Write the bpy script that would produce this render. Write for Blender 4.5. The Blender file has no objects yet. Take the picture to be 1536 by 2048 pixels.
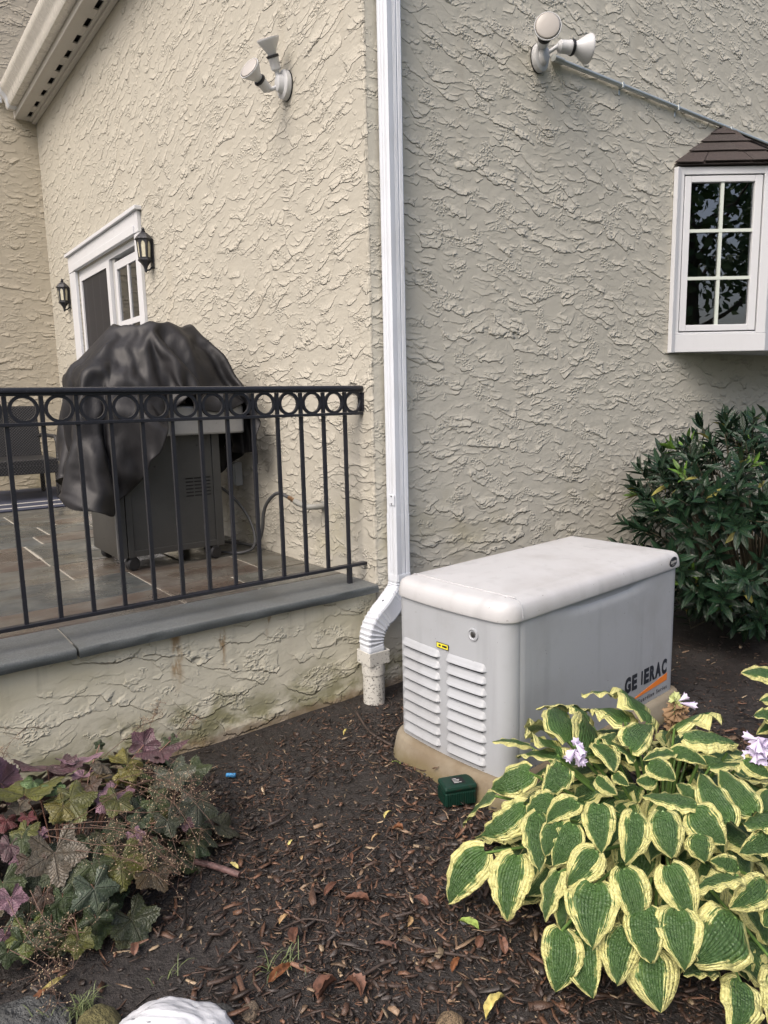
import bpy, bmesh, math, random
import numpy as np
from mathutils import Vector, Matrix, noise as mnoise

random.seed(7)
rng = np.random.default_rng(11)
SC = bpy.context.scene
COL = SC.collection
R = math.radians

# ------------------------------------------------------------------ camera
FPX, PITCH, ROLL, YAW, EYE = 1420.0, 0.155289, -0.0218473, 0.641354, 1.53
_cy, _sy, _cp, _sp = math.cos(YAW), math.sin(YAW), math.cos(PITCH), math.sin(PITCH)
_f = Vector((_sy * _cp, _cy * _cp, -_sp)); _r = Vector((_cy, -_sy, 0)); _u = _r.cross(_f)
_r2 = _r * math.cos(ROLL) + _u * math.sin(ROLL)
_u2 = -_r * math.sin(ROLL) + _u * math.cos(ROLL)
CAM = Vector((0, 0, EYE))
cam_d = bpy.data.cameras.new('camera'); cam = bpy.data.objects.new('camera', cam_d); COL.objects.link(cam)
cam_d.sensor_fit = 'VERTICAL'; cam_d.sensor_height = 36; cam_d.lens = FPX / 2048 * 36
cam_d.clip_start = 0.02; cam_d.clip_end = 500
cam.matrix_world = Matrix(((_r2.x, _u2.x, -_f.x, 0), (_r2.y, _u2.y, -_f.y, 0), (_r2.z, _u2.z, -_f.z, EYE), (0, 0, 0, 1)))
SC.camera = cam

def ray(px, py):
    return (_r2 * ((px - 768) / FPX) + _u2 * (-(py - 1024) / FPX) + _f)
def on_z(px, py, z=0.0):
    d = ray(px, py); return CAM + d * ((z - EYE) / d.z)
def on_y(px, py, y):
    d = ray(px, py); return CAM + d * (y / d.y)
def on_x(px, py, x):
    d = ray(px, py); return CAM + d * (x / d.x)
def depth_of(p):
    return (p - CAM).dot(_f)

# ------------------------------------------------------------------ light
SUN_DIR = Vector((-0.60, -0.20, 0.77)).normalized()      # towards the sun
elev = math.asin(SUN_DIR.z); azim = math.atan2(SUN_DIR.x, SUN_DIR.y)
world = bpy.data.worlds.new('World'); SC.world = world; world.use_nodes = True
wn = world.node_tree; bg = wn.nodes['Background']
sky = wn.nodes.new('ShaderNodeTexSky'); sky.sky_type = 'NISHITA'; sky.sun_disc = False
sky.sun_elevation = elev; sky.sun_rotation = azim
sky.air_density = 0.8; sky.dust_density = 6.0; sky.ozone_density = 0.6
wn.links.new(sky.outputs[0], bg.inputs[0]); bg.inputs[1].default_value = 0.14
sun_d = bpy.data.lights.new('sun', 'SUN'); sun_d.energy = 0.75; sun_d.angle = R(42); sun_d.color = (1.0, 0.985, 0.955)
sun = bpy.data.objects.new('sun', sun_d); COL.objects.link(sun)
sun.rotation_euler = (-SUN_DIR).to_track_quat('-Z', 'Y').to_euler(); sun.location = (-6, 2, 12)
SC.view_settings.view_transform = 'Standard'; SC.view_settings.look = 'None'
SC.view_settings.exposure = 0.84; SC.view_settings.gamma = 1.0
SC.cycles.max_bounces = 8; SC.cycles.use_denoising = True

# ------------------------------------------------------------------ object helpers
def tag(o, label=None, cat=None, group=None, kind=None):
    if label: o['label'] = label
    if cat: o['category'] = cat
    if group: o['group'] = group
    if kind: o['kind'] = kind
    return o
def thing(name, label, cat, loc=(0, 0, 0), rz=0.0, group=None):
    o = bpy.data.objects.new(name, None); COL.objects.link(o)
    o.location = loc; o.rotation_euler = (0, 0, rz); o.empty_display_size = .1
    return tag(o, label, cat, group)
def link(name, me, mat=None, parent=None, loc=None, rot=None):
    o = bpy.data.objects.new(name, me); COL.objects.link(o)
    if mat and not me.materials: me.materials.append(mat)
    if parent: o.parent = parent
    if loc is not None: o.location = loc
    if rot is not None: o.rotation_euler = rot
    return o

class MB:
    """collects faces, build() links them as one mesh object"""
    def __init__(s): s.v = []; s.f = []; s.uv = None
    def add(s, vs, fs):
        k = len(s.v); s.v.extend([tuple(p) for p in vs]); s.f.extend([tuple(i + k for i in f) for f in fs]); return s
    def box(s, x0, x1, y0, y1, z0, z1, M=None):
        vs = [Vector(p) for p in ((x0, y0, z0), (x1, y0, z0), (x1, y1, z0), (x0, y1, z0), (x0, y0, z1), (x1, y0, z1), (x1, y1, z1), (x0, y1, z1))]
        if M is not None: vs = [M @ p for p in vs]
        return s.add(vs, [(0, 3, 2, 1), (4, 5, 6, 7), (0, 1, 5, 4), (1, 2, 6, 5), (2, 3, 7, 6), (3, 0, 4, 7)])
    def loft(s, loops, closed=True, cap0=True, cap1=True):
        n = len(loops[0]); vs = [p for l in loops for p in l]; fs = []
        m = n if closed else n - 1
        for i in range(len(loops) - 1):
            for j in range(m):
                a, b = i * n + j, i * n + (j + 1) % n
                fs.append((a, b, b + n, a + n))
        if cap0: fs.append(tuple(range(n - 1, -1, -1)))
        if cap1: fs.append(tuple(range((len(loops) - 1) * n, len(loops) * n)))
        return s.add(vs, fs)
    def tube(s, pts, r, n=8, caps=True):
        pts = [Vector(p) for p in pts]; loops = []
        rs = r if isinstance(r, (list, tuple)) else [r] * len(pts)
        ref = None
        for i, p in enumerate(pts):
            t = (pts[min(i + 1, len(pts) - 1)] - pts[max(i - 1, 0)]).normalized()
            if ref is None:
                ref = t.orthogonal().normalized()
            ref = (ref - t * ref.dot(t)).normalized(); b = t.cross(ref)
            loops.append([p + (ref * math.cos(2 * math.pi * k / n) + b * math.sin(2 * math.pi * k / n)) * rs[i] for k in range(n)])
        return s.loft(loops, True, caps, caps)
    def lathe(s, prof, n=24, M=None):
        M = M or Matrix()
        loops = [[M @ Vector((r * math.cos(2 * math.pi * k / n), r * math.sin(2 * math.pi * k / n), z)) for k in range(n)] for r, z in prof]
        return s.loft(loops, True, prof[0][0] > 1e-6, prof[-1][0] > 1e-6)
    def grid(s, fn, nu, nv):
        k = len(s.v)
        for j in range(nv + 1):
            for i in range(nu + 1): s.v.append(tuple(fn(i / nu, j / nv)))
        for j in range(nv):
            for i in range(nu):
                a = k + j * (nu + 1) + i; s.f.append((a, a + 1, a + nu + 2, a + nu + 1))
        return s
    def mesh(s, name, smooth=None):
        me = bpy.data.meshes.new(name); me.from_pydata(s.v, [], s.f); me.validate()
        if smooth is not None:
            me.polygons.foreach_set('use_smooth', [True] * len(me.polygons))
            if smooth < 179: me.set_sharp_from_angle(angle=R(smooth))
        return me
    def build(s, name, mat, parent=None, smooth=None, bevel=0, seg=2, uvs=None):
        me = s.mesh(name, smooth)
        if uvs is not None:
            ul = me.uv_layers.new(name='UVMap')
            idx = np.empty(len(me.loops), dtype=np.int64); me.loops.foreach_get('vertex_index', idx)
            ul.data.foreach_set('uv', np.asarray(uvs, dtype=np.float32)[idx].ravel())
        o = link(name, me, mat, parent)
        if bevel:
            b = o.modifiers.new('bevel', 'BEVEL'); b.width = bevel; b.segments = seg; b.limit_method = 'ANGLE'; b.angle_limit = R(40)
            b.harden_normals = False
        return o

# ------------------------------------------------------------------ material helpers
class S:
    """a node socket (or number) with arithmetic"""
    def __init__(s, nt, x): s.nt = nt; s.x = x
    def _m(s, op, *o):
        n = s.nt.nodes.new('ShaderNodeMath'); n.operation = op
        for i, a in enumerate((s,) + o):
            a = a.x if isinstance(a, S) else a
            if isinstance(a, (int, float)): n.inputs[i].default_value = a
            else: s.nt.links.new(a, n.inputs[i])
        return S(s.nt, n.outputs[0])
    def __add__(s, o): return s._m('ADD', o)
    __radd__ = __add__
    def __sub__(s, o): return s._m('SUBTRACT', o)
    def __rsub__(s, o): return S(s.nt, o)._m('SUBTRACT', s)
    def __mul__(s, o): return s._m('MULTIPLY', o)
    __rmul__ = __mul__
    def __truediv__(s, o): return s._m('DIVIDE', o)
    def fract(s): return s._m('FRACT')
    def abs(s): return s._m('ABSOLUTE')
    def pow(s, e): return s._m('POWER', e)
    def sin(s): return s._m('SINE')
    def min(s, o): return s._m('MINIMUM', o)
    def max(s, o): return s._m('MAXIMUM', o)
    def atan2(s, o): return s._m('ARCTAN2', o)
    def step(s, a, b):
        n = s.nt.nodes.new('ShaderNodeMapRange'); n.interpolation_type = 'SMOOTHSTEP'
        s.nt.links.new(s.x, n.inputs[0]); n.inputs[1].default_value = a; n.inputs[2].default_value = b
        return S(s.nt, n.outputs[0])

class Mt:
    def __init__(s, name, col=(.5, .5, .5), rough=.6, metal=0.0, spec=.5):
        s.m = bpy.data.materials.new(name); s.m.use_nodes = True; s.nt = s.m.node_tree
        s.b = s.nt.nodes['Principled BSDF']
        s.b.inputs['Base Color'].default_value = (*col, 1); s.b.inputs['Roughness'].default_value = rough
        s.b.inputs['Metallic'].default_value = metal; s.b.inputs['Specular IOR Level'].default_value = spec
    def n(s, t, **k):
        n = s.nt.nodes.new(t)
        for a, v in k.items(): setattr(n, a, v)
        return n
    def xyz(s, which='Object'):
        n = s.n('ShaderNodeTexCoord'); q = s.n('ShaderNodeSeparateXYZ'); s.nt.links.new(n.outputs[which], q.inputs[0])
        return [S(s.nt, q.outputs[i]) for i in range(3)]
    def wpos(s):
        n = s.n('ShaderNodeNewGeometry'); q = s.n('ShaderNodeSeparateXYZ'); s.nt.links.new(n.outputs['Position'], q.inputs[0])
        return [S(s.nt, q.outputs[i]) for i in range(3)]
    def rnd(s): return S(s.nt, s.n('ShaderNodeObjectInfo').outputs['Random'])
    def ocol(s): return s.n('ShaderNodeObjectInfo').outputs['Color']
    def vec(s, a, b, c=0.0):
        n = s.n('ShaderNodeCombineXYZ')
        for i, q in enumerate((a, b, c)):
            if isinstance(q, S): s.nt.links.new(q.x, n.inputs[i])
            else: n.inputs[i].default_value = q
        return n.outputs[0]
    def noise(s, v, scale=1.0, detail=2.0, rough=.5, w=None):
        n = s.n('ShaderNodeTexNoise'); n.inputs['Scale'].default_value = scale; n.inputs['Detail'].default_value = detail
        n.inputs['Roughness'].default_value = rough
        s.nt.links.new(v, n.inputs['Vector']); return S(s.nt, n.outputs[0])
    def voro(s, v, scale=1.0, feature='F1', out=0):
        n = s.n('ShaderNodeTexVoronoi'); n.feature = feature; n.inputs['Scale'].default_value = scale
        s.nt.links.new(v, n.inputs['Vector']); return S(s.nt, n.outputs[out])
    def mix(s, fac, a, b, blend='MIX'):
        n = s.n('ShaderNodeMix'); n.data_type = 'RGBA'; n.blend_type = blend
        for sock, q in ((n.inputs[0], fac), (n.inputs[6], a), (n.inputs[7], b)):
            if isinstance(q, S): q = q.x
            if isinstance(q, (int, float)): sock.default_value = q
            elif isinstance(q, tuple): sock.default_value = (*q, 1)
            else: s.nt.links.new(q, sock)
        return n.outputs[2]
    def color(s, c): s.nt.links.new(c, s.b.inputs['Base Color']); return s
    def set(s, inp, v):
        if isinstance(v, S): v = v.x
        if isinstance(v, (int, float)): s.b.inputs[inp].default_value = v
        else: s.nt.links.new(v, s.b.inputs[inp])
        return s
    def bump(s, h, dist=1.0, strength=1.0, fw=.1):
        n = s.n('ShaderNodeBump'); n.inputs['Filter Width'].default_value = fw; n.inputs['Distance'].default_value = dist; n.inputs['Strength'].default_value = strength
        s.nt.links.new(h.x, n.inputs['Height']); s.nt.links.new(n.outputs[0], s.b.inputs['Normal']); return s

def stucco(name, ax, slant, seed, low_moss=True, big=1.0, mossz=0.35, amp=1.0, base=(.50, .455, .375)):
    M = Mt(name, rough=.93, spec=.25)
    P = M.wpos(); u, v = P[ax], P[2]
    V = lambda a, b, o=0.0: M.vec(u * a + (seed + o), v * b, seed)
    w1 = M.noise(V(1.6, 1.6), 1, 2) - .5; w1b = M.noise(V(1.6, 1.6, 40.0), 1, 2) - .5
    w2 = M.noise(V(9, 13, 3.1), 1, 2) - .5; w2b = M.noise(V(9, 13, 60.1), 1, 2) - .5
    w3 = M.noise(V(48, 48, 7.7), 1, 3, .65) - .5; w3b = M.noise(V(48, 48, 17.7), 1, 3, .65) - .5
    def laps(a, b, sl, off, keep, k2=.060, k3=.030):
        # patches of plaster, each thickest at its lower edge: a ragged ledge that faces down
        x = u + w1 * .30 + w2 * k2 + w3 * k3 + off; y = v + u * sl + w1b * .22 + w2b * k2 * .8 + w3b * k3
        n = M.n('ShaderNodeTexVoronoi'); n.feature = 'F1'; n.inputs['Scale'].default_value = 1.0; n.inputs['Randomness'].default_value = 1.0
        M.nt.links.new(M.vec(x * (a / big), y * (b / big), 0.0), n.inputs['Vector'])
        q = M.n('ShaderNodeSeparateXYZ'); M.nt.links.new(n.outputs['Position'], q.inputs[0]); c = M.n('ShaderNodeSeparateColor'); M.nt.links.new(n.outputs['Color'], c.inputs[0])
        loc = y * (b / big) - S(M.nt, q.outputs[1]); r1 = S(M.nt, c.outputs[0]); r2 = S(M.nt, c.outputs[1])
        t = (.42 - loc).max(0.0).min(1.1)
        return t * t * t * r1.step(keep, keep + .12) * (r2 * .7 + .5)
    gate = (M.noise(V(8, 11, 88), 1, 3, .6)).step(.38, .50) * .9 + .10
    h = laps(4.6, 10.5, slant, 0.0, .36, .066, .026) * .0105 * gate + laps(7.5, 16, slant * 1.4 + .10, 3.7, .46, .060, .026) * .0090 * gate + laps(13, 26, slant * .5 - .15, 9.1, .56, .045, .020) * .0050 * gate
    patch = M.noise(V(6, 9, 51), 1, 2).step(.54, .64)
    pits = M.noise(V(62, 80, 61), 1, 2, .6).step(.48, .60) * patch * .0042
    grain = M.noise(V(240, 240, 71), 1, 2, .6) * .0012
    h = h + pits + grain + M.noise(V(20, 26, 81), 1, 2) * .0030
    M.bump(h * amp, 1.0, 1.0, 1.0)
    tone = M.noise(V(.9, .8, 91), 1, 3)
    c = M.mix(tone, tuple(x * .93 for x in base), tuple(x * 1.06 for x in base))
    spk = M.noise(V(130, 130, 15), 1, 2)
    c = M.mix(spk.step(.6, .78) * .22, c, tuple(x * .62 for x in base))
    ys_ = M.noise(V(1.3, 1.6, 35), 1, 4, .6).step(.52, .70) * (1.0 - v.step(.7, 1.5)); c = M.mix(ys_ * .5, c, (.36, .33, .20))
    streak = M.noise(V(6, .7, 33), 1, 3)
    c = M.mix((streak.step(.56, .75)) * .18, c, (.33, .29, .22))
    if low_moss:
        g = (1.0 - (v - mossz * .2 + (M.noise(V(3, 5, 44), 1, 4, .6) - .5) * .5 * mossz / .35).step(0.0, mossz))
        gn = M.noise(V(5, 6, 46), 1, 4, .65).step(.38, .62); c = M.mix(g * gn * .8, c, (.17, .165, .07))
        g2 = (1.0 - (v + (M.noise(V(9, 9, 47), 1, 4, .65) - .5) * .12).step(.0, .05))
        c = M.mix(g2 * .55, c, (.16, .085, .045))
    M.color(c)
    return M

# ------------------------------------------------------------------ materials
XC, YW, FLOOR = 2.14, 2.95, 0.58
st_left = stucco('stucco_side', 1, .14, 3.0, low_moss=False, amp=1.15, base=(.412, .392, .335)).m
st_right = stucco('stucco_front', 0, .06, 9.0, mossz=.30, amp=1.05, base=(.51, .490, .42)).m
st_far = stucco('stucco_wing', 0, .02, 17.0, low_moss=False, base=(.44, .40, .32)).m
def _ret():
    M = stucco('stucco_low_wall', 0, .10, 29.0, big=1.35, mossz=.28, amp=1.0, base=(.56, .535, .43))
    P = M.wpos(); c = M.b.inputs['Base Color'].links[0].from_socket
    # rust runs below the coping
    for cx, w, ln in ((1.05, .035, .30), (1.27, .02, .24), (1.5, .012, .12), (.33, .02, .12)):
        wob = (M.noise(M.vec(P[0] * 14, P[2] * 9, cx), 1, 3) - .5) * .05
        a = 1.0 - ((P[0] - cx + wob).abs()).step(w * .2, w)
        b = P[2].step(.54 - ln, .52 - ln * .35)
        c = M.mix(a * b * (M.noise(M.vec(P[0] * 40, P[2] * 12, cx), 1, 3, .6)).step(.34, .60) * .75, c, (.22, .115, .025))
    dr = M.noise(M.vec(P[0] * 18, P[2] * 1.3, 4.0), 1, 3, .6).step(.55, .8) * P[2].step(.22, .54)
    c = M.mix(dr * .4, c, (.15, .14, .10))
    M.color(c); return M.m
st_low = _ret()

def painted(name, col, rough=.45, dirt=.12, spec=.5, dscale=6):
    M = Mt(name, col, rough, spec=spec); P = M.xyz()
    n = M.noise(M.vec(P[0] * dscale, P[1] * dscale, P[2] * dscale * .3), 1, 4, .6)
    g = M.noise(M.vec(P[0] * 90, P[1] * 90, P[2] * 60), 1, 2)
    c = M.mix(n.step(.45, .75) * dirt, col, tuple(x * .55 for x in col))
    c = M.mix(g.step(.66, .74) * dirt * 1.6, c, tuple(x * .3 for x in col))
    M.color(c); M.set('Roughness', n * .25 + (rough - .12)); M.bump(M.noise(M.vec(P[0] * 30, P[1] * 30, P[2] * 30), 1, 2) * .0006)
    return M
white = painted('white_vinyl', (.60, .615, .64), .42, .06).m
white_al = painted('white_aluminium', (.62, .65, .69), .38, .10).m
lampw = painted('white_lamp_enamel', (.54, .55, .56), .35, .08).m
trim_beige = painted('cream_soffit', (.52, .50, .46), .5, .10).m
gut_m = painted('weathered_gutter', (.60, .58, .53), .28, .35, dscale=9).m
blk = painted('black_rubber', (.015, .015, .017), .5, .0).m
dark_in = Mt('dark_interior', (.03, .03, .032), .9).m
gasket = Mt('dark_gasket', (.02, .02, .02), .7).m
def _iron():
    M = Mt('black_iron', (.016, .017, .022), .36, spec=.5); P = M.xyz()
    n = M.noise(M.vec(P[0], P[1], P[2]), 60, 3); s = M.noise(M.vec(P[0], P[1], P[2]), 240, 2)
    c = M.mix(s.step(.66, .72) * .6, (.017, .018, .024), (.10, .10, .105)); M.color(c)
    M.set('Roughness', n * .3 + .22); M.bump(n * .0012); return M.m
iron = _iron()
def _glass():
    M = Mt('window_glass', (.01, .012, .012), .0)
    fr = M.n('ShaderNodeFresnel'); fr.inputs[0].default_value = 1.9
    gl = M.n('ShaderNodeBsdfGlossy'); gl.inputs['Roughness'].default_value = .0; gl.inputs['Color'].default_value = (.95, .97, 1, 1)
    tr = M.n('ShaderNodeBsdfTransparent'); tr.inputs['Color'].default_value = (.40, .42, .42, 1)
    P = M.wpos(); mx = M.n('ShaderNodeMixShader'); L = M.nt.links
    bmp = M.n('ShaderNodeBump'); L.new((M.noise(M.vec(P[0], P[1], P[2]), 3.5, 2) * .0005).x, bmp.inputs['Height']); bmp.inputs['Distance'].default_value = 1
    L.new(bmp.outputs[0], gl.inputs['Normal'])
    L.new((S(M.nt, fr.outputs[0]) * 1.0 + .06).x, mx.inputs[0]); L.new(tr.outputs[0], mx.inputs[1]); L.new(gl.outputs[0], mx.inputs[2])
    L.new(mx.outputs[0], M.nt.nodes['Material Output'].inputs[0]); return M.m
glass = _glass()
frost = Mt('frosted_lamp_lens', (.40, .375, .345), .25)
frost.set('Subsurface Weight', .0); frost = frost.m
def _shingle():
    M = Mt('asphalt_shingle', rough=.95); P = M.wpos()
    g = M.noise(M.vec(P[0], P[1], P[2]), 260, 2); b = M.noise(M.vec(P[0], P[1], P[2]), 7, 3)
    c = M.mix(g.step(.3, .7), (.026, .023, .022), (.090, .075, .068)); c = M.mix(b.step(.35, .7) * .6, c, (.058, .047, .043))
    rn = M.rnd(); c = M.mix(rn * .4, c, (.05, .035, .033)); M.color(c); M.bump(g * .003); return M.m
shingle_m = _shingle()

# ------------------------------------------------------------------ house
house = thing('house', 'cream stucco house with white trim, bay window, sliding door and deep eave', 'house', (XC, YW, 0))
house_inv = Matrix.Translation((-XC, -YW, 0))
def hpart(o, parent=None):
    """parent a world-space mesh to the house (or to a part of it that sits at the house origin)"""
    o.parent = parent or house
    if parent is None: o.matrix_parent_inverse = house_inv
    return o
def reveal_wall(name, mat, ax, plane, u0, u1, v0, v1, holes, depth):
    m = MB(); us = sorted({u0, u1, *[h[0] for h in holes], *[h[1] for h in holes]}); vs = sorted({v0, v1, *[h[2] for h in holes], *[h[3] for h in holes]})
    P = (lambda u, v, d=0: (plane + d, u, v)) if ax == 0 else (lambda u, v, d=0: (u, plane + d, v))
    for a, b in zip(us, us[1:]):
        for c, d in zip(vs, vs[1:]):
            if any(h[0] <= a and b <= h[1] and h[2] <= c and d <= h[3] for h in holes): continue
            m.add([P(a, c), P(b, c), P(b, d), P(a, d)], [(0, 1, 2, 3) if ax else (3, 2, 1, 0)])
    for h in holes:
        ring = [(h[0], h[2]), (h[1], h[2]), (h[1], h[3]), (h[0], h[3])]
        for i in range(4):
            a, b = ring[i], ring[(i + 1) % 4]
            m.add([P(*a), P(*b), P(*b, depth), P(*a, depth)], [(0, 1, 2, 3)])
    return hpart(m.build(name, mat))
FARY = 9.45
DY0, DY1, DZ1 = 6.27, 8.22, 2.955
reveal_wall('wall', st_left, 0, XC, YW + .014, FARY, -.1, 4.86, [(DY0, DY1, FLOOR + .02, DZ1)], .18)
m = MB(); m.add([(XC + .014, YW, -.1), (9.5, YW, -.1), (9.5, YW, 8.6), (XC + .014, YW, 4.9)], [])
reveal_wall('wall', st_right, 1, YW, XC + .014, 9.5, -.1, 5.2, [(5.0, 6.95, 1.95, 3.0)], .12)
reveal_wall('wall', st_far, 1, FARY, -7, XC, -.1, 8.0, [], .1); reveal_wall('wall', st_far, 1, FARY, XC, 9.5, 4.9, 8.0, [], .1)
def cornerfn(u, v):
    a = u * math.pi / 2; z = -.1 + v * 5.1
    r = .014 + .004 * mnoise.noise(Vector((u * 2, 0, z * 22))) + .003 * mnoise.noise(Vector((u * 3, 5, z * 75)))
    return (XC + .014 - r * math.cos(a), YW + .014 - r * math.sin(a), z)
hpart(MB().grid(cornerfn, 5, 700).build('corner', st_left, smooth=180))
# hidden shell so that the rooms behind the panes are dark
sh = MB(); sh.add([(9.5, YW, -.1), (9.5, 12, -.1), (9.5, 12, 8), (9.5, YW, 8)], [(0, 1, 2, 3)])
sh.add([(XC, FARY, -.1), (XC, 12, -.1), (9.5, 12, -.1), (9.5, 12, 8), (XC, 12, 8), (XC, FARY, 8)], [])
sh.add([(XC, 12, -.1), (9.5, 12, -.1), (9.5, 12, 8), (XC, 12, 8)], [(0, 1, 2, 3)])
hpart(sh.build('rear_wall', st_far))
rf = MB(); rf.loft([[(1.925, YW - .12, 4.99), (1.925, 9.4, 4.99), (1.925, 9.4, 5.055), (1.925, YW - .12, 5.055)], [(9.6, YW - .12, 8.4), (9.6, 9.4, 8.4), (9.6, 9.4, 8.48), (9.6, YW - .12, 8.48)]])
rf.loft([[(-7, 9.38, 8.0), (-7, 12, 8.0), (-7, 12, 8.1), (-7, 9.38, 8.1)], [(9.6, 9.38, 8.0), (9.6, 12, 8.0), (9.6, 12, 8.1), (9.6, 9.38, 8.1)]])
hpart(rf.build('roof', shingle_m))
gb = MB(); gb.add([(XC + .014, YW, 5.2), (9.5, YW, 5.2), (9.5, YW, 8.3), (2.6, YW, 5.4), (XC + .014, YW, 5.2)], [(0, 1, 2, 3)])
hpart(gb.build('gable', st_right))

# eave: soffit boards, vent strip, frieze, gutter
SZ = 4.80; GY0, GY1 = YW - .1, 9.36
sof = MB(); sof.box(1.925, 2.018, GY0, 9.44, SZ, SZ + .02); sof.box(2.062, 2.132, GY0, 9.44, SZ, SZ + .02)
so = hpart(sof.build('soffit', trim_beige, bevel=.004))
fr = MB(); fr.box(2.09, 2.137, GY0, 9.44, SZ - .022, SZ - .003); fr.box(1.905, 1.923, GY0, 9.44, SZ - .012, SZ + .30); hpart(fr.build('fascia', trim_beige, bevel=.005))
cav = MB(); cav.box(2.0, 2.08, GY0, 9.44, SZ + .05, SZ + .06); hpart(cav.build('vent_cavity', dark_in))
y = 9.40; first = None
while y > 6.0:
    if first is None:
        vb = MB().box(2.0185, 2.0615, -.085, .085, SZ + .004, SZ + .018); first = vb.mesh('vent_bar')
    o = link('vent_bar', first, trim_beige, so); o.location = (0, y, 0); y -= .34
prof = [(1.902, SZ + .30), (1.902, SZ + .05), (1.83, SZ + .05), (1.815, SZ + .075), (1.813, SZ + .115), (1.80, SZ + .15), (1.765, SZ + .185), (1.752, SZ + .215), (1.752, SZ + .26), (1.762, SZ + .268), (1.775, SZ + .262), (1.775, SZ + .25)]
g = MB(); g.loft([[(x, yy, z) for x, z in prof] for yy in (GY0, GY1)], False, False, False)
g.add([(x, GY1, z) for x, z in prof[:9]], [tuple(range(9))])
gu = hpart(g.build('gutter', gut_m, smooth=30))
g = MB(); g.loft([[(x + (.004 if x > 1.85 else -.004), yy, z - (.004 if z < SZ + .1 else 0)) for x, z in prof[1:9]] for yy in (9.19, 9.30)], False, False, False)
link('gutter_joint', g.mesh('gutter_joint', 30), white_al, gu)
kf = MB(); kf.loft([[(1.70, 9.40, 4.93), (1.79, 9.40, 4.93), (1.79, 9.40, 5.16)], [(1.70, 9.425, 4.93), (1.79, 9.425, 4.93), (1.79, 9.425, 5.16)]])
link('kickout_flashing', kf.mesh('kickout_flashing'), white_al, gu)

# sliding door
sd = MB(); X0 = XC - .03
sd.box(X0, XC + .0, 6.15, DY0, FLOOR, 2.96); sd.box(X0, XC, DY1, 8.445, FLOOR, 2.96)
sd.box(X0 - .004, XC, 6.15, 8.445, 2.963, 3.13); sd.box(X0 - .03, XC, 6.12, 8.475, 3.133, 3.165)
sd.box(X0 - .012, X0 - .0045, 6.24, 8.26, 2.963, 3.03)
sdo = hpart(sd.build('sliding_door', white, bevel=.005))
d = MB()
for a, b, c, e in ((DY0, DY0 + .05, FLOOR + .02, DZ1), (DY1 - .03, DY1, FLOOR + .02, DZ1), (DY0 + .05, DY1 - .03, DZ1 - .05, DZ1)):
    d.box(XC + .015, XC + .15, a + .001, b - .001, c, e)
link('door_jamb', d.mesh('door_jamb'), white, sdo)
d = MB()
for a, b, c, e in ((7.13, 7.225, FLOOR + .02, 2.90), (8.115, 8.19, FLOOR + .02, 2.90), (7.225, 8.115, 2.845, 2.90), (7.225, 8.115, FLOOR + .02, FLOOR + .1)):
    d.box(XC + .005, XC + .04, a, b, c, e)
link('screen_frame', d.mesh('screen_frame'), white, sdo)
grey_al = painted('grey_aluminium', (.40, .40, .39), .4, .1).m
scr = Mt('insect_screen', (.018, .018, .022), .55)
P = scr.wpos(); st = (P[1] * 26 + scr.noise(scr.vec(P[1], P[2], 0), 2, 2) * 2).sin()
scr.color(scr.mix(st.step(.92, 1.0) * .5, (.016, .016, .02), (.05, .05, .058)))
link('screen', MB().box(XC + .018, XC + .024, 7.226, 8.114, FLOOR + .1, 2.845).mesh('screen'), scr.m, sdo)
d = MB()
for a, b, c, e in ((6.322, 6.37, FLOOR + .03, 2.86), (6.98, 7.05, FLOOR + .03, 2.86), (6.37, 6.98, 2.79, 2.86), (6.37, 6.98, FLOOR + .03, FLOOR + .2)):
    d.box(XC + .028, XC + .056, a, b, c, e)
link('sash', d.mesh('sash'), white, sdo)
link('pane', MB().box(XC + .042, XC + .046, 6.371, 6.979, FLOOR + .2, 2.789).mesh('pane'), glass, sdo)
link('muntin', MB().box(XC + .031, XC + .041, 6.655, 6.695, FLOOR + .2, 2.79).mesh('muntin'), white, sdo)
for z in (2.27, 1.75, 1.24):
    link('muntin', MB().box(XC + .029, XC + .0405, 6.37, 6.98, z, z + .05).mesh('muntin'), white, sdo)
link('interlock', MB().box(XC + .035, XC + .10, 7.052, 7.124, FLOOR + .02, 2.90).mesh('interlock'), grey_al, sdo)
cur = MB().grid(lambda u, v: (XC + .22 + .02 * math.sin(u * 40), 6.75 + u * .55, .6 + v * 2.3), 40, 1)
link('curtain', cur.mesh('curtain', 180), Mt('grey_curtain', (.30, .30, .30), .9).m, sdo)
hpart(MB().box(XC + .19, XC + .2, 7.12, 8.3, .5, 3.1).build('room_partition', dark_in))

# bay window
TH = R(36); BL = .69; P0 = Vector((4.80, YW, 0)); dv = Vector((math.cos(TH), -math.sin(TH), 0)); nv = Vector((-math.sin(TH), -math.cos(TH), 0))
P1 = P0 + dv * BL; P2 = Vector((6.70, P1.y, 0)); P3 = Vector((6.70 + (P1.x - P0.x), YW, 0))
BZ0, BZ1 = 1.83, 3.09
def face_frame(A, B):
    x = (B - A).normalized(); yv = Vector((0, 0, 1)).cross(x)     # y points inwards
    return Matrix(((x.x, yv.x, 0, A.x), (x.y, yv.y, 0, A.y), (0, 0, 1, 0), (0, 0, 0, 1)))
def face_px(px, py):
    dd = ray(px, py); t = ((P0 - CAM).dot(nv)) / dd.dot(nv); p = CAM + dd * t
    return (p - P0).dot(dv), p.z
bm_ = MB(); F1 = face_frame(P0, P1); F2 = face_frame(P1, P2); F3 = face_frame(P2, P3)
s_l, z_b = face_px(1357, 665); s_r, _z = face_px(1520, 500); _s, z_t = face_px(1369, 349)
s_l = (face_px(1369, 349)[0] + face_px(1357, 665)[0]) / 2; s_r = (face_px(1530, 344)[0] + face_px(1513, 662)[0]) / 2
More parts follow.
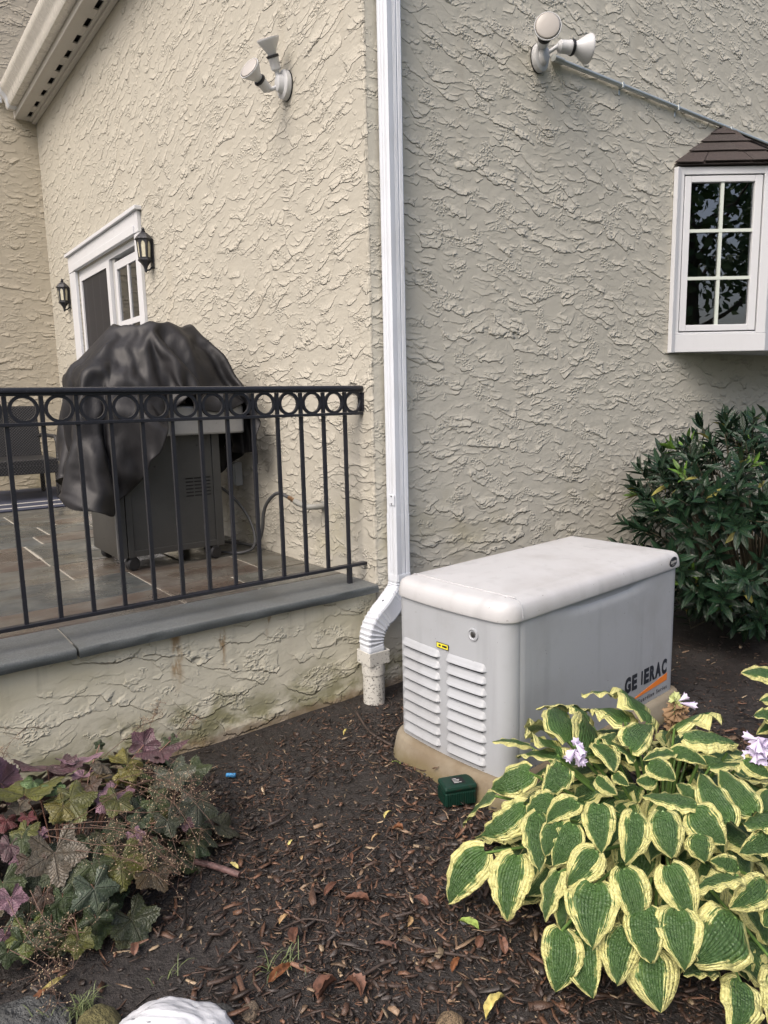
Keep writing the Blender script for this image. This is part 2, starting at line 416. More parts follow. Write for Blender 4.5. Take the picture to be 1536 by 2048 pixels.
for F, L in ((F1, BL), (F2, (P2 - P1).length), (F3, BL)):
    r = s_r if F is not F2 else L - .06; l = s_l if F is not F2 else .06
    bm_.box(0, l, 0, .08, z_b - .012, BZ1, F); bm_.box(r, L, 0, .08, z_b - .012, BZ1, F); bm_.box(l, r, .002, .08, z_t, BZ1, F)
    bm_.box(-.003, L + .003, -.006, .078, BZ0, z_b - .014, F)
    bm_.box(l, r, .004, .08, z_b - .013, z_b, F)
bm_.loft([[(p.x, p.y, BZ0 + .004) for p in (P0, P1, P2, P3)], [(p.x, p.y, BZ0 + .05) for p in (P0, P1, P2, P3)]])
bm_.box(P0.x - .028, P0.x + .012, YW - .035, YW - .003, BZ0 - .004, BZ1 - .01)
bay = hpart(bm_.build('bay_window', white, bevel=.003))
def sash(F, l, r, zb, zt, wl, wr, wb, wt, nx, nz):
    d = MB(); g = .008
    for a, b, c, e in ((l + g, l + wl, zb + g, zt - g), (r - wr, r - g, zb + g, zt - g), (l + wl, r - wr, zb + g, zb + wb), (l + wl, r - wr, zt - wt, zt - g)): d.box(a, b, .006, .05, c, e, F)
    so_ = link('sash', d.mesh('sash'), white, bay); bv = so_.modifiers.new('bevel', 'BEVEL'); bv.width = .004; bv.segments = 2
    link('gasket', MB().box(l, r, .03, .034, zb, zt, F).mesh('gasket'), gasket, bay) if False else None
    ga = MB()
    for a, b, c, e in ((l, l + g, zb, zt), (r - g, r, zb, zt), (l + g, r - g, zb, zb + g), (l + g, r - g, zt - g, zt)): ga.box(a, b, .02, .05, c, e, F)
    link('gasket', ga.mesh('gasket'), gasket, bay)
    a, b, c, e = l + wl, r - wr, zb + wb, zt - wt
    link('pane', MB().box(a, b, .028, .032, c, e, F).mesh('pane'), glass, bay)
    mm = Mt('pale_muntin', (.55, .60, .55), .5).m
    for i in range(1, nx):
        q = a + (b - a) * i / nx; link('muntin', MB().box(q - .011, q + .011, .014, .027, c, e, F).mesh('muntin'), mm, bay)
    for i in range(1, nz):
        q = c + (e - c) * i / nz; link('muntin', MB().box(a, b, .012, .0265, q - .011, q + .011, F).mesh('muntin'), mm, bay)
gl_l = (face_px(1383.5, 364)[0] + face_px(1373, 650)[0]) / 2 - s_l; gl_r = s_r - (face_px(1511, 360)[0] + face_px(1497, 647)[0]) / 2
gl_b = face_px(1373, 650)[1] - z_b; gl_t = z_t - face_px(1383.5, 364)[1]
sash(F1, s_l, s_r, z_b, z_t, gl_l, gl_r, gl_b, gl_t, 2, 3)
sash(F2, .06, (P2 - P1).length - .06, z_b, z_t, .06, .06, .06, .06, 4, 3)
sash(F3, s_l, s_r, z_b, z_t, gl_l, gl_r, gl_b, gl_t, 2, 3)
# bay roof: one slab per shingle on each hip plane
E0 = Vector((P0.x - .03, YW - .002, 3.10)); ex = .045
E1 = Vector((P1.x - .005, P1.y - ex, 3.10)); E2 = Vector((P2.x + .005, P2.y - ex, 3.10)); E3 = Vector((P3.x + .03, YW - .002, 3.10))
K1 = Vector((5.35, YW - .006, 3.455)); K2 = Vector((6.15, YW - .006, 3.455))
deck = MB(); deck.add([E0, E1, E2, E3, K1, K2], [(0, 1, 4), (1, 2, 5, 4), (2, 3, 5), (3, 2, 1, 0)]); link('roof_deck', deck.mesh('roof_deck'), shingle_m, bay)
def shingles(A0, B0, A1, B1, rows, width, sd_):
    rr = random.Random(sd_); nrm = (B0 - A0).cross(A1 - A0)
    if nrm.length < 1e-6: nrm = (B0 - A0).cross(B1 - A0)
    nrm.normalize(); nrm = nrm if nrm.z > 0 else -nrm
    for i in range(rows):
        t0, t1 = i / rows, min(1.0, (i + 1.15) / rows)
        a0, b0, a1, b1 = A0.lerp(A1, t0), B0.lerp(B1, t0), A0.lerp(A1, t1), B0.lerp(B1, t1)
        n = max(1, round((b0 - a0).length / width)); cuts = [0] + [(k + rr.uniform(-.25, .25) + (.5 if i % 2 else 0)) / n for k in range(1, n)] + [1]
        cuts = sorted(min(max(c, 0), 1) for c in cuts)
        for c0, c1 in zip(cuts, cuts[1:]):
            if c1 - c0 < .04: continue
            g = .003 / max((b0 - a0).length, .05); jog = rr.uniform(-.020, .010)
            q = [a0.lerp(b0, c0 + g), a0.lerp(b0, c1 - g), a1.lerp(b1, c1 - g), a1.lerp(b1, c0 + g)]
            dn = (q[0] - q[3]).normalized() * jog
            lo = [q[0] + dn + nrm * .016, q[1] + dn + nrm * rr.uniform(.010, .018), q[2] + nrm * .002, q[3] + nrm * .002]
            hi = [p + nrm * .007 for p in lo]
            link('shingle', MB().loft([lo, hi]).mesh('shingle'), shingle_m, bay)
E1a = on_z(1511, 331, 3.102); hd = (K1 - E1a)
for i in range(5):
    a_, b_ = E1a + hd * (i * .2), E1a + hd * min(1.0, i * .2 + .225); sl_, sr_ = (E0 - E1a).normalized(), (E1 - E1a).normalized()
    lf_ = Vector((0, 0, .024 + .002 * i)); wd = .07 if i < 4 else .045
    q_ = [a_ + sl_ * wd + lf_ * .6, a_ + lf_ + Vector((0, 0, .010)), a_ + sr_ * wd + lf_ * .6]; p_ = [b_ + sl_ * wd * (.9 if i < 4 else .2) + lf_ * .4, b_ + lf_ * .8, b_ + sr_ * wd * (.9 if i < 4 else .2) + lf_ * .4]
    dn_ = Vector((0, 0, -.008)); cap_ = MB(); k_ = q_ + p_ + [v + dn_ for v in q_ + p_]
    cap_.add(k_, [(0, 1, 4, 3), (1, 2, 5, 4), (6, 9, 10, 7), (7, 10, 11, 8), (0, 6, 7, 1), (1, 7, 8, 2), (0, 3, 9, 6), (2, 8, 11, 5), (3, 4, 10, 9), (4, 5, 11, 10)])
    link('hip_shingle', cap_.mesh('hip_shingle'), shingle_m, bay)
shingles(E0, E1, K1, K1, 4, .27, 1); shingles(E1, E2, K1, K2, 4, .30, 2); shingles(E2, E3, K2, K2, 4, .27, 3)

# ------------------------------------------------------------------ conduit, lamps, downspout
zinc = painted('galvanised_conduit', (.50, .53, .52), .35, .15).m
zinc.node_tree.nodes['Principled BSDF'].inputs['Metallic'].default_value = .55
con = thing('conduit', 'thin grey metal conduit pipe running level along the stucco to the bay roof', 'conduit', (3.50, YW, 3.452))
mk = MB().tube([(0, -.022, 0), (.9, -.021, .004), (1.9, -.022, .006), (3.3, -.021, .012)], .0135, 10); mk.build('pipe', zinc, con, smooth=60)
MB().tube([(-.03, -.022, 0), (.05, -.022, .0)], .0185, 10).build('connector', zinc, con, smooth=40)
for x in (.62, 1.25, 1.95, 2.6):
    q = MB(); q.box(x - .008, x + .008, -.0385, -.002, -.018, .018); q.box(x - .008, x + .008, -.006, -.001, -.05, -.018); q.build('strap', zinc, con, bevel=.003)

def flood(name, label, base, nrm, lamps, group):
    t = thing(name, label, 'floodlight', base, 0, group)
    n = Vector(nrm); side = Vector((0, 0, 1)).cross(n).normalized()
    MM = Matrix((( side.x, 0, n.x, 0), (side.y, 0, n.y, 0), (side.z, 1, n.z, 0), (0, 0, 0, 1)))
    pl = MB(); n_ = 32
    ell = lambda a, b, z: [MM @ Vector((a * math.cos(2 * math.pi * k / n_), b * math.sin(2 * math.pi * k / n_), z)) for k in range(n_)]
    pl.loft([ell(.058, .075, 0), ell(.06, .077, .006), ell(.058, .075, .03), ell(.054, .07, .034), ell(.034, .05, .036), ell(.028, .042, .062), ell(.02, .034, .066)])
    pl.build('base_plate', lampw, t, smooth=40)
    MB().loft([ell(.0615, .0785, -.002), ell(.0615, .0785, .0045)]).build('gasket', blk, t, smooth=40)
    for off, dirv, sc in lamps:
        p0 = MM @ Vector(off); d = Vector(dirv).normalized()
        arm0 = MM @ Vector((off[0] * .4, off[1] * .4, .055))
        k0 = p0 + d * 0.0
        MB().tube([arm0, (arm0 + k0) / 2, k0, k0 + d * .02], [.011, .011, .013, .012], 10).build('swivel_arm', lampw, t, smooth=40)
        Q = Matrix.Translation(k0) @ d.to_track_quat('Z', 'Y').to_matrix().to_4x4() @ Matrix.Scale(sc, 4)
        MB().lathe([(0, .0), (.018, .0), (.032, .014), (.033, .062), (.0355, .066), (.0355, .076), (.028, .078), (0, .078)], 24, Q).build('socket', lampw, t, smooth=35)
        MB().lathe([(.026, .075), (.039, .0765), (.041, .084), (.038, .092), (.026, .093)], 24, Q).build('gasket_ring', blk, t, smooth=40)
        b = MB().lathe([(.0, .088), (.027, .089), (.030, .102), (.038, .118), (.058, .148), (.071, .172), (.073, .179), (.072, .183), (.068, .183)], 32, Q).build('lamp_bulb', lampw, t, smooth=40)
        o = MB().lathe([(.0685, .1835), (.058, .187), (.03, .190), (0, .191)], 32, Q).build('lens', frost, t, smooth=180)
    return t
fp = on_x(575, 172, XC - .0)
flood('floodlight', 'white twin floodlight with both lamps tipped upward on the cream side wall', (XC - .003, fp.y, fp.z), (-1, 0, 0),
      [((.0, .060, .06), (-.42, -.20, .885), .84), ((-.03, -.035, .10), (-.86, -.26, .44), .84)], 'twin floodlights under the eaves')
fp = on_y(1075, 118, YW)
flood('floodlight', 'white twin floodlight with lamps splayed apart at the end of the conduit', (fp.x, YW - .003, fp.z), (0, -1, 0),
      [((-.02, .05, .05), (-.62, -.72, .05), 1.0), ((.065, .05, .085), (.90, -.42, .0), 1.05)], 'twin floodlights under the eaves')

def lantern(loc, label):
    t = thing('wall_lantern', label, 'lantern', loc, 0, 'lanterns beside the sliding door'); t.scale = (.64, .64, .64)
    k = 3; C = lambda r, z: [Vector((-.10 + r * math.cos(a), r * math.sin(a), z)) for a in [math.pi / 6 + math.pi / 3 * i for i in range(6)]]
    MB().loft([C(.112, .335), C(.116, .345), C(.112, .352), C(.075, .395), C(.04, .425), C(.025, .43)]).build('cap', iron, t)
    MB().lathe([(0, .425), (.022, .428), (.028, .445), (.014, .455), (.022, .468), (.012, .485), (0, .495)], 12, Matrix.Translation((-.10, 0, 0))).build('finial', iron, t, smooth=60)
    MB().loft([C(.084, .105), C(.09, .10), C(.09, .088), C(.06, .06), C(.03, .02), C(.018, -.02), C(.016, -.045), C(.006, -.06)]).build('bottom_bracket', iron, t)
    MB().box(-.016, -.0, -.05, .05, .0, .34).build('back_plate', iron, t, bevel=.004)
    MB().tube([(-.012, 0, .02), (-.05, 0, -.02), (-.10, 0, -.03)], .012, 8).build('arm', iron, t, smooth=60)
    bot, top = C(.082, .105), C(.098, .338)
    cr = Mt('cream_lantern_glass', (.60, .56, .42), .4)
    P = cr.xyz(); cr.color(cr.mix(cr.noise(cr.vec(P[0], P[1], P[2]), 40, 3), (.42, .39, .28), (.72, .69, .54))); gm = cr.m
    for i in range(6):
        a0, b0, a1, b1 = bot[i], bot[(i + 1) % 6], top[i], top[(i + 1) % 6]
        mid = (a0 + b0 + a1 + b1) / 4
        if mid.x > -.03: continue
        q = lambda s, v: a0.lerp(b0, s).lerp(a1.lerp(b1, s), v)
        nn = (b0 - a0).cross(a1 - a0).normalized(); nn = nn if nn.dot(mid - Vector((-.1, 0, .22))) > 0 else -nn
        arch = [(.22, .08), (.78, .08), (.78, .72), (.72, .82), (.62, .89), (.5, .93), (.38, .89), (.28, .82), (.22, .72)]
        outer = [(0, 0), (1, 0), (1, .72), (1, .86), (1, 1), (.5, 1), (0, 1), (0, .86), (0, .72)]
        f = MB(); f.add([q(*p) for p in outer] + [q(*p) for p in arch] + [q(*p) - nn * .006 for p in arch], [(j, (j + 1) % 9, 9 + (j + 1) % 9, 9 + j) for j in range(9)] + [(9 + j, 9 + (j + 1) % 9, 18 + (j + 1) % 9, 18 + j) for j in range(9)])
        fo = f.build('side_frame', iron, t)
        link('glass', MB().add([q(*p) - nn * .006 for p in arch], [tuple(range(9))]).mesh('glass'), gm, fo)
    return t
lantern((XC - .002, 5.93, 2.635), 'larger looking wall lantern with cream glass on the near side of the sliding door')
lantern((XC - .002, 8.63, 2.625), 'smaller looking wall lantern between the sliding door and the inner corner')

# downspout and drain
def spec_white(name, col, cover, rough=.4):
    M = Mt(name, col, rough); P = M.wpos()
    n = M.noise(M.vec(P[0], P[1], P[2]), 85, 4, .75); b = M.noise(M.vec(P[0] * 9, P[1] * 9, P[2] * 5), 1, 3)
    low = 1.0 - (P[2] + (b - .5) * .3).step(.05, .62)
    c = M.mix(b.step(.4, .8) * .3, col, tuple(x * q for x, q in zip(col, (.72, .70, .64))))
    c = M.mix(((n + low * .13).step(.68, .75)) * cover, c, (.035, .032, .03))
    M.color(c); M.set('Roughness', b * .3 + rough - .1); return M.m
pipe_w = spec_white('white_downspout_paint', (.58, .615, .67), .35)
pvc = spec_white('dirty_pvc', (.52, .515, .48), .95, .55)
XL, XR, YF, YB = 2.203, 2.297, 2.853, 2.933
ds = thing('downspout', 'white ribbed metal downspout at the house corner with a crimped elbow', 'downspout', (2.25, 2.89, 0))
def dsprof(z, dx=0, sx=1.0, ribs=True):
    pts = []; n = 22
    for i in range(n + 1):            # front, with flutes
        t = i / n; rib = .004 * (1 if (t > .28 and int(t * 22) % 2 == 0) else 0) if ribs else 0
        pts.append((XL + .006 + (XR - XL - .012) * t, YF + rib))
    pts += [(XR - .001, YF + .005)] + [(XR - .001 * 0 - (.003 if int(j) % 2 else 0), YF + .012 + (YB - YF - .024) * j / 8) for j in range(9)]
    pts += [(XR - .006, YB), (XL + .006, YB)] + [(XL + (.003 if j in (2, 5) else 0), YB - .012 - (YB - YF - .024) * j / 8) for j in range(9)]
    return [Vector((x - 2.25, y - 2.89, z)) for x, y in pts]
MB().loft([dsprof(.945), dsprof(4.85)]).build('pipe', pipe_w, ds, smooth=25)
MB().loft([[p * 1.0 + Vector((p.x * .04, p.y * .04, 0)) for p in dsprof(z)] for z in (.605, .947)]).build('lower_pipe', pipe_w, ds, smooth=25)
z = on_y(778, 1000, 2.89).z
q = MB().box(-.052, -.0475, -.035, .012, z - .028, z + .028).build('strap', pipe_w, ds, bevel=.003)
for dz in (-.02, .02): MB().lathe([(0, 0), (.004, .0), (.003, .003), (0, .004)], 8, Matrix.Translation((-.0522, -.012, z + dz)) @ Matrix.Rotation(R(-90), 4, 'Y')).build('screw', blk, ds)
# elbow: rectangular tube swept down to the left, crimped on the bends
path = [Vector(p) for p in ((2.25, 2.89, .63), (2.25, 2.89, .575), (2.238, 2.888, .535), (2.20, 2.876, .505), (2.145, 2.86, .465), (2.085, 2.846, .43), (2.040, 2.838, .385), (2.022, 2.836, .33), (2.024, 2.836, .275), (2.03, 2.838, .22))]
dense = []
for i in range(len(path) - 1):
    p0, p1, p2, p3 = path[max(i - 1, 0)], path[i], path[i + 1], path[min(i + 2, len(path) - 1)]
    for k in range(9):
        t = k / 9; dense.append(.5 * ((2 * p1) + (-p0 + p2) * t + (2 * p0 - 5 * p1 + 4 * p2 - p3) * t * t + (-p0 + 3 * p1 - 3 * p2 + p3) * t ** 3))
dense.append(path[-1]); el = MB(); loops = []; N_ = len(dense)
for i, p in enumerate(dense):
    tg = (dense[min(i + 1, N_ - 1)] - dense[max(i - 1, 0)]).normalized()
    yv = Vector((0, 1, 0)); yv = (yv - tg * yv.dot(tg)).normalized(); xv = yv.cross(tg).normalized()
    f = i / (N_ - 1); crimp = 1 if (.08 < f < .36 or .52 < f < .86) else 0
    cz = abs(math.sin(f * math.pi * 26)) ** 1.5 * crimp
    loop = []; fat = 1 + .20 * math.sin(math.pi * min(1, f / .97)) ** .7
    for k in range(32):
        a = 2 * math.pi * k / 32; cx, sy = math.cos(a), math.sin(a)
        sq = lambda c: math.copysign(abs(c) ** .32, c)
        ex_, ey_ = sq(cx), sq(sy)
        inner = max(0, -ex_ if f < .45 else ex_)                      # bend inside gets the deep crimps
        dpt = cz * (.0035 + .007 * (inner if abs(ex_) > .9 else .55 if ey_ < 0 else 0))
        flute = .0018 * (1 if k % 2 else 0)
        loop.append(p - Vector((2.25, 2.89, 0)) + xv * ex_ * (.049 * fat - dpt) + yv * ey_ * (.042 * fat - dpt - flute))
    loops.append(loop)
el.loft(loops); el.build('elbow', pipe_w, ds, smooth=28)
for px, py in ((766, 1201), (780, 1217)):
    pp = on_y(px, py, 2.815) - Vector((2.25, 2.89, 0))
    MB().lathe([(0, .003), (.0035, .002), (.005, 0)], 8, Matrix.Translation(pp) @ Matrix.Rotation(R(90), 4, 'X')).build('screw', blk, ds)
dp = thing('drain_pipe', 'dirty white plastic drain pipe with square adapter standing in the mulch', 'drain pipe', (2.03, 2.838, 0))
a = MB()
for x0, x1, y0, y1 in ((-.062, -.057, -.058, .058), (.057, .062, -.058, .058), (-.057, .057, -.058, -.053), (-.057, .057, .053, .058)): a.box(x0, x1, y0, y1, .205, .275)
a.box(-.057, .057, -.053, .053, .205, .212); a.build('adapter', pvc, dp, bevel=.003)
MB().lathe([(.0, .15), (.0605, .15), (.0605, .2045), (0, .2045)], 40).build('coupling', pvc, dp, smooth=40)
MB().lathe([(0, -.05), (.056, -.05), (.056, .151), (0, .151)], 40).build('pipe', pvc, dp, smooth=40)

# ------------------------------------------------------------------ patio
def _flag():
    M = Mt('flagstone', rough=.4); P = M.wpos()
    v = M.vec(P[0], P[1], P[2])
    n = M.noise(v, 5, 5, .6); n2 = M.noise(M.vec(P[0] * 3, P[1] * 14, P[2]), 1.0, 4, .6); g = M.noise(v, 120, 2)
    c = M.mix(n.step(.3, .75), M.ocol(), M.mix(.55, M.ocol(), (.15, .155, .14)))
    c = M.mix(n2.step(.5, .72) * .45, c, (.085, .06, .04)); c = M.mix(g.step(.6, .8) * .2, c, (.28, .28, .26))
    M.color(c); wet = M.noise(v, 2.3, 4, .6)
    M.set('Roughness', wet.step(.38, .62) * .34 + .16)
    M.bump(n * .006 + n2 * .0035 + g * .0004); return M.m
flag = _flag()
def _cop():
    M = Mt('bluestone', rough=.5); P = M.wpos(); v = M.vec(P[0], P[1], P[2])
    n = M.noise(v, 4, 5, .6); g = M.noise(v, 190, 3, .7); w = M.noise(M.vec(P[0] * 1.4, P[1] * 3, 0), 1, 3)
    c = M.mix(g.step(.35, .7), (.088, .096, .097), (.155, .165, .165)); c = M.mix(n.step(.45, .7) * .5, c, (.08, .082, .076)); c = M.mix((1.0 - (P[1] + (g - .5) * .008).step(2.911, 2.922)) * .7, c, (.030, .037, .037))  # front edge darkened: shade of the front face put into the colour
    M.color(c); M.set('Roughness', w.step(.35, .65) * .3 + .32); M.bump(g * .0016 + n * .004); return M.m
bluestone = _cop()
mortar = painted('pale_mortar', (.36, .34, .29), .9, .3).m
tag(MB().box(-6, XC - .003, YW + .06, FARY - .003, .40, FLOOR - .007).build('patio_floor', mortar), kind='structure')
pf = bpy.data.objects['patio_floor']
tones = [(.062, .066, .063), (.066, .064, .056), (.072, .054, .044), (.055, .057, .05), (.078, .060, .048), (.052, .058, .060), (.068, .062, .05)]
rr = random.Random(5); y = 3.262; row = 0
ROWS = [.36, .52, .46, .30, .52, .36, .46, .30, .52, .40, .46, .36, .5, .5, .45]
FIX = {0: [.30, 1.22, 1.62], 1: [.15, 1.22, 1.85], 2: [.45, .92, 1.55], 3: [.9, 1.5], 4: [.2, .9, 1.45]}
for h in ROWS:
    if y > FARY - .05: break
    y1 = min(y + h, FARY - .004)
    cuts = FIX.get(row) or sorted(rr.uniform(-.2, 2.0) for _ in range(4))
    cuts = [-3.4, -2.5, -1.7, -.9, -.25] + [c for c in cuts if c > -.1] + [XC - .004]
    clean = [cuts[0]]
    for c in cuts[1:]:
        if c - clean[-1] > .22 or c == cuts[-1]: clean.append(c)
    for a, b in zip(clean, clean[1:]):
        s = MB(); j = .007
        q = lambda: rr.uniform(-.004, .004)
        dz = rr.uniform(-.002, .0025)
        lo = [(a + j + q(), y + j + q(), .56), (b - j + q(), y + j + q(), .56), (b - j + q(), y1 - j + q(), .56), (a + j + q(), y1 - j + q(), .56)]
        s.loft([lo, [(p[0], p[1], FLOOR + dz + rr.uniform(-.001, .001)) for p in lo]])
        o = s.build('flagstone', flag, pf, bevel=.004, seg=1); t = rr.choice(tones); k = rr.uniform(.85, 1.15); o.color = (t[0] * k, t[1] * k, t[2] * k, 1)
    y = y1; row += 1

rw = thing('retaining_wall', 'low cream stucco patio wall with rust streaks under a bluestone coping', 'wall', (.6, YW, 0))
MB().box(-7 - .6, XC - .6 - .003, 0, .06, -.15, .538).build('wall', st_low, rw)
for a, b in ((-4.1, -2.55), (-2.542, -.95), (-.942, .632), (.642, 2.128)):
    s = MB(); n = 40
    def edge(i, yy, z, jit): return (a + (b - a) * i / n - .6, yy - YW + jit * (mnoise.noise(Vector((i * .37 + a * 9, z * 40, yy))) * .006), z)
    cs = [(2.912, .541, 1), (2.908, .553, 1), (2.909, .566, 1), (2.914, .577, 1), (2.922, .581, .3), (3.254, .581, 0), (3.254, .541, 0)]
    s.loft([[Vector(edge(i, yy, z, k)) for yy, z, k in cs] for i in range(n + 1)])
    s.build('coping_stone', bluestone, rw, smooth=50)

# ------------------------------------------------------------------ railing
RY = 3.04; rail = thing('railing', 'black iron patio railing with a row of circles under its top rail', 'railing', (1.0, RY, FLOOR))
rb = lambda: MB()
L0, L1 = -3.2 - 1.0, XC - 1.0
top = [(-.022, 1.010), (-.024, 1.018), (-.019, 1.028), (0, 1.031), (.019, 1.028), (.024, 1.018), (.022, 1.010)]
MB().loft([[(x, yy, z) for yy, z in top] for x in (L0, L1 - .004)]).build('top_rail', iron, rail, smooth=50)
MB().box(L0, L1 - .008, -.012, .012, .998, 1.0095).build('top_channel', iron, rail, bevel=.002)
MB().box(L0, L1 + .0, -.016, .016, .882, .896).build('middle_rail', iron, rail, bevel=.002)
MB().box(L0, L1 + .0, -.016, .016, .088, .104).build('bottom_rail', iron, rail, bevel=.002)
bar_top = MB().box(-.008, .008, -.008, .008, .8965, .9975).mesh('baluster_top')
bar = MB().box(-.008, .008, -.008, .008, .1045, .8815).mesh('baluster'); post = MB().box(-.011, .011, -.011, .011, .001, .0875).mesh('post_foot')
ringm = MB(); ringm.loft([[((r) * math.cos(a), yy, r * math.sin(a)) for r, yy in ((.0555, -.008), (.0555, .008), (.043, .008), (.043, -.008))] for a in [2 * math.pi * k / 40 for k in range(41)]], True, False, False)
ring = ringm.mesh('ring', 40); x = 2.034 - 1.0; k = 0
for mm in (bar, bar_top, post, ring): mm.materials.append(iron)
while x > L0 + .1:
    b = link('baluster', bar, None, rail, (x, 0, 0)); link('baluster_top', bar_top, None, b)
    rx = x + .0645 if k else x + .06
    r = link('ring', ring, None, rail, (x + .0645 if k else x + .052, 0, .947))
    if k % 16 == 0: link('post_foot', post, None, b)
    x -= .1291; k += 1
q = MB(); q.box(L1 - .006, L1 - .001, -.025, .025, .90, .995); q.tube([(L1 - .03, 0, .995), (L1 - .012, 0, .985), (L1 - .004, 0, .955), (L1 - .02, 0, .915)], .009, 8); q.build('wall_bracket', iron, rail, smooth=40)

# ------------------------------------------------------------------ grill
def metal(name, col, rough, m=.75, dirt=.3):
    M = Mt(name, col, rough, metal=m); P = M.xyz(); v = M.vec(P[0], P[1], P[2])
    n = M.noise(v, 5, 4, .6); s = M.noise(v, 60, 3, .6)
    low = 1.0 - (P[2] + (n - .5) * .5).step(.0, .35)
    c = M.mix(n.step(.4, .75) * dirt, col, tuple(x * .45 for x in col)); c = M.mix(low * .55, c, (.06, .055, .05))
    c = M.mix(s.step(.62, .75) * dirt, c, tuple(x * .4 for x in col)); M.color(c); M.set('Roughness', n * .25 + rough - .1); return M.m
grey_steel = metal('grey_grill_paint', (.052, .054, .054), .5, .35, .25); light_steel = metal('dull_steel_shelf', (.30, .305, .31), .42, .55); ss = metal('stainless_door', (.22, .215, .21), .28, .9)
GX0, GX1, GYF, GYB = 1.185, 1.81, 4.10, 4.66
gr = thing('gas_grill', 'grey gas grill cabinet on black castors with vent slots, half under a cover', 'grill', ((GX0 + GX1) / 2, (GYF + GYB) / 2, FLOOR))
ox, oy = (GX0 + GX1) / 2, (GYF + GYB) / 2
def gb_(x0, x1, y0, y1, z0, z1): return MB().box(x0 - ox, x1 - ox, y0 - oy, y1 - oy, z0, z1)
def side_panel():
    # side sheet with real slot openings
    m = MB(); xs = [GX0 + .075, 1.585, 1.615, 1.618, 1.665, 1.670, 1.722, GX1 - .055]
    slots = [(1.585, 1.632), (1.640, 1.690), (1.694, 1.742)]
    us = [GX0 + .072] + [c for s in slots for c in s] + [GX1 - .052]; rows = [.405 + .021 * i for i in range(6)]
    vs = [.11] + [c for r in rows for c in (r, r + .0075)] + [.80]
    for a, b in zip(us, us[1:]):
        for i, (c, d) in enumerate(zip(vs, vs[1:])):
            if (a, b) in slots and i % 2 == 1: continue
            m.add([(a - ox, GYF + .004 - oy, c), (b - ox, GYF + .004 - oy, c), (b - ox, GYF + .004 - oy, d), (a - ox, GYF + .004 - oy, d)], [(0, 1, 2, 3)])
    return m
side_panel().build('side_panel', grey_steel, gr)
gb_(GX0 + .075, GX1 - .055, GYF + .03, GYF + .034, .11, .8).build('inner_sheet', dark_in, gr)
gb_(GX0, GX0 + .03, GYF, GYF + .05, .082, .8).build('corner_post', grey_steel, gr, bevel=.003)
gb_(GX0 + .034, GX0 + .07, GYF - .002, GYF + .05, .082, .8).build('corner_post', grey_steel, gr, bevel=.003)
gb_(GX1 - .05, GX1, GYF - .004, GYF + .05, .082, .8).build('corner_post', grey_steel, gr, bevel=.003)
gb_(GX0 + .07, GX1 - .05, GYF - .003, GYF + .05, .085, .122).build('bottom_rail', grey_steel, gr, bevel=.003)
gb_(GX0 + .004, GX1, GYF + .06, GYB, .085, .10).build('floor_pan', grey_steel, gr)
gb_(GX1 - .02, GX1, GYF + .05, GYB, .09, .8).build('back_panel', grey_steel, gr)
gb_(GX0 - .012, GX0 - .001, GYF + .035, GYB, .075, .79).build('door', ss, gr, bevel=.003)
gb_(GX0 - .016, GX0 - .0125, GYF + .03, GYF + .05, .075, .79).build('door_edge', light_steel, gr)
gb_(GX0, GX1, GYB - .03, GYB - .001, .09, .79).build('far_panel', grey_steel, gr)
sh = MB(); sh.box(1.33 - ox, 1.955 - ox, 4.035 - oy, 4.09 - oy, .775, .945); sh.build('side_shelf', light_steel, gr, bevel=.012)
gb_(1.22, 1.93, 4.095, 4.70, .81, .96).build('firebox', grey_steel, gr, bevel=.01)
for x, z in ((1.42, .70), (1.67, .71), (1.40, .655), (1.405, .60)): MB().lathe([(0, .001), (.006, 0), (.004, -.002)], 8, Matrix.Translation((x - ox, GYF + .0035 - oy, z)) @ Matrix.Rotation(R(90), 4, 'X')).build('screw_hole', dark_in, gr)
for x, y in ((GX0 + .06, GYF + .03), (GX1 - .06, GYF + .02), (GX0 + .06, GYB - .04), (GX1 - .06, GYB - .04)):
    c = MB(); M_ = Matrix.Translation((x - ox, y - oy, .042)) @ Matrix.Rotation(R(90), 4, 'X') @ Matrix.Rotation(R(15), 4, 'Y')
    co = c.lathe([(0, -.021), (.033, -.021), (.041, -.014), (.041, .014), (.033, .021), (0, .021)], 20, M_).build('castor', blk, gr, smooth=40)
    MB().box(x - ox - .018, x - ox + .018, y - oy - .024, y - oy + .024, .070, .083).build('castor_plate', blk, gr)

# chair and rug by the far wall
wick = Mt('black_wicker', (.02, .02, .021), .45); P = wick.xyz()
wv = ((P[0] * 210).sin() * (P[2] * 190 + P[1] * 190).sin()); wick.color(wick.mix(wv.step(-.2, .5), (.006, .006, .007), (.045, .045, .047))); wick.bump(wv * .0018); wick = wick.m
ch = thing('wicker_chair', 'black wicker patio chair standing on the dark blue rug by the far wall', 'chair', (1.32, 8.45, FLOOR))
MB().box(-.40, .42, -.42, .38, .36, .43).build('seat', wick, ch, bevel=.012)
MB().box(-.40, .42, -.435, -.422, .28, .37).build('apron', wick, ch, bevel=.005)
MB().loft([[(-.40, .36, .42), (.42, .36, .42), (.42, .40, .42), (-.40, .40, .42)], [(-.40, .43, .98), (.42, .43, .98), (.42, .47, .98), (-.40, .47, .98)]]).build('backrest', wick, ch, bevel=.012)
for sx in (-.4, .42): MB().tube([(sx, -.42, .40), (sx, -.43, .60), (sx, -.36, .655), (sx, .30, .66), (sx, .42, .64)], .022, 8).build('arm', wick, ch, smooth=60)
for sx in (-.38, .40):
    for sy in (-.41, .36): MB().box(sx - .022, sx + .022, sy - .022, sy + .022, .009, .36).build('leg', wick, ch, bevel=.004)
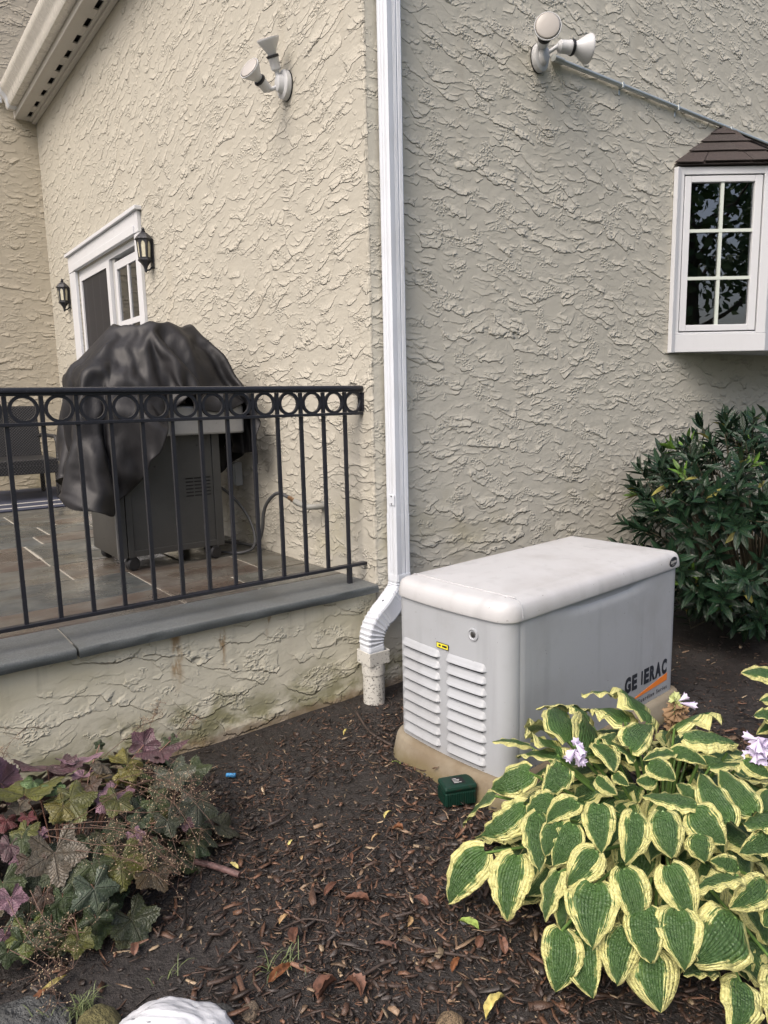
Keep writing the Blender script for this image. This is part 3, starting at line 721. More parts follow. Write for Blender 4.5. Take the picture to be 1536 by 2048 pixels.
rug_m = Mt('navy_rug', (.03, .035, .06), .95); P = rug_m.wpos(); rug_m.bump((P[0] * 400).sin() * .001); rug_m = rug_m.m
rug = MB().box(-1.5, 1.93, 7.33, 9.2, FLOOR + .0035, FLOOR + .012).build('rug', rug_m); tag(rug, 'dark blue outdoor rug with pale striped border under the wicker chair', 'rug')
cream = Mt('cream_weave', (.42, .41, .38), .95).m
for y0 in (7.47, 7.80): link('border_stripe', MB().box(-1.5, 1.9, y0, y0 + .045, FLOOR + .0125, FLOOR + .016).mesh('border_stripe'), cream, rug)

# outlet, gas stub and hose on the side wall
ob = thing('outlet_box', 'grey weatherproof outlet box on the stucco beside the grill', 'outlet box', (XC - .003, 4.53, 1.055))
grey_pl = painted('grey_plastic', (.36, .37, .37), .45, .1).m
MB().box(-.055, 0, -.055, .055, -.08, .08).build('box', grey_pl, ob, bevel=.006); MB().box(-.068, -.056, -.05, .05, -.07, .07).build('cover', grey_pl, ob, bevel=.005)
gp = on_x(648, 1012, XC)
ggas = thing('gas_pipe', 'stubby grey gas pipe with a brass coupling poking out of the stucco', 'pipe', (XC, gp.y, gp.z))
pm = painted('painted_pipe', (.24, .24, .22), .5, .3).m; brass = Mt('brass', (.45, .28, .16), .35, metal=.9).m
MB().tube([(.01, 0, 0), (-.05, .0, 0), (-.085, .03, .0), (-.09, .09, .005), (-.092, .17, .02)], .017, 12).build('elbow', pm, ggas, smooth=60)
MB().tube([(-.092, .171, .02), (-.094, .235, .035)], .013, 8).build('coupling', brass, ggas, smooth=30)
MB().lathe([(0, 0), (.03, 0), (.03, .008), (0, .008)], 16, Matrix.Rotation(R(-90), 4, 'Y')).build('flange', pm, ggas, smooth=40)
hp = [Vector((XC - .094, gp.y + .235, gp.z + .035))]
hp += [Vector(p) for p in ((2.03, gp.y + .36, gp.z + .05), (2.02, gp.y + .50, gp.z - .05), (2.03, 4.02, .72), (2.05, 4.16, .62), (2.04, 4.35, .60), (1.98, 4.5, .60), (1.90, 4.62, .62), (1.86, 4.7, .70))]
def smooth_path(p, n=8):
    out = []
    for i in range(len(p) - 1):
        a, b, c, d = p[max(i - 1, 0)], p[i], p[i + 1], p[min(i + 2, len(p) - 1)]
        for k in range(n):
            t = k / n; out.append(.5 * ((2 * b) + (-a + c) * t + (2 * a - 5 * b + 4 * c - d) * t * t + (-a + 3 * b - 3 * c + d) * t ** 3))
    return out + [p[-1]]
hose_m = Mt('grey_hose', (.055, .057, .06), .5).m
tag(MB().tube(smooth_path(hp), .011, 10).build('gas_hose', hose_m, smooth=80), 'grey gas hose looping from the wall stub down to the patio behind the grill', 'hose')
hp2 = [Vector(p) for p in ((1.82, 4.3, 1.02), (1.93, 4.34, .98), (2.03, 4.28, .85), (2.06, 4.2, .72), (2.02, 4.12, .62), (1.93, 4.1, .594), (1.85, 4.18, .594), (1.80, 4.4, .594))]
tag(MB().tube(smooth_path(hp2), .0095, 10).build('power_cord', hose_m, smooth=80), 'dark cord drooping in a curve from the grill onto the stone floor', 'cord')

# ------------------------------------------------------------------ grill cover: draped sheet, settled vertex positions in millimetres
COVER_MM = [
910,4109,995,929,4031,980,975,3980,980,1011,3926,978,1065,3935,954,1098,3968,934,1126,4001,929,1143,4036,949,1148,4066,972,1170,4088,990,1188,4070,1012,1220,4069,1033,1246,4072,1054,1270,4061,1082,1296,4036,1107,1316,4026,1134,1330,4004,1160,1335,3977,1186,1323,3949,1209,1327,3922,1235,
1360,3916,1250,1385,3910,1276,1395,3890,1321,1418,3884,1375,1431,3901,1411,1444,3945,1433,1461,3984,1455,1480,4011,1471,1508,4013,1495,1521,3989,1522,1538,3970,1544,1559,3952,1564,1585,3945,1585,1599,3979,1579,1618,4012,1577,1615,3978,1582,1644,3956,1600,1680,3975,1600,1685,4009,1586,1661,3995,1566,
1641,3999,1538,1621,4007,1508,1657,4011,1500,1696,4013,1494,1734,4024,1489,1766,4015,1483,1802,4015,1483,1839,4014,1486,1880,4012,1502,1920,4003,1521,1951,4007,1543,1970,4041,1517,1998,4057,1501,1977,4017,1488,1962,3980,1472,1966,3948,1458,1995,3923,1440,2024,3932,1416,2002,3927,1388,1986,3930,1359,
1974,3937,1329,1970,3946,1296,1978,3954,1262,1989,3962,1229,2000,3965,1197,2005,3978,1157,901,4133,1013,923,4060,1002,948,3995,994,988,3952,999,1040,3931,991,1076,3961,973,1109,3988,971,1147,4004,986,1166,4032,1004,1172,4060,1022,1171,4092,1045,1193,4072,1065,1217,4052,1086,1243,4027,1111,
1267,4014,1135,1284,4031,1160,1305,4020,1192,1321,3999,1222,1317,3971,1246,1331,3948,1267,1345,3928,1291,1365,3914,1320,1384,3904,1366,1396,3890,1409,1407,3933,1433,1420,3981,1458,1439,4001,1485,1463,4016,1506,1492,4029,1527,1500,4002,1554,1522,3987,1575,1555,3982,1589,1568,3961,1616,1581,3995,1610,
1605,4019,1613,1616,3983,1630,1658,3974,1649,1672,4003,1636,1658,4022,1610,1634,4030,1581,1607,4036,1553,1642,4032,1548,1675,4029,1538,1708,4020,1533,1741,4019,1526,1776,4017,1522,1814,4013,1525,1853,4020,1530,1889,4006,1545,1925,4013,1558,1955,4042,1557,1982,4073,1535,1991,4038,1533,1973,3989,1518,
1954,3961,1503,1983,3933,1489,2017,3949,1461,1994,3947,1433,1982,3954,1402,1977,3963,1370,1979,3973,1337,1987,3981,1303,2004,3981,1272,2016,3984,1241,2018,3996,1205,2013,4016,1161,894,4157,1030,906,4088,1026,936,4023,1015,978,3983,1013,1014,3947,1019,1061,3945,1015,1094,3971,1014,1127,3991,1025,
1157,4006,1037,1152,4040,1054,1145,4077,1078,1171,4086,1100,1188,4048,1117,1213,4018,1139,1235,4009,1163,1257,4017,1195,1277,4029,1229,1294,4010,1259,1312,3993,1284,1317,3965,1303,1335,3947,1327,1346,3923,1358,1360,3902,1402,1375,3909,1439,1394,3954,1474,1402,3999,1492,1425,3997,1521,1456,4004,1545,
1469,4037,1562,1491,4023,1584,1524,4021,1598,1548,4005,1621,1545,3978,1643,1567,4002,1648,1597,4017,1660,1621,3986,1680,1657,3998,1686,1652,4024,1662,1617,4035,1629,1594,4061,1600,1628,4065,1589,1658,4051,1582,1686,4034,1576,1717,4042,1563,1750,4038,1559,1787,4037,1556,1824,4021,1565,1862,4017,1571,
1898,4022,1579,1925,4047,1577,1946,4082,1559,1969,4057,1567,1965,4010,1559,1946,3973,1542,1968,3946,1535,2010,3960,1509,1984,3968,1476,1979,3979,1445,1980,3989,1412,1985,3997,1379,1996,4005,1345,2009,4009,1313,2017,4014,1281,2021,4021,1247,2017,4036,1209,2010,4055,1167,889,4181,1045,899,4115,1045,
929,4059,1041,961,4008,1037,1001,3979,1039,1035,3948,1046,1076,3957,1049,1113,3966,1055,1139,3985,1069,1141,4020,1090,1137,4054,1112,1142,4081,1132,1163,4050,1151,1182,4022,1169,1204,4023,1197,1225,4028,1234,1246,4030,1268,1261,4008,1291,1281,3993,1313,1305,3982,1340,1315,3954,1367,1333,3934,1401,
1337,3910,1435,1356,3938,1467,1380,3972,1511,1384,4013,1525,1412,4013,1554,1447,4002,1586,1473,4024,1600,1491,4056,1607,1523,4047,1634,1543,4028,1655,1528,4001,1669,1562,3994,1689,1589,4016,1705,1617,3998,1718,1637,4024,1710,1606,4034,1679,1580,4059,1649,1609,4076,1635,1640,4071,1625,1666,4050,1620,
1698,4046,1611,1725,4060,1596,1758,4061,1589,1797,4056,1589,1834,4036,1601,1873,4033,1606,1900,4054,1600,1915,4087,1576,1949,4079,1596,1947,4037,1591,1938,3993,1581,1962,3968,1577,1998,3973,1556,1993,3994,1518,2001,3998,1484,1995,4011,1454,2001,4019,1421,2009,4026,1388,2018,4034,1354,2025,4041,1322,
2028,4048,1288,2030,4057,1254,2026,4072,1216,2026,4086,1177,901,4203,1056,890,4140,1060,925,4093,1063,947,4040,1064,986,4008,1063,1024,3986,1068,1045,3956,1085,1080,3967,1094,1108,3983,1108,1126,4005,1132,1139,4032,1150,1125,4060,1165,1156,4070,1188,1156,4039,1201,1172,4023,1231,1193,4020,1267,
1214,4021,1297,1236,4019,1323,1258,4002,1347,1282,3989,1377,1296,3964,1404,1311,3946,1435,1318,3931,1468,1341,3956,1508,1357,4006,1528,1371,4022,1561,1401,4007,1596,1433,4010,1623,1447,4041,1626,1479,4055,1648,1511,4066,1666,1532,4049,1685,1521,4019,1704,1548,3999,1726,1581,4003,1740,1609,4016,1752,
1605,4046,1730,1572,4051,1700,1588,4080,1681,1619,4071,1672,1652,4073,1664,1679,4053,1658,1707,4066,1644,1737,4075,1633,1771,4075,1626,1808,4071,1625,1845,4055,1634,1878,4064,1628,1888,4097,1602,1930,4098,1618,1941,4062,1628,1928,4014,1620,1959,4000,1612,1994,4006,1592,2006,4019,1558,2016,4021,1526,
2013,4034,1495,2021,4039,1462,2028,4046,1430,2036,4052,1397,2046,4058,1364,2050,4065,1331,2052,4074,1297,2054,4083,1263,2048,4099,1227,2055,4105,1190,924,4218,1061,893,4167,1075,902,4111,1080,941,4078,1084,971,4040,1091,1010,4022,1093,1020,3990,1114,1045,3972,1133,1075,3982,1148,1093,4006,1164,
1120,4014,1183,1130,4042,1203,1124,4073,1218,1149,4067,1242,1143,4041,1271,1168,4046,1300,1183,4033,1328,1206,4021,1352,1233,4008,1381,1256,3993,1410,1275,3979,1438,1289,3963,1467,1303,3960,1506,1331,4008,1524,1342,4027,1559,1361,4006,1601,1387,4013,1634,1412,4033,1649,1439,4045,1668,1462,4072,1680,
1489,4067,1699,1518,4066,1721,1516,4035,1742,1536,4011,1762,1567,4008,1776,1587,4038,1778,1567,4056,1747,1564,4084,1720,1598,4076,1718,1628,4086,1707,1660,4069,1704,1693,4065,1697,1722,4080,1686,1756,4077,1679,1787,4084,1669,1820,4075,1665,1852,4084,1659,1869,4113,1639,1914,4120,1643,1931,4089,1654,
1913,4036,1653,1948,4016,1652,1979,4031,1628,1975,4043,1585,1988,4051,1554,2017,4056,1535,2030,4065,1503,2036,4072,1471,2043,4078,1438,2051,4084,1405,2059,4090,1373,2064,4098,1340,2066,4107,1306,2067,4117,1271,2068,4129,1234,2065,4139,1201,949,4228,1065,908,4191,1086,896,4139,1098,918,4095,1105,
959,4074,1110,995,4054,1119,1019,4029,1136,1020,4000,1158,1046,3987,1179,1073,3990,1198,1099,4001,1220,1117,4025,1242,1126,4054,1256,1129,4093,1279,1134,4069,1312,1140,4045,1337,1163,4059,1357,1188,4047,1381,1209,4021,1414,1233,4004,1444,1249,3986,1470,1269,3981,1500,1297,3998,1541,1320,4038,1556,
1320,4015,1595,1346,4019,1642,1372,4037,1659,1396,4040,1688,1424,4054,1706,1443,4081,1712,1474,4088,1729,1492,4065,1754,1516,4053,1779,1522,4024,1797,1554,4025,1809,1560,4065,1797,1538,4086,1764,1571,4096,1758,1604,4095,1751,1643,4090,1748,1675,4071,1747,1705,4083,1736,1737,4080,1727,1769,4079,1717,
1800,4085,1706,1832,4096,1696,1850,4124,1679,1889,4137,1673,1916,4115,1680,1900,4069,1680,1935,4041,1684,1962,4054,1662,1966,4070,1625,1972,4079,1590,2000,4084,1570,2014,4094,1539,2029,4102,1509,2033,4108,1476,2039,4114,1443,2043,4119,1410,2049,4126,1378,2057,4135,1345,2064,4144,1312,2069,4154,1278,
2061,4163,1245,2082,4172,1219,977,4233,1067,936,4203,1092,902,4169,1112,906,4123,1126,933,4088,1135,974,4079,1142,993,4050,1158,1019,4035,1181,1024,4011,1211,1046,4000,1238,1073,4002,1260,1100,4009,1278,1122,4039,1297,1115,4081,1321,1143,4099,1342,1148,4075,1365,1136,4055,1390,1163,4045,1418,
1193,4035,1454,1206,4007,1477,1226,3998,1503,1251,4004,1536,1284,4037,1558,1302,4051,1590,1307,4024,1645,1331,4033,1678,1358,4066,1684,1378,4061,1718,1405,4063,1739,1433,4080,1754,1460,4099,1767,1488,4086,1788,1487,4056,1807,1509,4041,1829,1544,4055,1840,1524,4084,1814,1546,4109,1797,1578,4098,1796,
1620,4108,1790,1653,4084,1793,1686,4083,1785,1717,4090,1773,1749,4090,1762,1780,4095,1751,1811,4109,1739,1834,4134,1722,1866,4145,1712,1896,4129,1711,1889,4089,1713,1921,4064,1716,1946,4078,1693,1955,4100,1657,1953,4106,1623,1983,4115,1604,1998,4127,1573,2020,4130,1548,2026,4137,1515,2036,4144,1483,
2045,4149,1451,2052,4155,1419,2059,4162,1387,2064,4171,1354,2067,4179,1322,2069,4189,1290,2070,4201,1258,2063,4213,1222,1009,4236,1075,965,4217,1100,933,4181,1118,905,4155,1144,914,4116,1163,942,4087,1174,976,4081,1188,997,4061,1214,1016,4045,1241,1024,4025,1267,1048,4017,1290,1076,4038,1305,
1102,4038,1341,1121,4066,1361,1116,4096,1375,1142,4105,1398,1151,4083,1430,1148,4061,1463,1166,4038,1488,1183,4021,1511,1208,4021,1541,1240,4042,1564,1264,4058,1587,1276,4042,1639,1292,4039,1686,1320,4071,1693,1352,4098,1714,1378,4096,1738,1388,4078,1771,1420,4085,1794,1446,4106,1806,1476,4102,1824,
1467,4072,1836,1494,4060,1859,1532,4081,1867,1520,4112,1842,1554,4115,1834,1589,4123,1827,1637,4115,1830,1665,4088,1832,1696,4098,1819,1725,4117,1802,1757,4125,1791,1790,4132,1781,1822,4141,1771,1844,4159,1753,1879,4148,1750,1880,4105,1751,1911,4080,1755,1936,4095,1733,1940,4119,1693,1928,4128,1654,
1952,4141,1631,1988,4151,1613,2012,4158,1587,2023,4166,1557,2029,4173,1523,2036,4179,1489,2040,4185,1457,2038,4189,1423,2035,4191,1389,2033,4191,1355,2032,4191,1321,2032,4190,1288,2036,4185,1254,2030,4195,1218,1044,4237,1086,998,4225,1109,962,4202,1132,938,4169,1151,916,4150,1185,918,4117,1207,
942,4092,1223,969,4081,1243,994,4071,1264,1015,4062,1293,1029,4052,1327,1058,4059,1352,1087,4072,1368,1097,4053,1394,1120,4069,1417,1119,4094,1447,1140,4110,1475,1159,4090,1495,1159,4066,1519,1166,4045,1548,1197,4061,1568,1223,4067,1591,1239,4053,1635,1254,4049,1686,1283,4077,1702,1316,4086,1737,
1337,4116,1745,1357,4104,1773,1385,4105,1805,1407,4090,1833,1431,4113,1842,1461,4121,1854,1459,4092,1874,1490,4087,1894,1521,4115,1891,1527,4144,1866,1559,4134,1868,1605,4138,1865,1641,4109,1873,1674,4104,1867,1699,4128,1845,1736,4145,1832,1771,4143,1828,1803,4152,1817,1823,4170,1796,1863,4161,1796,
1869,4116,1798,1904,4099,1798,1925,4112,1773,1926,4133,1734,1916,4149,1691,1945,4156,1672,1968,4172,1647,1989,4186,1621,2002,4194,1591,2006,4199,1558,2007,4201,1524,2006,4201,1489,2004,4191,1457,2003,4183,1424,2002,4176,1391,2003,4169,1357,2004,4167,1323,2005,4166,1289,2005,4166,1253,2005,4168,1217,
1075,4227,1088,1032,4222,1115,996,4216,1144,969,4190,1166,942,4179,1195,926,4155,1223,923,4127,1246,943,4103,1267,966,4088,1294,986,4074,1328,1012,4088,1351,1032,4080,1376,1051,4074,1407,1071,4084,1436,1089,4074,1465,1111,4067,1494,1140,4077,1508,1137,4108,1527,1168,4096,1553,1151,4076,1580,
1178,4075,1601,1198,4064,1636,1219,4068,1681,1243,4080,1709,1280,4101,1740,1310,4121,1756,1328,4118,1789,1356,4135,1810,1367,4119,1842,1390,4108,1863,1421,4109,1880,1446,4134,1895,1463,4111,1923,1496,4129,1927,1506,4157,1906,1532,4173,1894,1564,4148,1904,1616,4145,1905,1650,4121,1909,1681,4130,1896,
1706,4162,1871,1747,4165,1867,1777,4172,1855,1799,4186,1834,1840,4185,1833,1855,4136,1840,1894,4123,1838,1912,4134,1810,1909,4151,1769,1908,4168,1731,1930,4182,1706,1952,4197,1682,1970,4213,1655,1980,4221,1623,1969,4213,1588,1966,4208,1555,1970,4206,1521,1970,4206,1487,1970,4206,1454,1975,4206,1420,
1979,4205,1386,1981,4199,1352,1992,4201,1321,1987,4198,1286,2002,4203,1252,1996,4203,1219,1103,4220,1090,1065,4216,1118,1030,4211,1147,1001,4207,1177,974,4197,1205,954,4181,1233,957,4151,1256,953,4141,1297,955,4121,1330,980,4110,1351,977,4091,1379,994,4085,1419,1010,4075,1455,1036,4079,1476,
1063,4092,1495,1090,4098,1514,1111,4092,1540,1132,4091,1570,1152,4120,1588,1174,4101,1606,1158,4089,1639,1193,4101,1666,1206,4099,1707,1241,4119,1726,1276,4140,1753,1293,4143,1789,1313,4143,1826,1340,4159,1838,1366,4155,1860,1397,4155,1881,1414,4150,1912,1434,4142,1940,1463,4134,1960,1484,4160,1949,
1508,4179,1939,1544,4184,1935,1585,4167,1941,1624,4151,1944,1657,4148,1938,1690,4162,1922,1713,4191,1898,1744,4201,1879,1775,4208,1868,1815,4204,1872,1836,4164,1877,1875,4155,1870,1892,4162,1842,1891,4174,1803,1895,4190,1766,1913,4204,1739,1936,4220,1715,1947,4235,1685,1960,4248,1656,1952,4245,1622,
1952,4247,1581,1973,4246,1554,1978,4242,1520,1975,4242,1486,1970,4242,1453,1971,4242,1418,1971,4242,1383,1972,4238,1349,1973,4235,1316,1980,4236,1282,1999,4240,1253,1990,4239,1220,1130,4222,1094,1095,4218,1123,1062,4220,1152,1037,4204,1185,1013,4207,1215,991,4203,1245,996,4175,1272,1001,4155,1312,
993,4143,1343,967,4145,1376,985,4133,1416,980,4120,1451,990,4104,1479,1010,4094,1506,1039,4092,1532,1062,4113,1554,1087,4125,1575,1102,4108,1600,1128,4110,1623,1152,4124,1649,1172,4119,1683,1189,4101,1716,1198,4136,1724,1237,4141,1766,1262,4169,1776,1282,4173,1820,1297,4168,1853,1328,4174,1872,
1363,4192,1888,1400,4201,1908,1428,4196,1928,1447,4182,1952,1464,4168,1977,1497,4163,1988,1522,4189,1983,1561,4180,1984,1599,4171,1985,1632,4171,1976,1661,4189,1956,1698,4201,1945,1727,4211,1928,1750,4226,1910,1784,4210,1912,1823,4191,1918,1855,4191,1901,1865,4196,1869,1866,4206,1831,1872,4220,1795,
1888,4230,1766,1918,4241,1745,1915,4250,1710,1924,4262,1679,1934,4272,1646,1943,4281,1612,1955,4283,1580,1968,4282,1548,1985,4278,1519,1982,4278,1484,1981,4278,1450,1978,4281,1414,1973,4281,1380,1970,4277,1346,1970,4273,1313,1972,4272,1279,1995,4276,1254,1987,4275,1220,1152,4238,1099,1125,4223,1133,
1095,4227,1161,1071,4215,1199,1058,4189,1233,1043,4204,1262,1024,4204,1292,1006,4195,1320,994,4187,1353,990,4181,1398,986,4173,1438,991,4157,1467,997,4144,1499,1005,4130,1529,1018,4116,1559,1038,4105,1587,1064,4112,1608,1080,4133,1631,1103,4129,1669,1128,4130,1704,1142,4106,1726,1168,4114,1749,
1201,4145,1772,1227,4180,1774,1248,4196,1813,1266,4197,1848,1294,4205,1871,1326,4212,1899,1358,4218,1927,1390,4218,1944,1422,4227,1951,1436,4209,1978,1469,4206,1995,1502,4201,2012,1537,4198,2026,1571,4202,2017,1603,4204,2006,1637,4212,1995,1669,4230,1976,1698,4239,1960,1733,4236,1957,1767,4244,1945,
1799,4226,1949,1830,4226,1931,1836,4233,1896,1841,4245,1858,1853,4256,1825,1874,4261,1798,1905,4261,1779,1910,4277,1744,1934,4282,1716,1936,4297,1683,1956,4302,1651,1969,4307,1619,1979,4309,1587,1987,4312,1554,1989,4314,1520,1990,4314,1484,1977,4315,1450,1972,4318,1412,1975,4321,1375,1984,4317,1344,
1989,4308,1310,1999,4296,1279,1986,4312,1253,1991,4313,1218,1142,4264,1104,1152,4241,1147,1131,4227,1180,1106,4225,1211,1098,4191,1241,1078,4178,1269,1060,4186,1301,1047,4196,1334,1038,4182,1368,1032,4177,1407,1027,4184,1440,1029,4182,1476,1031,4175,1511,1030,4166,1544,1029,4154,1576,1029,4142,1607,
1034,4129,1638,1052,4125,1672,1072,4122,1710,1099,4126,1735,1126,4135,1754,1158,4156,1774,1186,4183,1783,1207,4196,1816,1228,4207,1854,1257,4231,1868,1299,4250,1891,1334,4259,1914,1360,4257,1938,1378,4248,1967,1407,4247,1989,1436,4244,2015,1470,4241,2034,1504,4238,2041,1540,4240,1935,1575,4234,2037,
1608,4241,2024,1642,4249,2013,1677,4254,2005,1709,4255,1995,1743,4267,1984,1779,4259,1982,1807,4261,1963,1815,4267,1929,1828,4280,1893,1844,4291,1860,1864,4293,1833,1896,4289,1813,1917,4296,1784,1930,4308,1752,1943,4319,1720,1957,4329,1688,1969,4338,1654,1974,4344,1621,1978,4347,1587,1967,4343,1555,
1970,4345,1521,1974,4346,1483,1985,4351,1444,2005,4338,1411,2011,4306,1389,2019,4297,1357,2025,4303,1319,2016,4327,1289,2014,4338,1253,2017,4341,1219,1116,4273,1112,1140,4270,1155,1154,4255,1196,1140,4235,1224,1122,4221,1251,1110,4208,1282,1102,4201,1318,1090,4198,1352,1072,4206,1380,1072,4191,1411,
1073,4183,1444,1076,4180,1480,1077,4179,1516,1073,4176,1549,1067,4172,1584,1061,4168,1618,1054,4165,1653,1043,4164,1691,1058,4160,1726,1085,4164,1749,1118,4180,1765,1142,4192,1791,1166,4203,1816,1189,4217,1853,1211,4232,1880,1252,4252,1903,1295,4272,1927,1326,4292,1934,1342,4282,1963,1370,4284,1993,
1396,4279,2024,1440,4278,1936,1473,4279,1938,1507,4279,1939,1540,4279,1940,1574,4279,1940,1607,4279,1939,1641,4279,1937,1674,4279,1935,1721,4288,2021,1757,4294,2015,1789,4293,2002,1802,4298,1969,1830,4303,1939,1852,4308,1907,1868,4316,1876,1884,4323,1847,1896,4327,1812,1899,4329,1776,1911,4339,1742,
1928,4352,1714,1951,4365,1687,1944,4365,1649,1943,4366,1613,1955,4377,1584,1968,4379,1551,1985,4378,1520,2007,4366,1486,2022,4336,1457,2035,4316,1426,2047,4304,1396,2053,4311,1362,2052,4330,1323,2049,4346,1288,2043,4363,1254,2033,4375,1223,1097,4297,1122,1114,4286,1158,1133,4281,1194,1139,4272,1228,
1138,4259,1262,1130,4248,1295,1122,4240,1329,1100,4239,1354,1106,4231,1388,1101,4228,1423,1096,4225,1457,1080,4225,1487,1070,4221,1518,1061,4217,1551,1053,4213,1588,1044,4210,1625,1036,4207,1660,1058,4204,1689,1061,4204,1722,1091,4209,1744,1112,4221,1774,1137,4233,1797,1164,4244,1822,1199,4256,1848,
1224,4270,1872,1254,4293,1907,1281,4306,1941,1306,4313,1964,1332,4318,1989,1357,4315,2026,1406,4317,1937,1440,4317,1939,1473,4317,1941,1507,4318,1942,1540,4318,1943,1574,4318,1943,1607,4318,1942,1641,4318,1941,1674,4318,1938,1708,4318,1936,1770,4327,2039,1788,4331,2010,1808,4336,1977,1826,4342,1937,
1830,4340,1897,1842,4341,1865,1856,4346,1834,1872,4354,1801,1893,4367,1769,1926,4376,1752,1935,4388,1719,1930,4394,1679,1939,4401,1639,1956,4401,1607,1986,4388,1597,2004,4373,1566,2018,4356,1533,2039,4344,1500,2058,4332,1467,2067,4330,1434,2070,4335,1401,2065,4351,1367,2058,4373,1329,2038,4389,1297,
2020,4396,1267,2004,4395,1238,1094,4328,1127,1098,4312,1160,1098,4295,1191,1093,4281,1226,1093,4273,1260,1107,4282,1292,1115,4281,1326,1120,4280,1363,1117,4277,1399,1110,4272,1431,1104,4267,1464,1096,4263,1496,1086,4259,1529,1077,4255,1562,1066,4253,1595,1051,4251,1631,1037,4249,1663,1056,4248,1690,
1063,4253,1724,1076,4258,1761,1104,4272,1782,1131,4277,1803,1163,4284,1831,1192,4294,1860,1217,4311,1887,1245,4330,1921,1271,4342,1950,1294,4348,1977,1321,4354,2009,1373,4354,1935,1406,4355,1939,1440,4356,1941,1473,4356,1943,1507,4356,1944,1540,4356,1945,1574,4356,1945,1607,4356,1944,1641,4356,1942,
1674,4356,1940,1708,4356,1937,1774,4367,2043,1781,4369,2008,1792,4370,1970,1803,4372,1927,1813,4374,1890,1831,4378,1861,1852,4386,1830,1875,4396,1801,1908,4404,1780,1928,4413,1752,1918,4422,1713,1936,4432,1673,1960,4433,1641,1978,4429,1613,1998,4420,1583,2025,4401,1550,2056,4376,1534,2072,4362,1506,
2077,4365,1472,2073,4374,1439,2064,4383,1407,2054,4392,1374,2030,4396,1344,2005,4399,1314,1990,4405,1284,1981,4421,1252,1067,4323,1117,1069,4320,1154,1069,4316,1191,1060,4300,1224,1060,4292,1257,1071,4298,1295,1080,4305,1332,1089,4310,1367,1098,4314,1399,1091,4309,1432,1085,4307,1466,1077,4305,1500,
1069,4304,1534,1062,4300,1567,1056,4296,1600,1052,4293,1634,1049,4291,1668,1040,4294,1704,1055,4304,1740,1083,4311,1764,1117,4313,1763,1141,4317,1795,1168,4324,1834,1190,4335,1863,1216,4353,1893,1245,4372,1928,1257,4377,1961,1287,4386,1987,1316,4395,2017,1373,4393,1936,1406,4394,1939,1440,4394,1941,
1473,4395,1943,1507,4395,1944,1540,4395,1945,1574,4395,1945,1607,4395,1944,1641,4395,1942,1674,4395,1940,1708,4395,1938,1774,4407,2044,1786,4407,2009,1803,4407,1974,1817,4407,1935,1830,4408,1901,1845,4415,1870,1865,4424,1838,1886,4434,1807,1906,4442,1778,1926,4450,1750,1952,4439,1719,1969,4449,1679,
1992,4430,1658,2010,4420,1630,2032,4412,1600,2057,4409,1566,2080,4403,1536,2091,4395,1505,2069,4406,1479,2053,4414,1448,2040,4421,1416,2030,4425,1384,2020,4430,1352,2011,4436,1320,2010,4445,1286,2010,4454,1251,1052,4346,1111,1042,4340,1153,1038,4335,1189,1042,4332,1223,1052,4335,1258,1060,4342,1298,
1078,4350,1330,1077,4349,1363,1065,4346,1399,1056,4344,1433,1049,4341,1467,1042,4340,1501,1036,4338,1535,1031,4334,1568,1031,4331,1601,1026,4326,1634,1025,4327,1670,1051,4339,1699,1073,4346,1732,1086,4354,1762,1120,4355,1765,1144,4358,1804,1163,4364,1844,1191,4377,1864,1214,4395,1902,1234,4409,1938,
1267,4417,1956,1302,4429,1982,1327,4437,2011,1345,4445,2038,1406,4433,1937,1440,4433,1940,1473,4433,1942,1507,4433,1943,1540,4433,1944,1574,4433,1943,1607,4433,1943,1641,4433,1941,1674,4434,1939,1708,4434,1936,1770,4447,2041,1791,4447,2004,1809,4447,1967,1828,4444,1937,1851,4440,1912,1873,4439,1885,
1897,4443,1853,1921,4448,1822,1940,4451,1794,1961,4457,1763,1981,4460,1723,2001,4466,1687,2015,4460,1656,2030,4456,1620,2043,4452,1582,2053,4443,1549,2058,4429,1519,2079,4434,1491,2097,4431,1462,2087,4418,1433,2073,4433,1407,2064,4434,1374,2055,4431,1342,2047,4428,1309,2040,4422,1275,2036,4429,1241,
1043,4372,1108,1026,4368,1152,1023,4365,1187,1041,4369,1222,1037,4375,1261,1051,4381,1294,1056,4384,1327,1044,4381,1362,1027,4377,1399,1018,4376,1434,1013,4375,1468,1007,4372,1501,1002,4369,1534,1005,4368,1569,1016,4371,1606,1022,4372,1643,1033,4375,1679,1035,4379,1718,1057,4383,1747,1089,4394,1751,
1103,4387,1787,1133,4396,1821,1167,4405,1840,1188,4419,1871,1213,4438,1911,1249,4437,1915,1284,4451,1940,1320,4465,1970,1323,4478,2005,1354,4479,2020,1393,4478,2029,1440,4472,1937,1473,4472,1939,1507,4472,1940,1540,4472,1941,1574,4472,1941,1607,4472,1940,1641,4472,1938,1674,4472,1936,1729,4487,2039,
1753,4480,2011,1781,4486,1978,1809,4490,1954,1821,4480,1924,1836,4470,1890,1865,4477,1866,1892,4482,1839,1916,4485,1813,1933,4486,1782,1947,4487,1740,1961,4486,1698,1978,4485,1667,1997,4487,1635,2017,4490,1597,2039,4490,1561,2047,4477,1531,2034,4450,1503,2047,4435,1466,2067,4435,1440,2091,4450,1417,
2110,4437,1391,2100,4418,1364,2090,4413,1333,2081,4411,1301,2076,4416,1268,2062,4403,1240,1036,4398,1104,1027,4398,1150,1031,4400,1183,1041,4410,1224,1032,4413,1258,1024,4412,1292,1013,4413,1329,1004,4414,1365,998,4414,1401,991,4414,1435,987,4413,1469,988,4411,1502,996,4411,1537,1006,4413,1574,
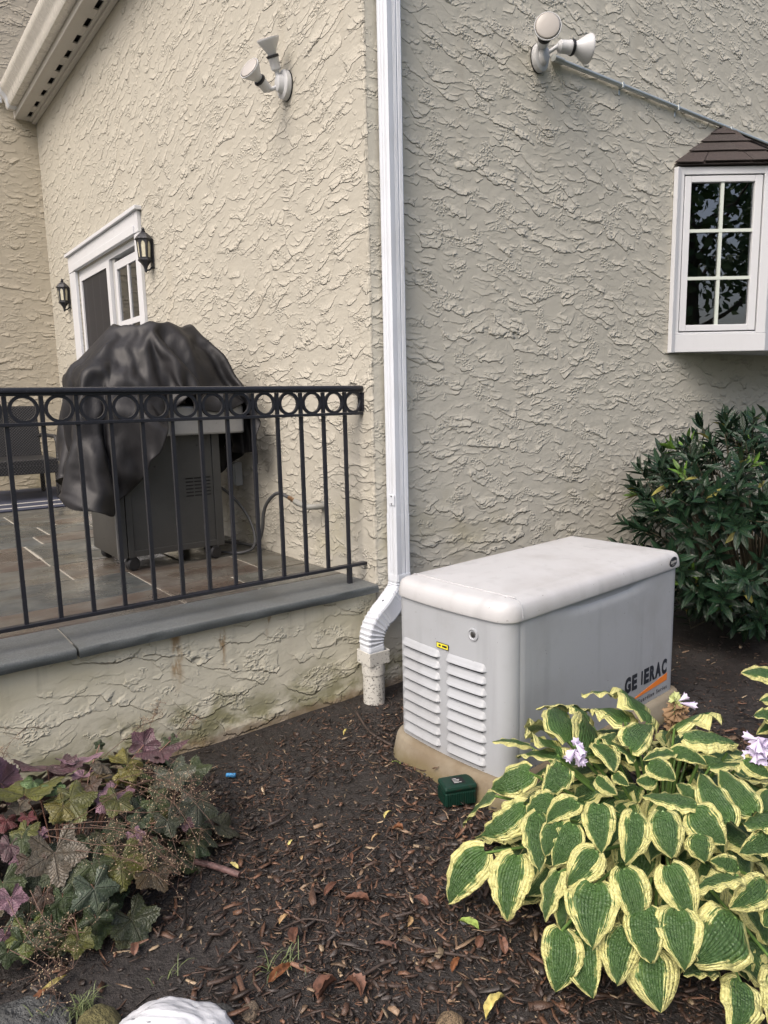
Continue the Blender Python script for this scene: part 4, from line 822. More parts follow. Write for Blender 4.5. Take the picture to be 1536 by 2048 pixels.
1017,4417,1613,1030,4419,1650,1022,4420,1686,1033,4422,1719,1046,4424,1750,1070,4425,1779,1106,4432,1802,1142,4438,1817,1166,4447,1842,1184,4461,1879,1231,4462,1883,1262,4470,1897,1298,4486,1925,1322,4504,1962,1330,4514,1993,1368,4511,1999,1406,4509,2007,1441,4507,2013,1475,4506,2001,1507,4511,1936,
1540,4511,1936,1574,4511,1936,1607,4511,1935,1654,4526,2027,1689,4525,2027,1718,4518,2007,1740,4507,1973,1759,4496,1937,1787,4497,1919,1821,4516,1910,1842,4506,1871,1847,4495,1835,1867,4484,1810,1888,4477,1785,1905,4474,1750,1920,4471,1707,1935,4468,1674,1955,4468,1644,1977,4467,1604,1997,4470,1567,
2006,4498,1548,2017,4491,1515,2024,4474,1474,2019,4447,1445,2040,4444,1418,2065,4458,1392,2089,4454,1364,2111,4446,1341,2124,4424,1320,2118,4410,1289,2109,4400,1259,2095,4398,1226,1050,4421,1106,1034,4428,1147,1031,4435,1181,1040,4449,1224,1035,4452,1257,1011,4450,1289,1007,4456,1334,1007,4457,1370,
1011,4454,1404,1014,4451,1437,1014,4451,1471,1016,4453,1506,1019,4455,1542,1024,4459,1580,1027,4460,1615,1029,4461,1649,1035,4460,1684,1059,4454,1707,1073,4457,1738,1083,4471,1777,1122,4475,1791,1148,4480,1814,1160,4488,1849,1208,4491,1857,1237,4501,1877,1272,4513,1895,1309,4527,1918,1310,4541,1956,
1342,4544,1969,1383,4543,1976,1418,4535,1979,1448,4540,1994,1479,4544,2008,1513,4542,2011,1549,4551,2018,1584,4561,2027,1619,4568,2029,1652,4562,2019,1682,4555,2000,1712,4550,1977,1738,4541,1948,1744,4524,1915,1773,4523,1893,1812,4536,1872,1846,4542,1853,1861,4529,1825,1869,4520,1793,1886,4513,1765,
1905,4509,1731,1925,4506,1694,1929,4502,1660,1954,4505,1622,1989,4508,1592,1992,4506,1557,1971,4495,1531,1981,4491,1491,1992,4485,1456,2005,4477,1427,2022,4471,1396,2041,4466,1364,2063,4458,1338,2085,4450,1314,2107,4441,1291,2136,4438,1273,2136,4418,1244,2128,4402,1207,1043,4449,1105,1024,4456,1141,
1021,4466,1175,1025,4481,1219,1028,4489,1253,1042,4473,1288,1036,4484,1334,1036,4487,1370,1039,4485,1404,1047,4479,1438,1059,4470,1476,1063,4479,1512,1060,4483,1546,1057,4488,1580,1060,4487,1613,1058,4492,1647,1059,4495,1680,1049,4499,1713,1068,4509,1745,1102,4514,1764,1131,4518,1786,1135,4520,1820,
1180,4521,1830,1219,4530,1849,1257,4531,1856,1292,4548,1878,1295,4565,1915,1321,4573,1935,1357,4573,1944,1392,4563,1944,1425,4563,1953,1454,4570,1968,1485,4575,1979,1516,4580,1991,1551,4584,1994,1584,4578,1991,1615,4590,1997,1653,4594,1991,1673,4577,1959,1705,4580,1945,1735,4575,1931,1753,4565,1904,
1770,4561,1871,1800,4563,1844,1829,4563,1826,1857,4563,1805,1880,4558,1779,1893,4550,1748,1909,4545,1716,1918,4541,1680,1935,4540,1647,1964,4544,1606,1995,4544,1581,1976,4538,1552,1970,4533,1511,1970,4526,1472,1995,4520,1449,2020,4514,1420,2036,4509,1388,2051,4503,1358,2073,4494,1334,2094,4485,1309,
2110,4476,1281,2123,4466,1249,2115,4445,1217,2124,4435,1181,1036,4477,1107,1036,4485,1142,1047,4490,1178,1060,4491,1217,1065,4499,1249,1069,4503,1291,1071,4505,1334,1074,4504,1368,1080,4500,1401,1092,4485,1434,1103,4492,1478,1112,4501,1519,1107,4508,1552,1095,4516,1583,1080,4525,1614,1060,4533,1642,
1060,4539,1676,1054,4551,1714,1087,4558,1736,1112,4558,1758,1123,4559,1792,1161,4556,1804,1203,4560,1819,1237,4548,1817,1274,4566,1839,1277,4588,1878,1305,4598,1895,1343,4600,1902,1370,4576,1900,1402,4582,1911,1428,4599,1932,1455,4614,1951,1488,4618,1959,1521,4612,1959,1554,4603,1958,1584,4590,1955,
1615,4612,1962,1660,4622,1955,1661,4599,1920,1692,4592,1909,1731,4609,1906,1766,4612,1883,1769,4604,1850,1789,4595,1824,1816,4593,1804,1844,4592,1782,1864,4584,1750,1890,4587,1727,1910,4581,1701,1930,4576,1673,1941,4578,1632,1972,4581,1601,1991,4579,1573,1992,4570,1535,1976,4569,1495,1970,4561,1461,
2002,4555,1446,2030,4551,1414,2051,4545,1384,2065,4537,1354,2078,4528,1324,2090,4518,1295,2099,4507,1263,2102,4492,1228,2095,4472,1194,2112,4465,1165,1055,4497,1110,1068,4493,1143,1085,4493,1182,1096,4489,1216,1102,4490,1252,1107,4492,1292,1112,4496,1330,1118,4498,1363,1125,4501,1396,1130,4511,1434,
1135,4526,1477,1137,4539,1517,1129,4547,1548,1108,4556,1578,1089,4566,1608,1067,4576,1637,1057,4587,1676,1057,4603,1716,1081,4601,1741,1113,4602,1762,1152,4596,1774,1189,4592,1786,1221,4572,1782,1255,4579,1796,1260,4607,1839,1286,4621,1857,1330,4622,1858,1346,4589,1855,1378,4595,1866,1409,4616,1889,
1429,4646,1919,1460,4660,1933,1493,4651,1932,1523,4629,1924,1553,4610,1919,1590,4612,1917,1623,4638,1922,1660,4652,1924,1660,4631,1898,1689,4618,1876,1734,4634,1868,1773,4654,1864,1790,4639,1839,1780,4627,1805,1805,4620,1778,1834,4623,1759,1851,4613,1728,1870,4605,1701,1895,4606,1675,1922,4613,1646,
1945,4617,1616,1961,4613,1587,1967,4607,1552,1972,4602,1514,1989,4602,1481,1972,4596,1452,1983,4575,1421,2014,4576,1392,2029,4564,1363,2032,4540,1338,2045,4539,1305,2060,4535,1275,2072,4528,1244,2082,4518,1210,2080,4501,1178,2103,4500,1154,1080,4485,1108,1099,4485,1143,1120,4485,1182,1133,4489,1215,
1139,4494,1252,1143,4509,1289,1144,4520,1325,1146,4530,1357,1148,4540,1392,1148,4555,1432,1143,4570,1472,1141,4580,1506,1127,4589,1539,1109,4603,1574,1094,4613,1608,1078,4622,1640,1056,4633,1672,1073,4639,1701,1104,4637,1722,1148,4632,1736,1184,4628,1751,1208,4604,1749,1243,4605,1763,1239,4626,1802,
1267,4642,1820,1309,4639,1819,1324,4602,1820,1346,4622,1835,1391,4627,1842,1405,4662,1877,1430,4688,1902,1463,4683,1903,1495,4657,1890,1525,4628,1877,1562,4627,1875,1597,4642,1878,1632,4651,1882,1650,4676,1896,1682,4669,1876,1697,4655,1842,1735,4655,1829,1760,4679,1837,1792,4674,1818,1789,4661,1775,
1790,4645,1741,1821,4644,1727,1851,4649,1714,1879,4646,1694,1912,4651,1669,1944,4657,1643,1959,4653,1613,1959,4649,1573,1972,4647,1529,1983,4642,1493,1970,4629,1465,1992,4622,1433,1975,4606,1399,1995,4597,1370,1995,4573,1347,1999,4552,1316,2007,4536,1283,2020,4528,1252,2034,4530,1221,2049,4525,1192,
2067,4532,1164,2084,4526,1132,1107,4483,1105,1131,4489,1143,1148,4506,1182,1151,4520,1215,1128,4530,1249,1132,4547,1286,1124,4556,1321,1119,4562,1354,1109,4565,1395,1119,4592,1429,1121,4605,1461,1108,4606,1493,1084,4607,1527,1069,4625,1561,1060,4641,1593,1061,4658,1623,1083,4657,1649,1111,4639,1666,
1149,4637,1685,1180,4621,1701,1207,4616,1718,1240,4629,1733,1217,4649,1768,1246,4664,1784,1287,4657,1783,1302,4619,1781,1334,4625,1788,1367,4640,1799,1383,4671,1830,1403,4698,1857,1434,4708,1869,1467,4686,1858,1501,4653,1839,1541,4637,1827,1573,4651,1831,1607,4650,1836,1635,4666,1846,1646,4702,1863,
1689,4706,1848,1701,4691,1816,1726,4676,1798,1760,4686,1794,1795,4709,1784,1783,4696,1747,1781,4678,1719,1807,4662,1696,1840,4665,1678,1871,4671,1658,1901,4672,1636,1930,4687,1625,1955,4691,1596,1974,4689,1553,1988,4684,1512,1977,4675,1481,1978,4660,1442,1976,4645,1401,1990,4629,1373,1970,4615,1350,
1971,4592,1322,1972,4571,1290,1976,4549,1262,1983,4529,1233,1998,4525,1203,2018,4530,1174,2038,4523,1142,2054,4533,1108,1134,4492,1103,1151,4517,1145,1156,4539,1180,1139,4555,1214,1114,4568,1251,1092,4562,1287,1083,4559,1320,1079,4578,1355,1073,4588,1395,1083,4613,1418,1069,4616,1450,1050,4629,1484,
1045,4650,1515,1050,4667,1545,1068,4677,1572,1094,4665,1593,1118,4651,1613,1146,4635,1632,1175,4625,1651,1203,4632,1668,1225,4653,1691,1203,4668,1725,1225,4690,1748,1264,4681,1750,1279,4636,1745,1314,4633,1746,1343,4657,1760,1359,4684,1788,1377,4708,1813,1406,4721,1825,1440,4709,1821,1470,4683,1809,
1509,4666,1798,1546,4653,1790,1580,4654,1792,1610,4667,1801,1634,4691,1814,1646,4730,1831,1689,4740,1823,1712,4726,1803,1723,4710,1770,1758,4708,1747,1786,4730,1747,1813,4717,1733,1813,4702,1701,1806,4692,1667,1827,4678,1641,1856,4690,1628,1884,4695,1609,1909,4702,1585,1936,4717,1558,1964,4724,1524,
1985,4718,1497,2001,4700,1462,2006,4681,1416,2006,4663,1383,1986,4660,1354,1993,4637,1322,1994,4616,1290,1991,4596,1260,1980,4577,1233,1961,4555,1215,1968,4539,1186,1988,4528,1152,2009,4517,1117,2029,4514,1087,1148,4519,1105,1146,4549,1146,1127,4562,1179,1094,4565,1215,1070,4548,1252,1051,4551,1284,
1045,4573,1317,1041,4597,1353,1051,4620,1377,1035,4632,1407,1027,4657,1438,1032,4678,1468,1044,4693,1496,1069,4696,1519,1094,4677,1539,1120,4653,1559,1147,4646,1580,1173,4648,1602,1194,4661,1625,1203,4687,1650,1186,4699,1685,1208,4714,1708,1245,4704,1713,1256,4655,1709,1292,4643,1706,1320,4664,1721,
1338,4696,1744,1348,4721,1774,1376,4738,1788,1410,4735,1789,1445,4714,1777,1475,4688,1766,1510,4683,1763,1544,4678,1759,1575,4689,1766,1608,4700,1768,1629,4726,1783,1649,4759,1797,1685,4770,1797,1719,4760,1787,1741,4743,1748,1750,4729,1709,1783,4736,1709,1820,4750,1711,1832,4735,1678,1818,4726,1649,
1828,4711,1620,1841,4696,1593,1867,4718,1579,1890,4718,1549,1915,4730,1523,1937,4721,1496,1959,4718,1470,1980,4713,1431,2005,4711,1395,2013,4695,1367,2010,4681,1328,2001,4666,1286,1985,4647,1255,1961,4624,1246,1951,4602,1223,1945,4582,1197,1963,4570,1166,1980,4557,1127,1997,4545,1095,2000,4525,1068,
1136,4547,1109,1119,4565,1146,1082,4561,1181,1049,4543,1218,1028,4551,1251,1022,4577,1278,1025,4610,1308,1040,4633,1333,1019,4652,1359,1017,4683,1389,1026,4701,1418,1050,4707,1443,1076,4698,1464,1098,4683,1485,1119,4662,1505,1148,4656,1527,1171,4664,1550,1181,4688,1579,1170,4705,1610,1170,4724,1641,
1194,4736,1663,1229,4723,1670,1232,4677,1673,1269,4660,1669,1300,4672,1679,1306,4704,1709,1320,4734,1735,1347,4751,1748,1381,4754,1751,1416,4741,1745,1442,4712,1735,1474,4697,1728,1508,4699,1727,1541,4708,1728,1576,4720,1726,1595,4744,1745,1621,4764,1755,1647,4784,1765,1679,4778,1759,1720,4788,1753,
1754,4777,1730,1750,4766,1697,1780,4762,1679,1816,4779,1684,1844,4768,1659,1829,4760,1631,1832,4744,1601,1853,4730,1577,1858,4721,1537,1879,4750,1520,1894,4740,1492,1922,4745,1471,1946,4747,1440,1969,4744,1407,1975,4726,1379,1985,4720,1344,1976,4704,1305,1977,4693,1266,1956,4670,1253,1944,4651,1228,
1940,4631,1200,1944,4613,1166,1949,4596,1131,1958,4577,1102,1978,4569,1076,1972,4545,1050,1114,4565,1111,1082,4559,1147,1038,4538,1187,1010,4548,1219,1007,4584,1244,1013,4620,1266,1030,4645,1287,1016,4670,1312,1014,4703,1340,1024,4722,1367,1053,4721,1391,1084,4695,1409,1101,4671,1429,1126,4666,1451,
1147,4675,1476,1163,4690,1502,1164,4713,1532,1153,4733,1565,1157,4751,1595,1182,4758,1616,1215,4740,1625,1210,4695,1633,1249,4675,1628,1282,4678,1635,1290,4709,1662,1293,4742,1694,1319,4763,1709,1353,4767,1711,1389,4758,1704,1408,4724,1699,1439,4710,1694,1473,4712,1692,1506,4720,1693,1541,4734,1693,
1571,4757,1700,1582,4781,1723,1608,4799,1734,1642,4797,1729,1681,4807,1727,1721,4807,1716,1754,4814,1718,1769,4806,1688,1781,4801,1655,1816,4808,1653,1849,4803,1644,1842,4791,1613,1841,4777,1580,1863,4765,1551,1862,4756,1510,1875,4739,1481,1892,4772,1472,1906,4758,1432,1926,4743,1401,1948,4761,1382,
1976,4759,1359,1962,4748,1321,1951,4730,1289,1946,4710,1262,1943,4700,1228,1946,4684,1195,1950,4664,1166,1956,4645,1136,1967,4625,1109,1956,4607,1082,1951,4588,1053,1953,4569,1023,1087,4568,1112,1042,4539,1150,998,4541,1186,993,4580,1208,1006,4623,1226,1026,4650,1244,1018,4685,1267,1011,4721,1292,
1024,4740,1318,1055,4730,1337,1085,4704,1357,1106,4673,1374,1130,4677,1397,1145,4695,1425,1152,4716,1455,1142,4738,1487,1136,4758,1519,1149,4773,1546,1175,4778,1567,1203,4755,1577,1187,4714,1591,1228,4692,1586,1265,4690,1590,1278,4715,1617,1268,4746,1653,1291,4772,1669,1325,4779,1670,1362,4775,1664,
1376,4739,1662,1402,4716,1658,1436,4719,1656,1471,4732,1657,1505,4745,1658,1537,4763,1662,1552,4789,1684,1573,4811,1699,1604,4822,1704,1640,4818,1696,1681,4827,1693,1716,4840,1696,1749,4840,1688,1784,4845,1679,1788,4841,1645,1813,4833,1623,1847,4836,1622,1862,4822,1591,1853,4813,1557,1869,4798,1528,
1884,4784,1500,1876,4779,1467,1889,4781,1425,1926,4791,1405,1934,4772,1379,1933,4750,1350,1959,4765,1325,1989,4762,1301,1982,4744,1274,1969,4738,1242,1977,4720,1210,1981,4706,1175,1978,4690,1144,1970,4674,1116,1964,4655,1088,1956,4637,1057,1956,4618,1029,1965,4598,1003,1059,4546,1114,1002,4535,1152,
981,4568,1176,999,4616,1190,1026,4649,1205,1028,4684,1223,1018,4723,1246,1030,4749,1269,1060,4732,1285,1083,4705,1303,1107,4682,1323,1129,4695,1346,1138,4716,1375,1138,4739,1407,1144,4758,1436,1137,4775,1466,1146,4792,1495,1177,4790,1513,1191,4755,1522,1178,4720,1538,1219,4726,1549,1250,4712,1556,
1268,4732,1576,1245,4750,1610,1263,4780,1629,1295,4792,1633,1332,4794,1630,1354,4763,1624,1366,4730,1624,1400,4727,1620,1436,4741,1621,1469,4759,1625,1502,4771,1626,1525,4792,1640,1545,4815,1656,1570,4834,1668,1604,4843,1669,1642,4844,1663,1680,4849,1659,1713,4855,1660,1745,4873,1664,1781,4883,1663,
1804,4876,1640,1810,4868,1608,1846,4868,1599,1871,4856,1573,1863,4846,1539,1875,4832,1511,1871,4819,1477,1890,4823,1444,1908,4821,1409,1917,4815,1376,1905,4783,1357,1924,4779,1321,1938,4764,1294,1963,4776,1276,1987,4781,1251,1993,4767,1219,1990,4753,1187,1993,4737,1154,1991,4720,1125,1978,4702,1095,
1963,4686,1065,1956,4668,1033,1963,4647,1008,1980,4627,986,1022,4530,1117,977,4552,1147,987,4601,1159,1025,4641,1170,1036,4678,1184,1025,4719,1202,1030,4755,1224,1062,4739,1237,1093,4711,1251,1120,4693,1271,1116,4714,1296,1125,4734,1327,1135,4757,1357,1149,4773,1384,1143,4793,1411,1159,4807,1437,
1181,4790,1456,1174,4758,1470,1175,4720,1483,1211,4720,1497,1240,4720,1512,1251,4748,1532,1228,4756,1565,1238,4785,1587,1265,4804,1597,1301,4813,1597,1323,4785,1591,1335,4754,1591,1367,4745,1584,1404,4757,1582,1434,4776,1590,1461,4792,1603,1493,4802,1606,1526,4811,1602,1553,4830,1611,1577,4851,1622,
1611,4859,1624,1645,4866,1626,1674,4879,1635,1710,4883,1630,1747,4893,1626,1773,4912,1637,1807,4913,1631,1822,4905,1599,1845,4896,1569,1878,4892,1555,1874,4880,1523,1876,4865,1492,1881,4852,1453,1868,4846,1418,1887,4846,1390,1880,4824,1363,1893,4808,1328,1896,4788,1300,1918,4786,1272,1935,4780,1239,
1955,4793,1211,1979,4805,1190,1987,4786,1163,1978,4766,1138,1974,4749,1109,1969,4733,1076,1965,4715,1043,1964,4696,1013,1972,4676,987,1985,4654,961,988,4528,1120,971,4578,1132,1006,4632,1140,1045,4666,1150,1036,4711,1163,1026,4758,1183,1061,4764,1198,1092,4731,1205,1125,4710,1221,1141,4722,1248,
1145,4744,1277,1140,4770,1304,1151,4787,1332,1146,4808,1358,1171,4818,1382,1183,4790,1397,1176,4761,1414,1171,4730,1430,1200,4717,1446,1230,4724,1460,1229,4749,1484,1212,4761,1516,1216,4790,1542,1237,4813,1558,1267,4829,1564,1280,4794,1568,1300,4766,1565,1331,4761,1553,1367,4779,1556,1388,4799,1582,
1419,4811,1582,1454,4822,1576,1489,4831,1570,1522,4841,1567,1553,4855,1571,1582,4869,1581,1610,4883,1591,1638,4898,1605,1673,4902,1599,1709,4910,1596,1740,4920,1600,1773,4929,1601,1805,4944,1604,1839,4942,1591,1851,4934,1555,1872,4921,1530,1895,4908,1509,1893,4897,1470,1891,4886,1431,1882,4876,1398,
1865,4868,1370,1867,4849,1337,1873,4831,1306,1890,4820,1279,1895,4807,1242,1908,4796,1205,1928,4821,1188,1952,4831,1167,1956,4801,1146,1979,4793,1113,1996,4773,1086,1996,4752,1058,1987,4739,1027,1993,4718,1002,1995,4701,971,2005,4682,940,973,4549,1106,977,4606,1116,1038,4648,1122,1042,4696,1129,
1023,4743,1144,1054,4773,1159,1089,4751,1165,1128,4726,1176,1155,4731,1199,1162,4753,1226,1160,4778,1254,1154,4801,1279,1147,4821,1305,1172,4829,1329,1179,4797,1343,1176,4764,1359,1178,4734,1375,1202,4732,1398,1224,4741,1422,1218,4767,1445,1193,4775,1470,1197,4799,1496,1208,4824,1518,1230,4844,1533,
1253,4817,1529,1263,4784,1532,1295,4790,1528,1327,4803,1535,1357,4819,1547,1377,4834,1572,1409,4839,1557,1448,4856,1552,1483,4862,1538,1517,4872,1533,1549,4882,1536,1578,4896,1551,1603,4916,1573,1638,4928,1578,1670,4943,1592,1703,4949,1589,1735,4946,1571,1773,4954,1566,1807,4963,1565,1840,4977,1566,
1869,4969,1549,1885,4956,1522,1880,4940,1488,1893,4933,1446,1896,4921,1411,1893,4907,1381,1884,4893,1349,1876,4878,1316,1868,4863,1287,1880,4853,1253,1894,4842,1216,1911,4830,1187,1911,4816,1156,1927,4843,1144,1951,4826,1120,1952,4796,1088,1972,4784,1060,1996,4781,1036,2012,4763,1012,2017,4743,986,
2023,4725,954,2028,4709,920,957,4571,1102,1010,4622,1101,1042,4675,1102,1023,4726,1112,1041,4771,1123,1082,4770,1130,1122,4747,1136,1159,4743,1153,1175,4763,1177,1171,4791,1202,1148,4811,1225,1143,4832,1251,1165,4845,1276,1178,4811,1291,1179,4773,1305,1185,4739,1320,1208,4736,1344,1227,4753,1369,
1208,4774,1394,1188,4796,1419,1197,4819,1445,1187,4838,1472,1201,4858,1494,1216,4828,1499,1230,4796,1504,1258,4816,1510,1288,4832,1519,1318,4848,1531,1335,4853,1560,1366,4869,1561,1400,4873,1537,1439,4886,1527,1475,4896,1518,1509,4905,1510,1542,4913,1512,1563,4930,1540,1602,4948,1551,1630,4968,1572,
1664,4979,1577,1696,4979,1566,1731,4981,1551,1770,4985,1539,1806,4990,1532,1839,4997,1531,1872,5004,1534,1872,4988,1502,1878,4974,1465,1868,4958,1430,1868,4944,1400,1866,4933,1367,1864,4922,1333,1862,4910,1302,1868,4897,1267,1889,4888,1232,1904,4877,1202,1912,4863,1172,1907,4849,1141,1912,4837,1108,
1943,4844,1085,1934,4815,1062,1951,4800,1036,1972,4793,1011,1993,4783,986,2014,4772,960,2032,4757,933,2046,4738,905,976,4581,1085,1029,4647,1081,1029,4704,1085,1025,4759,1094,1068,4781,1099,1110,4765,1100,1152,4764,1113,1185,4766,1131,1183,4796,1151,1156,4821,1172,1141,4844,1196,1155,4862,1222,
1167,4827,1237,1184,4790,1253,1191,4755,1268,1214,4745,1291,1228,4763,1316,1221,4786,1343,1196,4806,1366,1192,4831,1393,1178,4849,1421,1183,4871,1446,1208,4851,1453,1220,4814,1458,1231,4834,1484,1239,4849,1517,1273,4870,1520,1297,4879,1547,1325,4891,1561,1356,4899,1533,1397,4914,1517,1434,4925,1510,
1467,4934,1510,1499,4942,1518,1530,4955,1510,1564,4969,1522,1600,4985,1533,1624,5005,1557,1657,5013,1560,1691,5013,1547,1728,5017,1536,1766,5021,1525,1801,5026,1517,1833,5036,1526,1868,5038,1516,1872,5022,1480,1870,5007,1444,1875,4991,1413,1865,4979,1383,1858,4968,1349,1852,4956,1317,1848,4940,1287,
1869,4931,1250,1887,4921,1215,1899,4909,1186,1909,4897,1156,1919,4882,1127,1924,4872,1090,1928,4863,1052,1926,4836,1031,1924,4808,1011,1947,4805,986,1973,4801,962,1989,4783,935,2011,4774,908,2032,4762,882,998,4600,1069,1027,4673,1064,1013,4733,1073,1048,4777,1072,1096,4786,1074,1143,4775,1078,
1186,4764,1088,1200,4795,1103,1179,4826,1121,1151,4852,1143,1156,4873,1169,1167,4842,1185,1183,4804,1200,1198,4768,1216,1221,4756,1238,1229,4776,1264,1223,4800,1291,1207,4825,1317,1188,4847,1343,1171,4860,1369,1175,4883,1394,1196,4858,1404,1222,4837,1413,1230,4853,1444,1219,4868,1472,1225,4888,1510,
1253,4901,1537,1283,4915,1547,1317,4931,1545,1357,4945,1529,1391,4955,1510,1424,4963,1510,1456,4970,1520,1488,4983,1520,1523,4999,1519,1557,5011,1530,1589,5021,1521,1620,5033,1530,1651,5044,1537,1686,5050,1534,1722,5054,1527,1760,5059,1518,1794,5063,1509,1827,5070,1505,1862,5073,1493,1872,5057,1458,
1873,5041,1425,1880,5025,1396,1879,5011,1363,1875,4998,1329,1870,4984,1299,1855,4970,1266,1849,4953,1228,1857,4934,1198,1866,4920,1168,1873,4907,1135,1881,4895,1103,1888,4887,1067,1893,4874,1033,1897,4851,1008,1900,4826,986,1921,4817,962,1952,4818,937,1974,4804,910,1986,4784,884,2005,4770,859,
1009,4627,1052,1006,4695,1057,1026,4760,1054,1073,4791,1049,1125,4786,1048,1178,4762,1051,1207,4790,1062,1189,4825,1074,1161,4854,1091,1163,4884,1116,1182,4863,1137,1190,4821,1149,1206,4785,1165,1229,4768,1186,1233,4788,1213,1221,4812,1238,1201,4833,1264,1175,4849,1290,1158,4866,1316,1167,4891,1342,
1201,4876,1357,1230,4866,1373,1233,4879,1404,1217,4890,1431,1230,4906,1460,1227,4926,1498,1242,4938,1527,1278,4952,1518,1315,4968,1512,1349,4982,1512,1381,4992,1513,1413,5000,1518,1445,5011,1522,1478,5022,1528,1513,5039,1529,1547,5050,1512,1579,5060,1514,1614,5064,1507,1650,5068,1501,1685,5071,1496,
1720,5070,1488,1752,5085,1489,1785,5093,1487,1821,5100,1478,1832,5070,1458,1852,5082,1431,1875,5074,1407,1872,5057,1375,1881,5044,1342,1868,5031,1312,1862,5016,1282,1860,5000,1242,1859,4982,1209,1854,4966,1179,1853,4950,1149,1851,4933,1113,1851,4916,1079,1852,4898,1047,1857,4881,1017,1865,4863,989,
1878,4846,963,1908,4842,939,1934,4831,907,1963,4827,883,1974,4807,858,1980,4783,835,1021,4654,1044,1009,4722,1038,1043,4785,1030,1099,4796,1025,1158,4765,1025,1209,4777,1026,1202,4820,1034,1171,4852,1044,1169,4886,1064,1192,4876,1085,1199,4837,1098,1216,4794,1112,1239,4780,1134,1234,4803,1161,
1206,4820,1186,1184,4840,1212,1171,4859,1237,1167,4880,1263,1168,4903,1289,1200,4897,1308,1230,4892,1328,1240,4903,1358,1230,4918,1388,1221,4932,1419,1222,4948,1451,1230,4962,1483,1233,4977,1514,1274,4998,1510,1307,5010,1524,1338,5019,1513,1370,5028,1518,1402,5038,1521,1436,5050,1520,1470,5062,1513,
1508,5071,1498,1539,5090,1498,1572,5093,1492,1607,5079,1473,1648,5076,1461,1684,5078,1454,1714,5092,1456,1748,5093,1452,1778,5111,1452,1816,5115,1438,1838,5091,1424,1826,5065,1408,1845,5074,1380,1863,5088,1350,1880,5078,1322,1881,5061,1293,1882,5042,1258,1884,5024,1219,1877,5009,1189,1861,4997,1161,
1854,4981,1128,1854,4964,1090,1852,4947,1056,1853,4929,1025,1855,4911,996,1862,4893,969,1867,4873,941,1890,4858,911,1922,4856,884,1943,4846,858,1953,4825,833,1953,4800,808,1010,4675,1028,1016,4751,1019,1064,4800,1006,1124,4771,1007,1191,4763,999,1213,4806,999,1183,4843,1005,1170,4881,1015,
1200,4875,1032,1210,4842,1045,1224,4807,1060,1251,4792,1083,1245,4813,1109,1223,4835,1135,1193,4852,1159,1173,4871,1184,1169,4892,1210,1173,4916,1236,1201,4919,1259,1226,4920,1283,1239,4931,1312,1235,4948,1344,1229,4967,1377,1236,4979,1408,1225,4988,1438,1218,4998,1470,1226,5016,1503,1262,5035,1517,
1296,5047,1521,1328,5057,1515,1362,5067,1506,1396,5075,1499,1430,5082,1488,1465,5086,1473,1499,5096,1466,1532,5101,1462,1567,5104,1454,1604,5102,1441,1642,5097,1429,1676,5095,1421,1709,5104,1418,1741,5116,1414,1778,5123,1404,1814,5128,1394,1832,5100,1385,1797,5086,1394,1812,5090,1356,1829,5079,1325,
1850,5080,1298,1874,5092,1273,1884,5073,1235,1892,5055,1200,1889,5038,1171,1876,5024,1139,1858,5012,1101,1854,4996,1062,1859,4978,1033,1853,4960,1003,1850,4942,975,1854,4921,947,1867,4901,916,1875,4880,886,1893,4865,860,1912,4857,834,1925,4841,808,1930,4819,779,1003,4697,1015,1028,4779,999,
1093,4798,989,1153,4754,984,1205,4787,972,1206,4836,974,1168,4870,976,1202,4886,988,1229,4858,1001,1236,4816,1008,1260,4808,1032,1242,4828,1057,1221,4849,1082,1201,4865,1107,1194,4886,1133,1191,4907,1159,1190,4930,1184,1202,4947,1212,1228,4942,1233,1240,4956,1264,1241,4975,1298,1240,4992,1331,
1241,5007,1364,1228,5016,1393,1232,5029,1430,1212,5044,1461,1223,5058,1491,1251,5072,1508,1284,5076,1498,1318,5082,1485,1355,5091,1470,1390,5097,1458,1424,5102,1447,1459,5108,1437,1491,5105,1430,1529,5091,1420,1568,5094,1405,1603,5098,1395,1636,5106,1391,1668,5116,1389,1703,5120,1381,1738,5128,1372,
1773,5136,1364,1807,5135,1356,1822,5105,1349,1780,5108,1365,1781,5078,1331,1798,5083,1301,1823,5096,1277,1848,5107,1250,1869,5101,1216,1880,5086,1183,1882,5071,1153,1876,5057,1113,1864,5044,1070,1853,5028,1034,1865,5008,1010,1867,4987,984,1870,4967,957,1869,4949,923,1872,4930,887,1868,4908,862,
1867,4882,837,1876,4865,808,1890,4852,779,1902,4836,751]
NX, NY = 66, 44
cover_faces = [(j * NX + i, j * NX + i + 1, (j + 1) * NX + i + 1, (j + 1) * NX + i) for j in range(NY - 1) for i in range(NX - 1)]
cover_verts = [(COVER_MM[3 * k] / 1000, COVER_MM[3 * k + 1] / 1000, COVER_MM[3 * k + 2] / 1000) for k in range(NX * NY)]
cov_m = Mt('black_vinyl', (.02, .02, .022), .42, spec=.32); P = cov_m.xyz(); cloth_v = cov_m.vec(P[0], P[1], P[2])
n = cov_m.noise(cloth_v, 3, 4, .6); cov_m.color(cov_m.mix(n.step(.35, .75), (.012, .012, .0135), (.024, .023, .025))); cov_m.set('Roughness', n * .20 + .40)
cov_m.bump(cov_m.noise(cov_m.vec(P[0] * 1.0, P[1] * 1.0, P[2] * .5), 14, 3, .6) * .004 + cov_m.noise(cloth_v, 320, 1) * .0003)
me = bpy.data.meshes.new('grill_cover'); me.from_pydata(cover_verts, [], cover_faces); me.polygons.foreach_set('use_smooth', [True] * len(me.polygons))
cov = link('grill_cover', me, cov_m.m); tag(cov, 'rumpled black vinyl cover thrown over the grill with a sagging flap at its front', 'grill cover')
mod = cov.modifiers.new('smooth', 'SUBSURF'); mod.levels = 2; mod.render_levels = 2
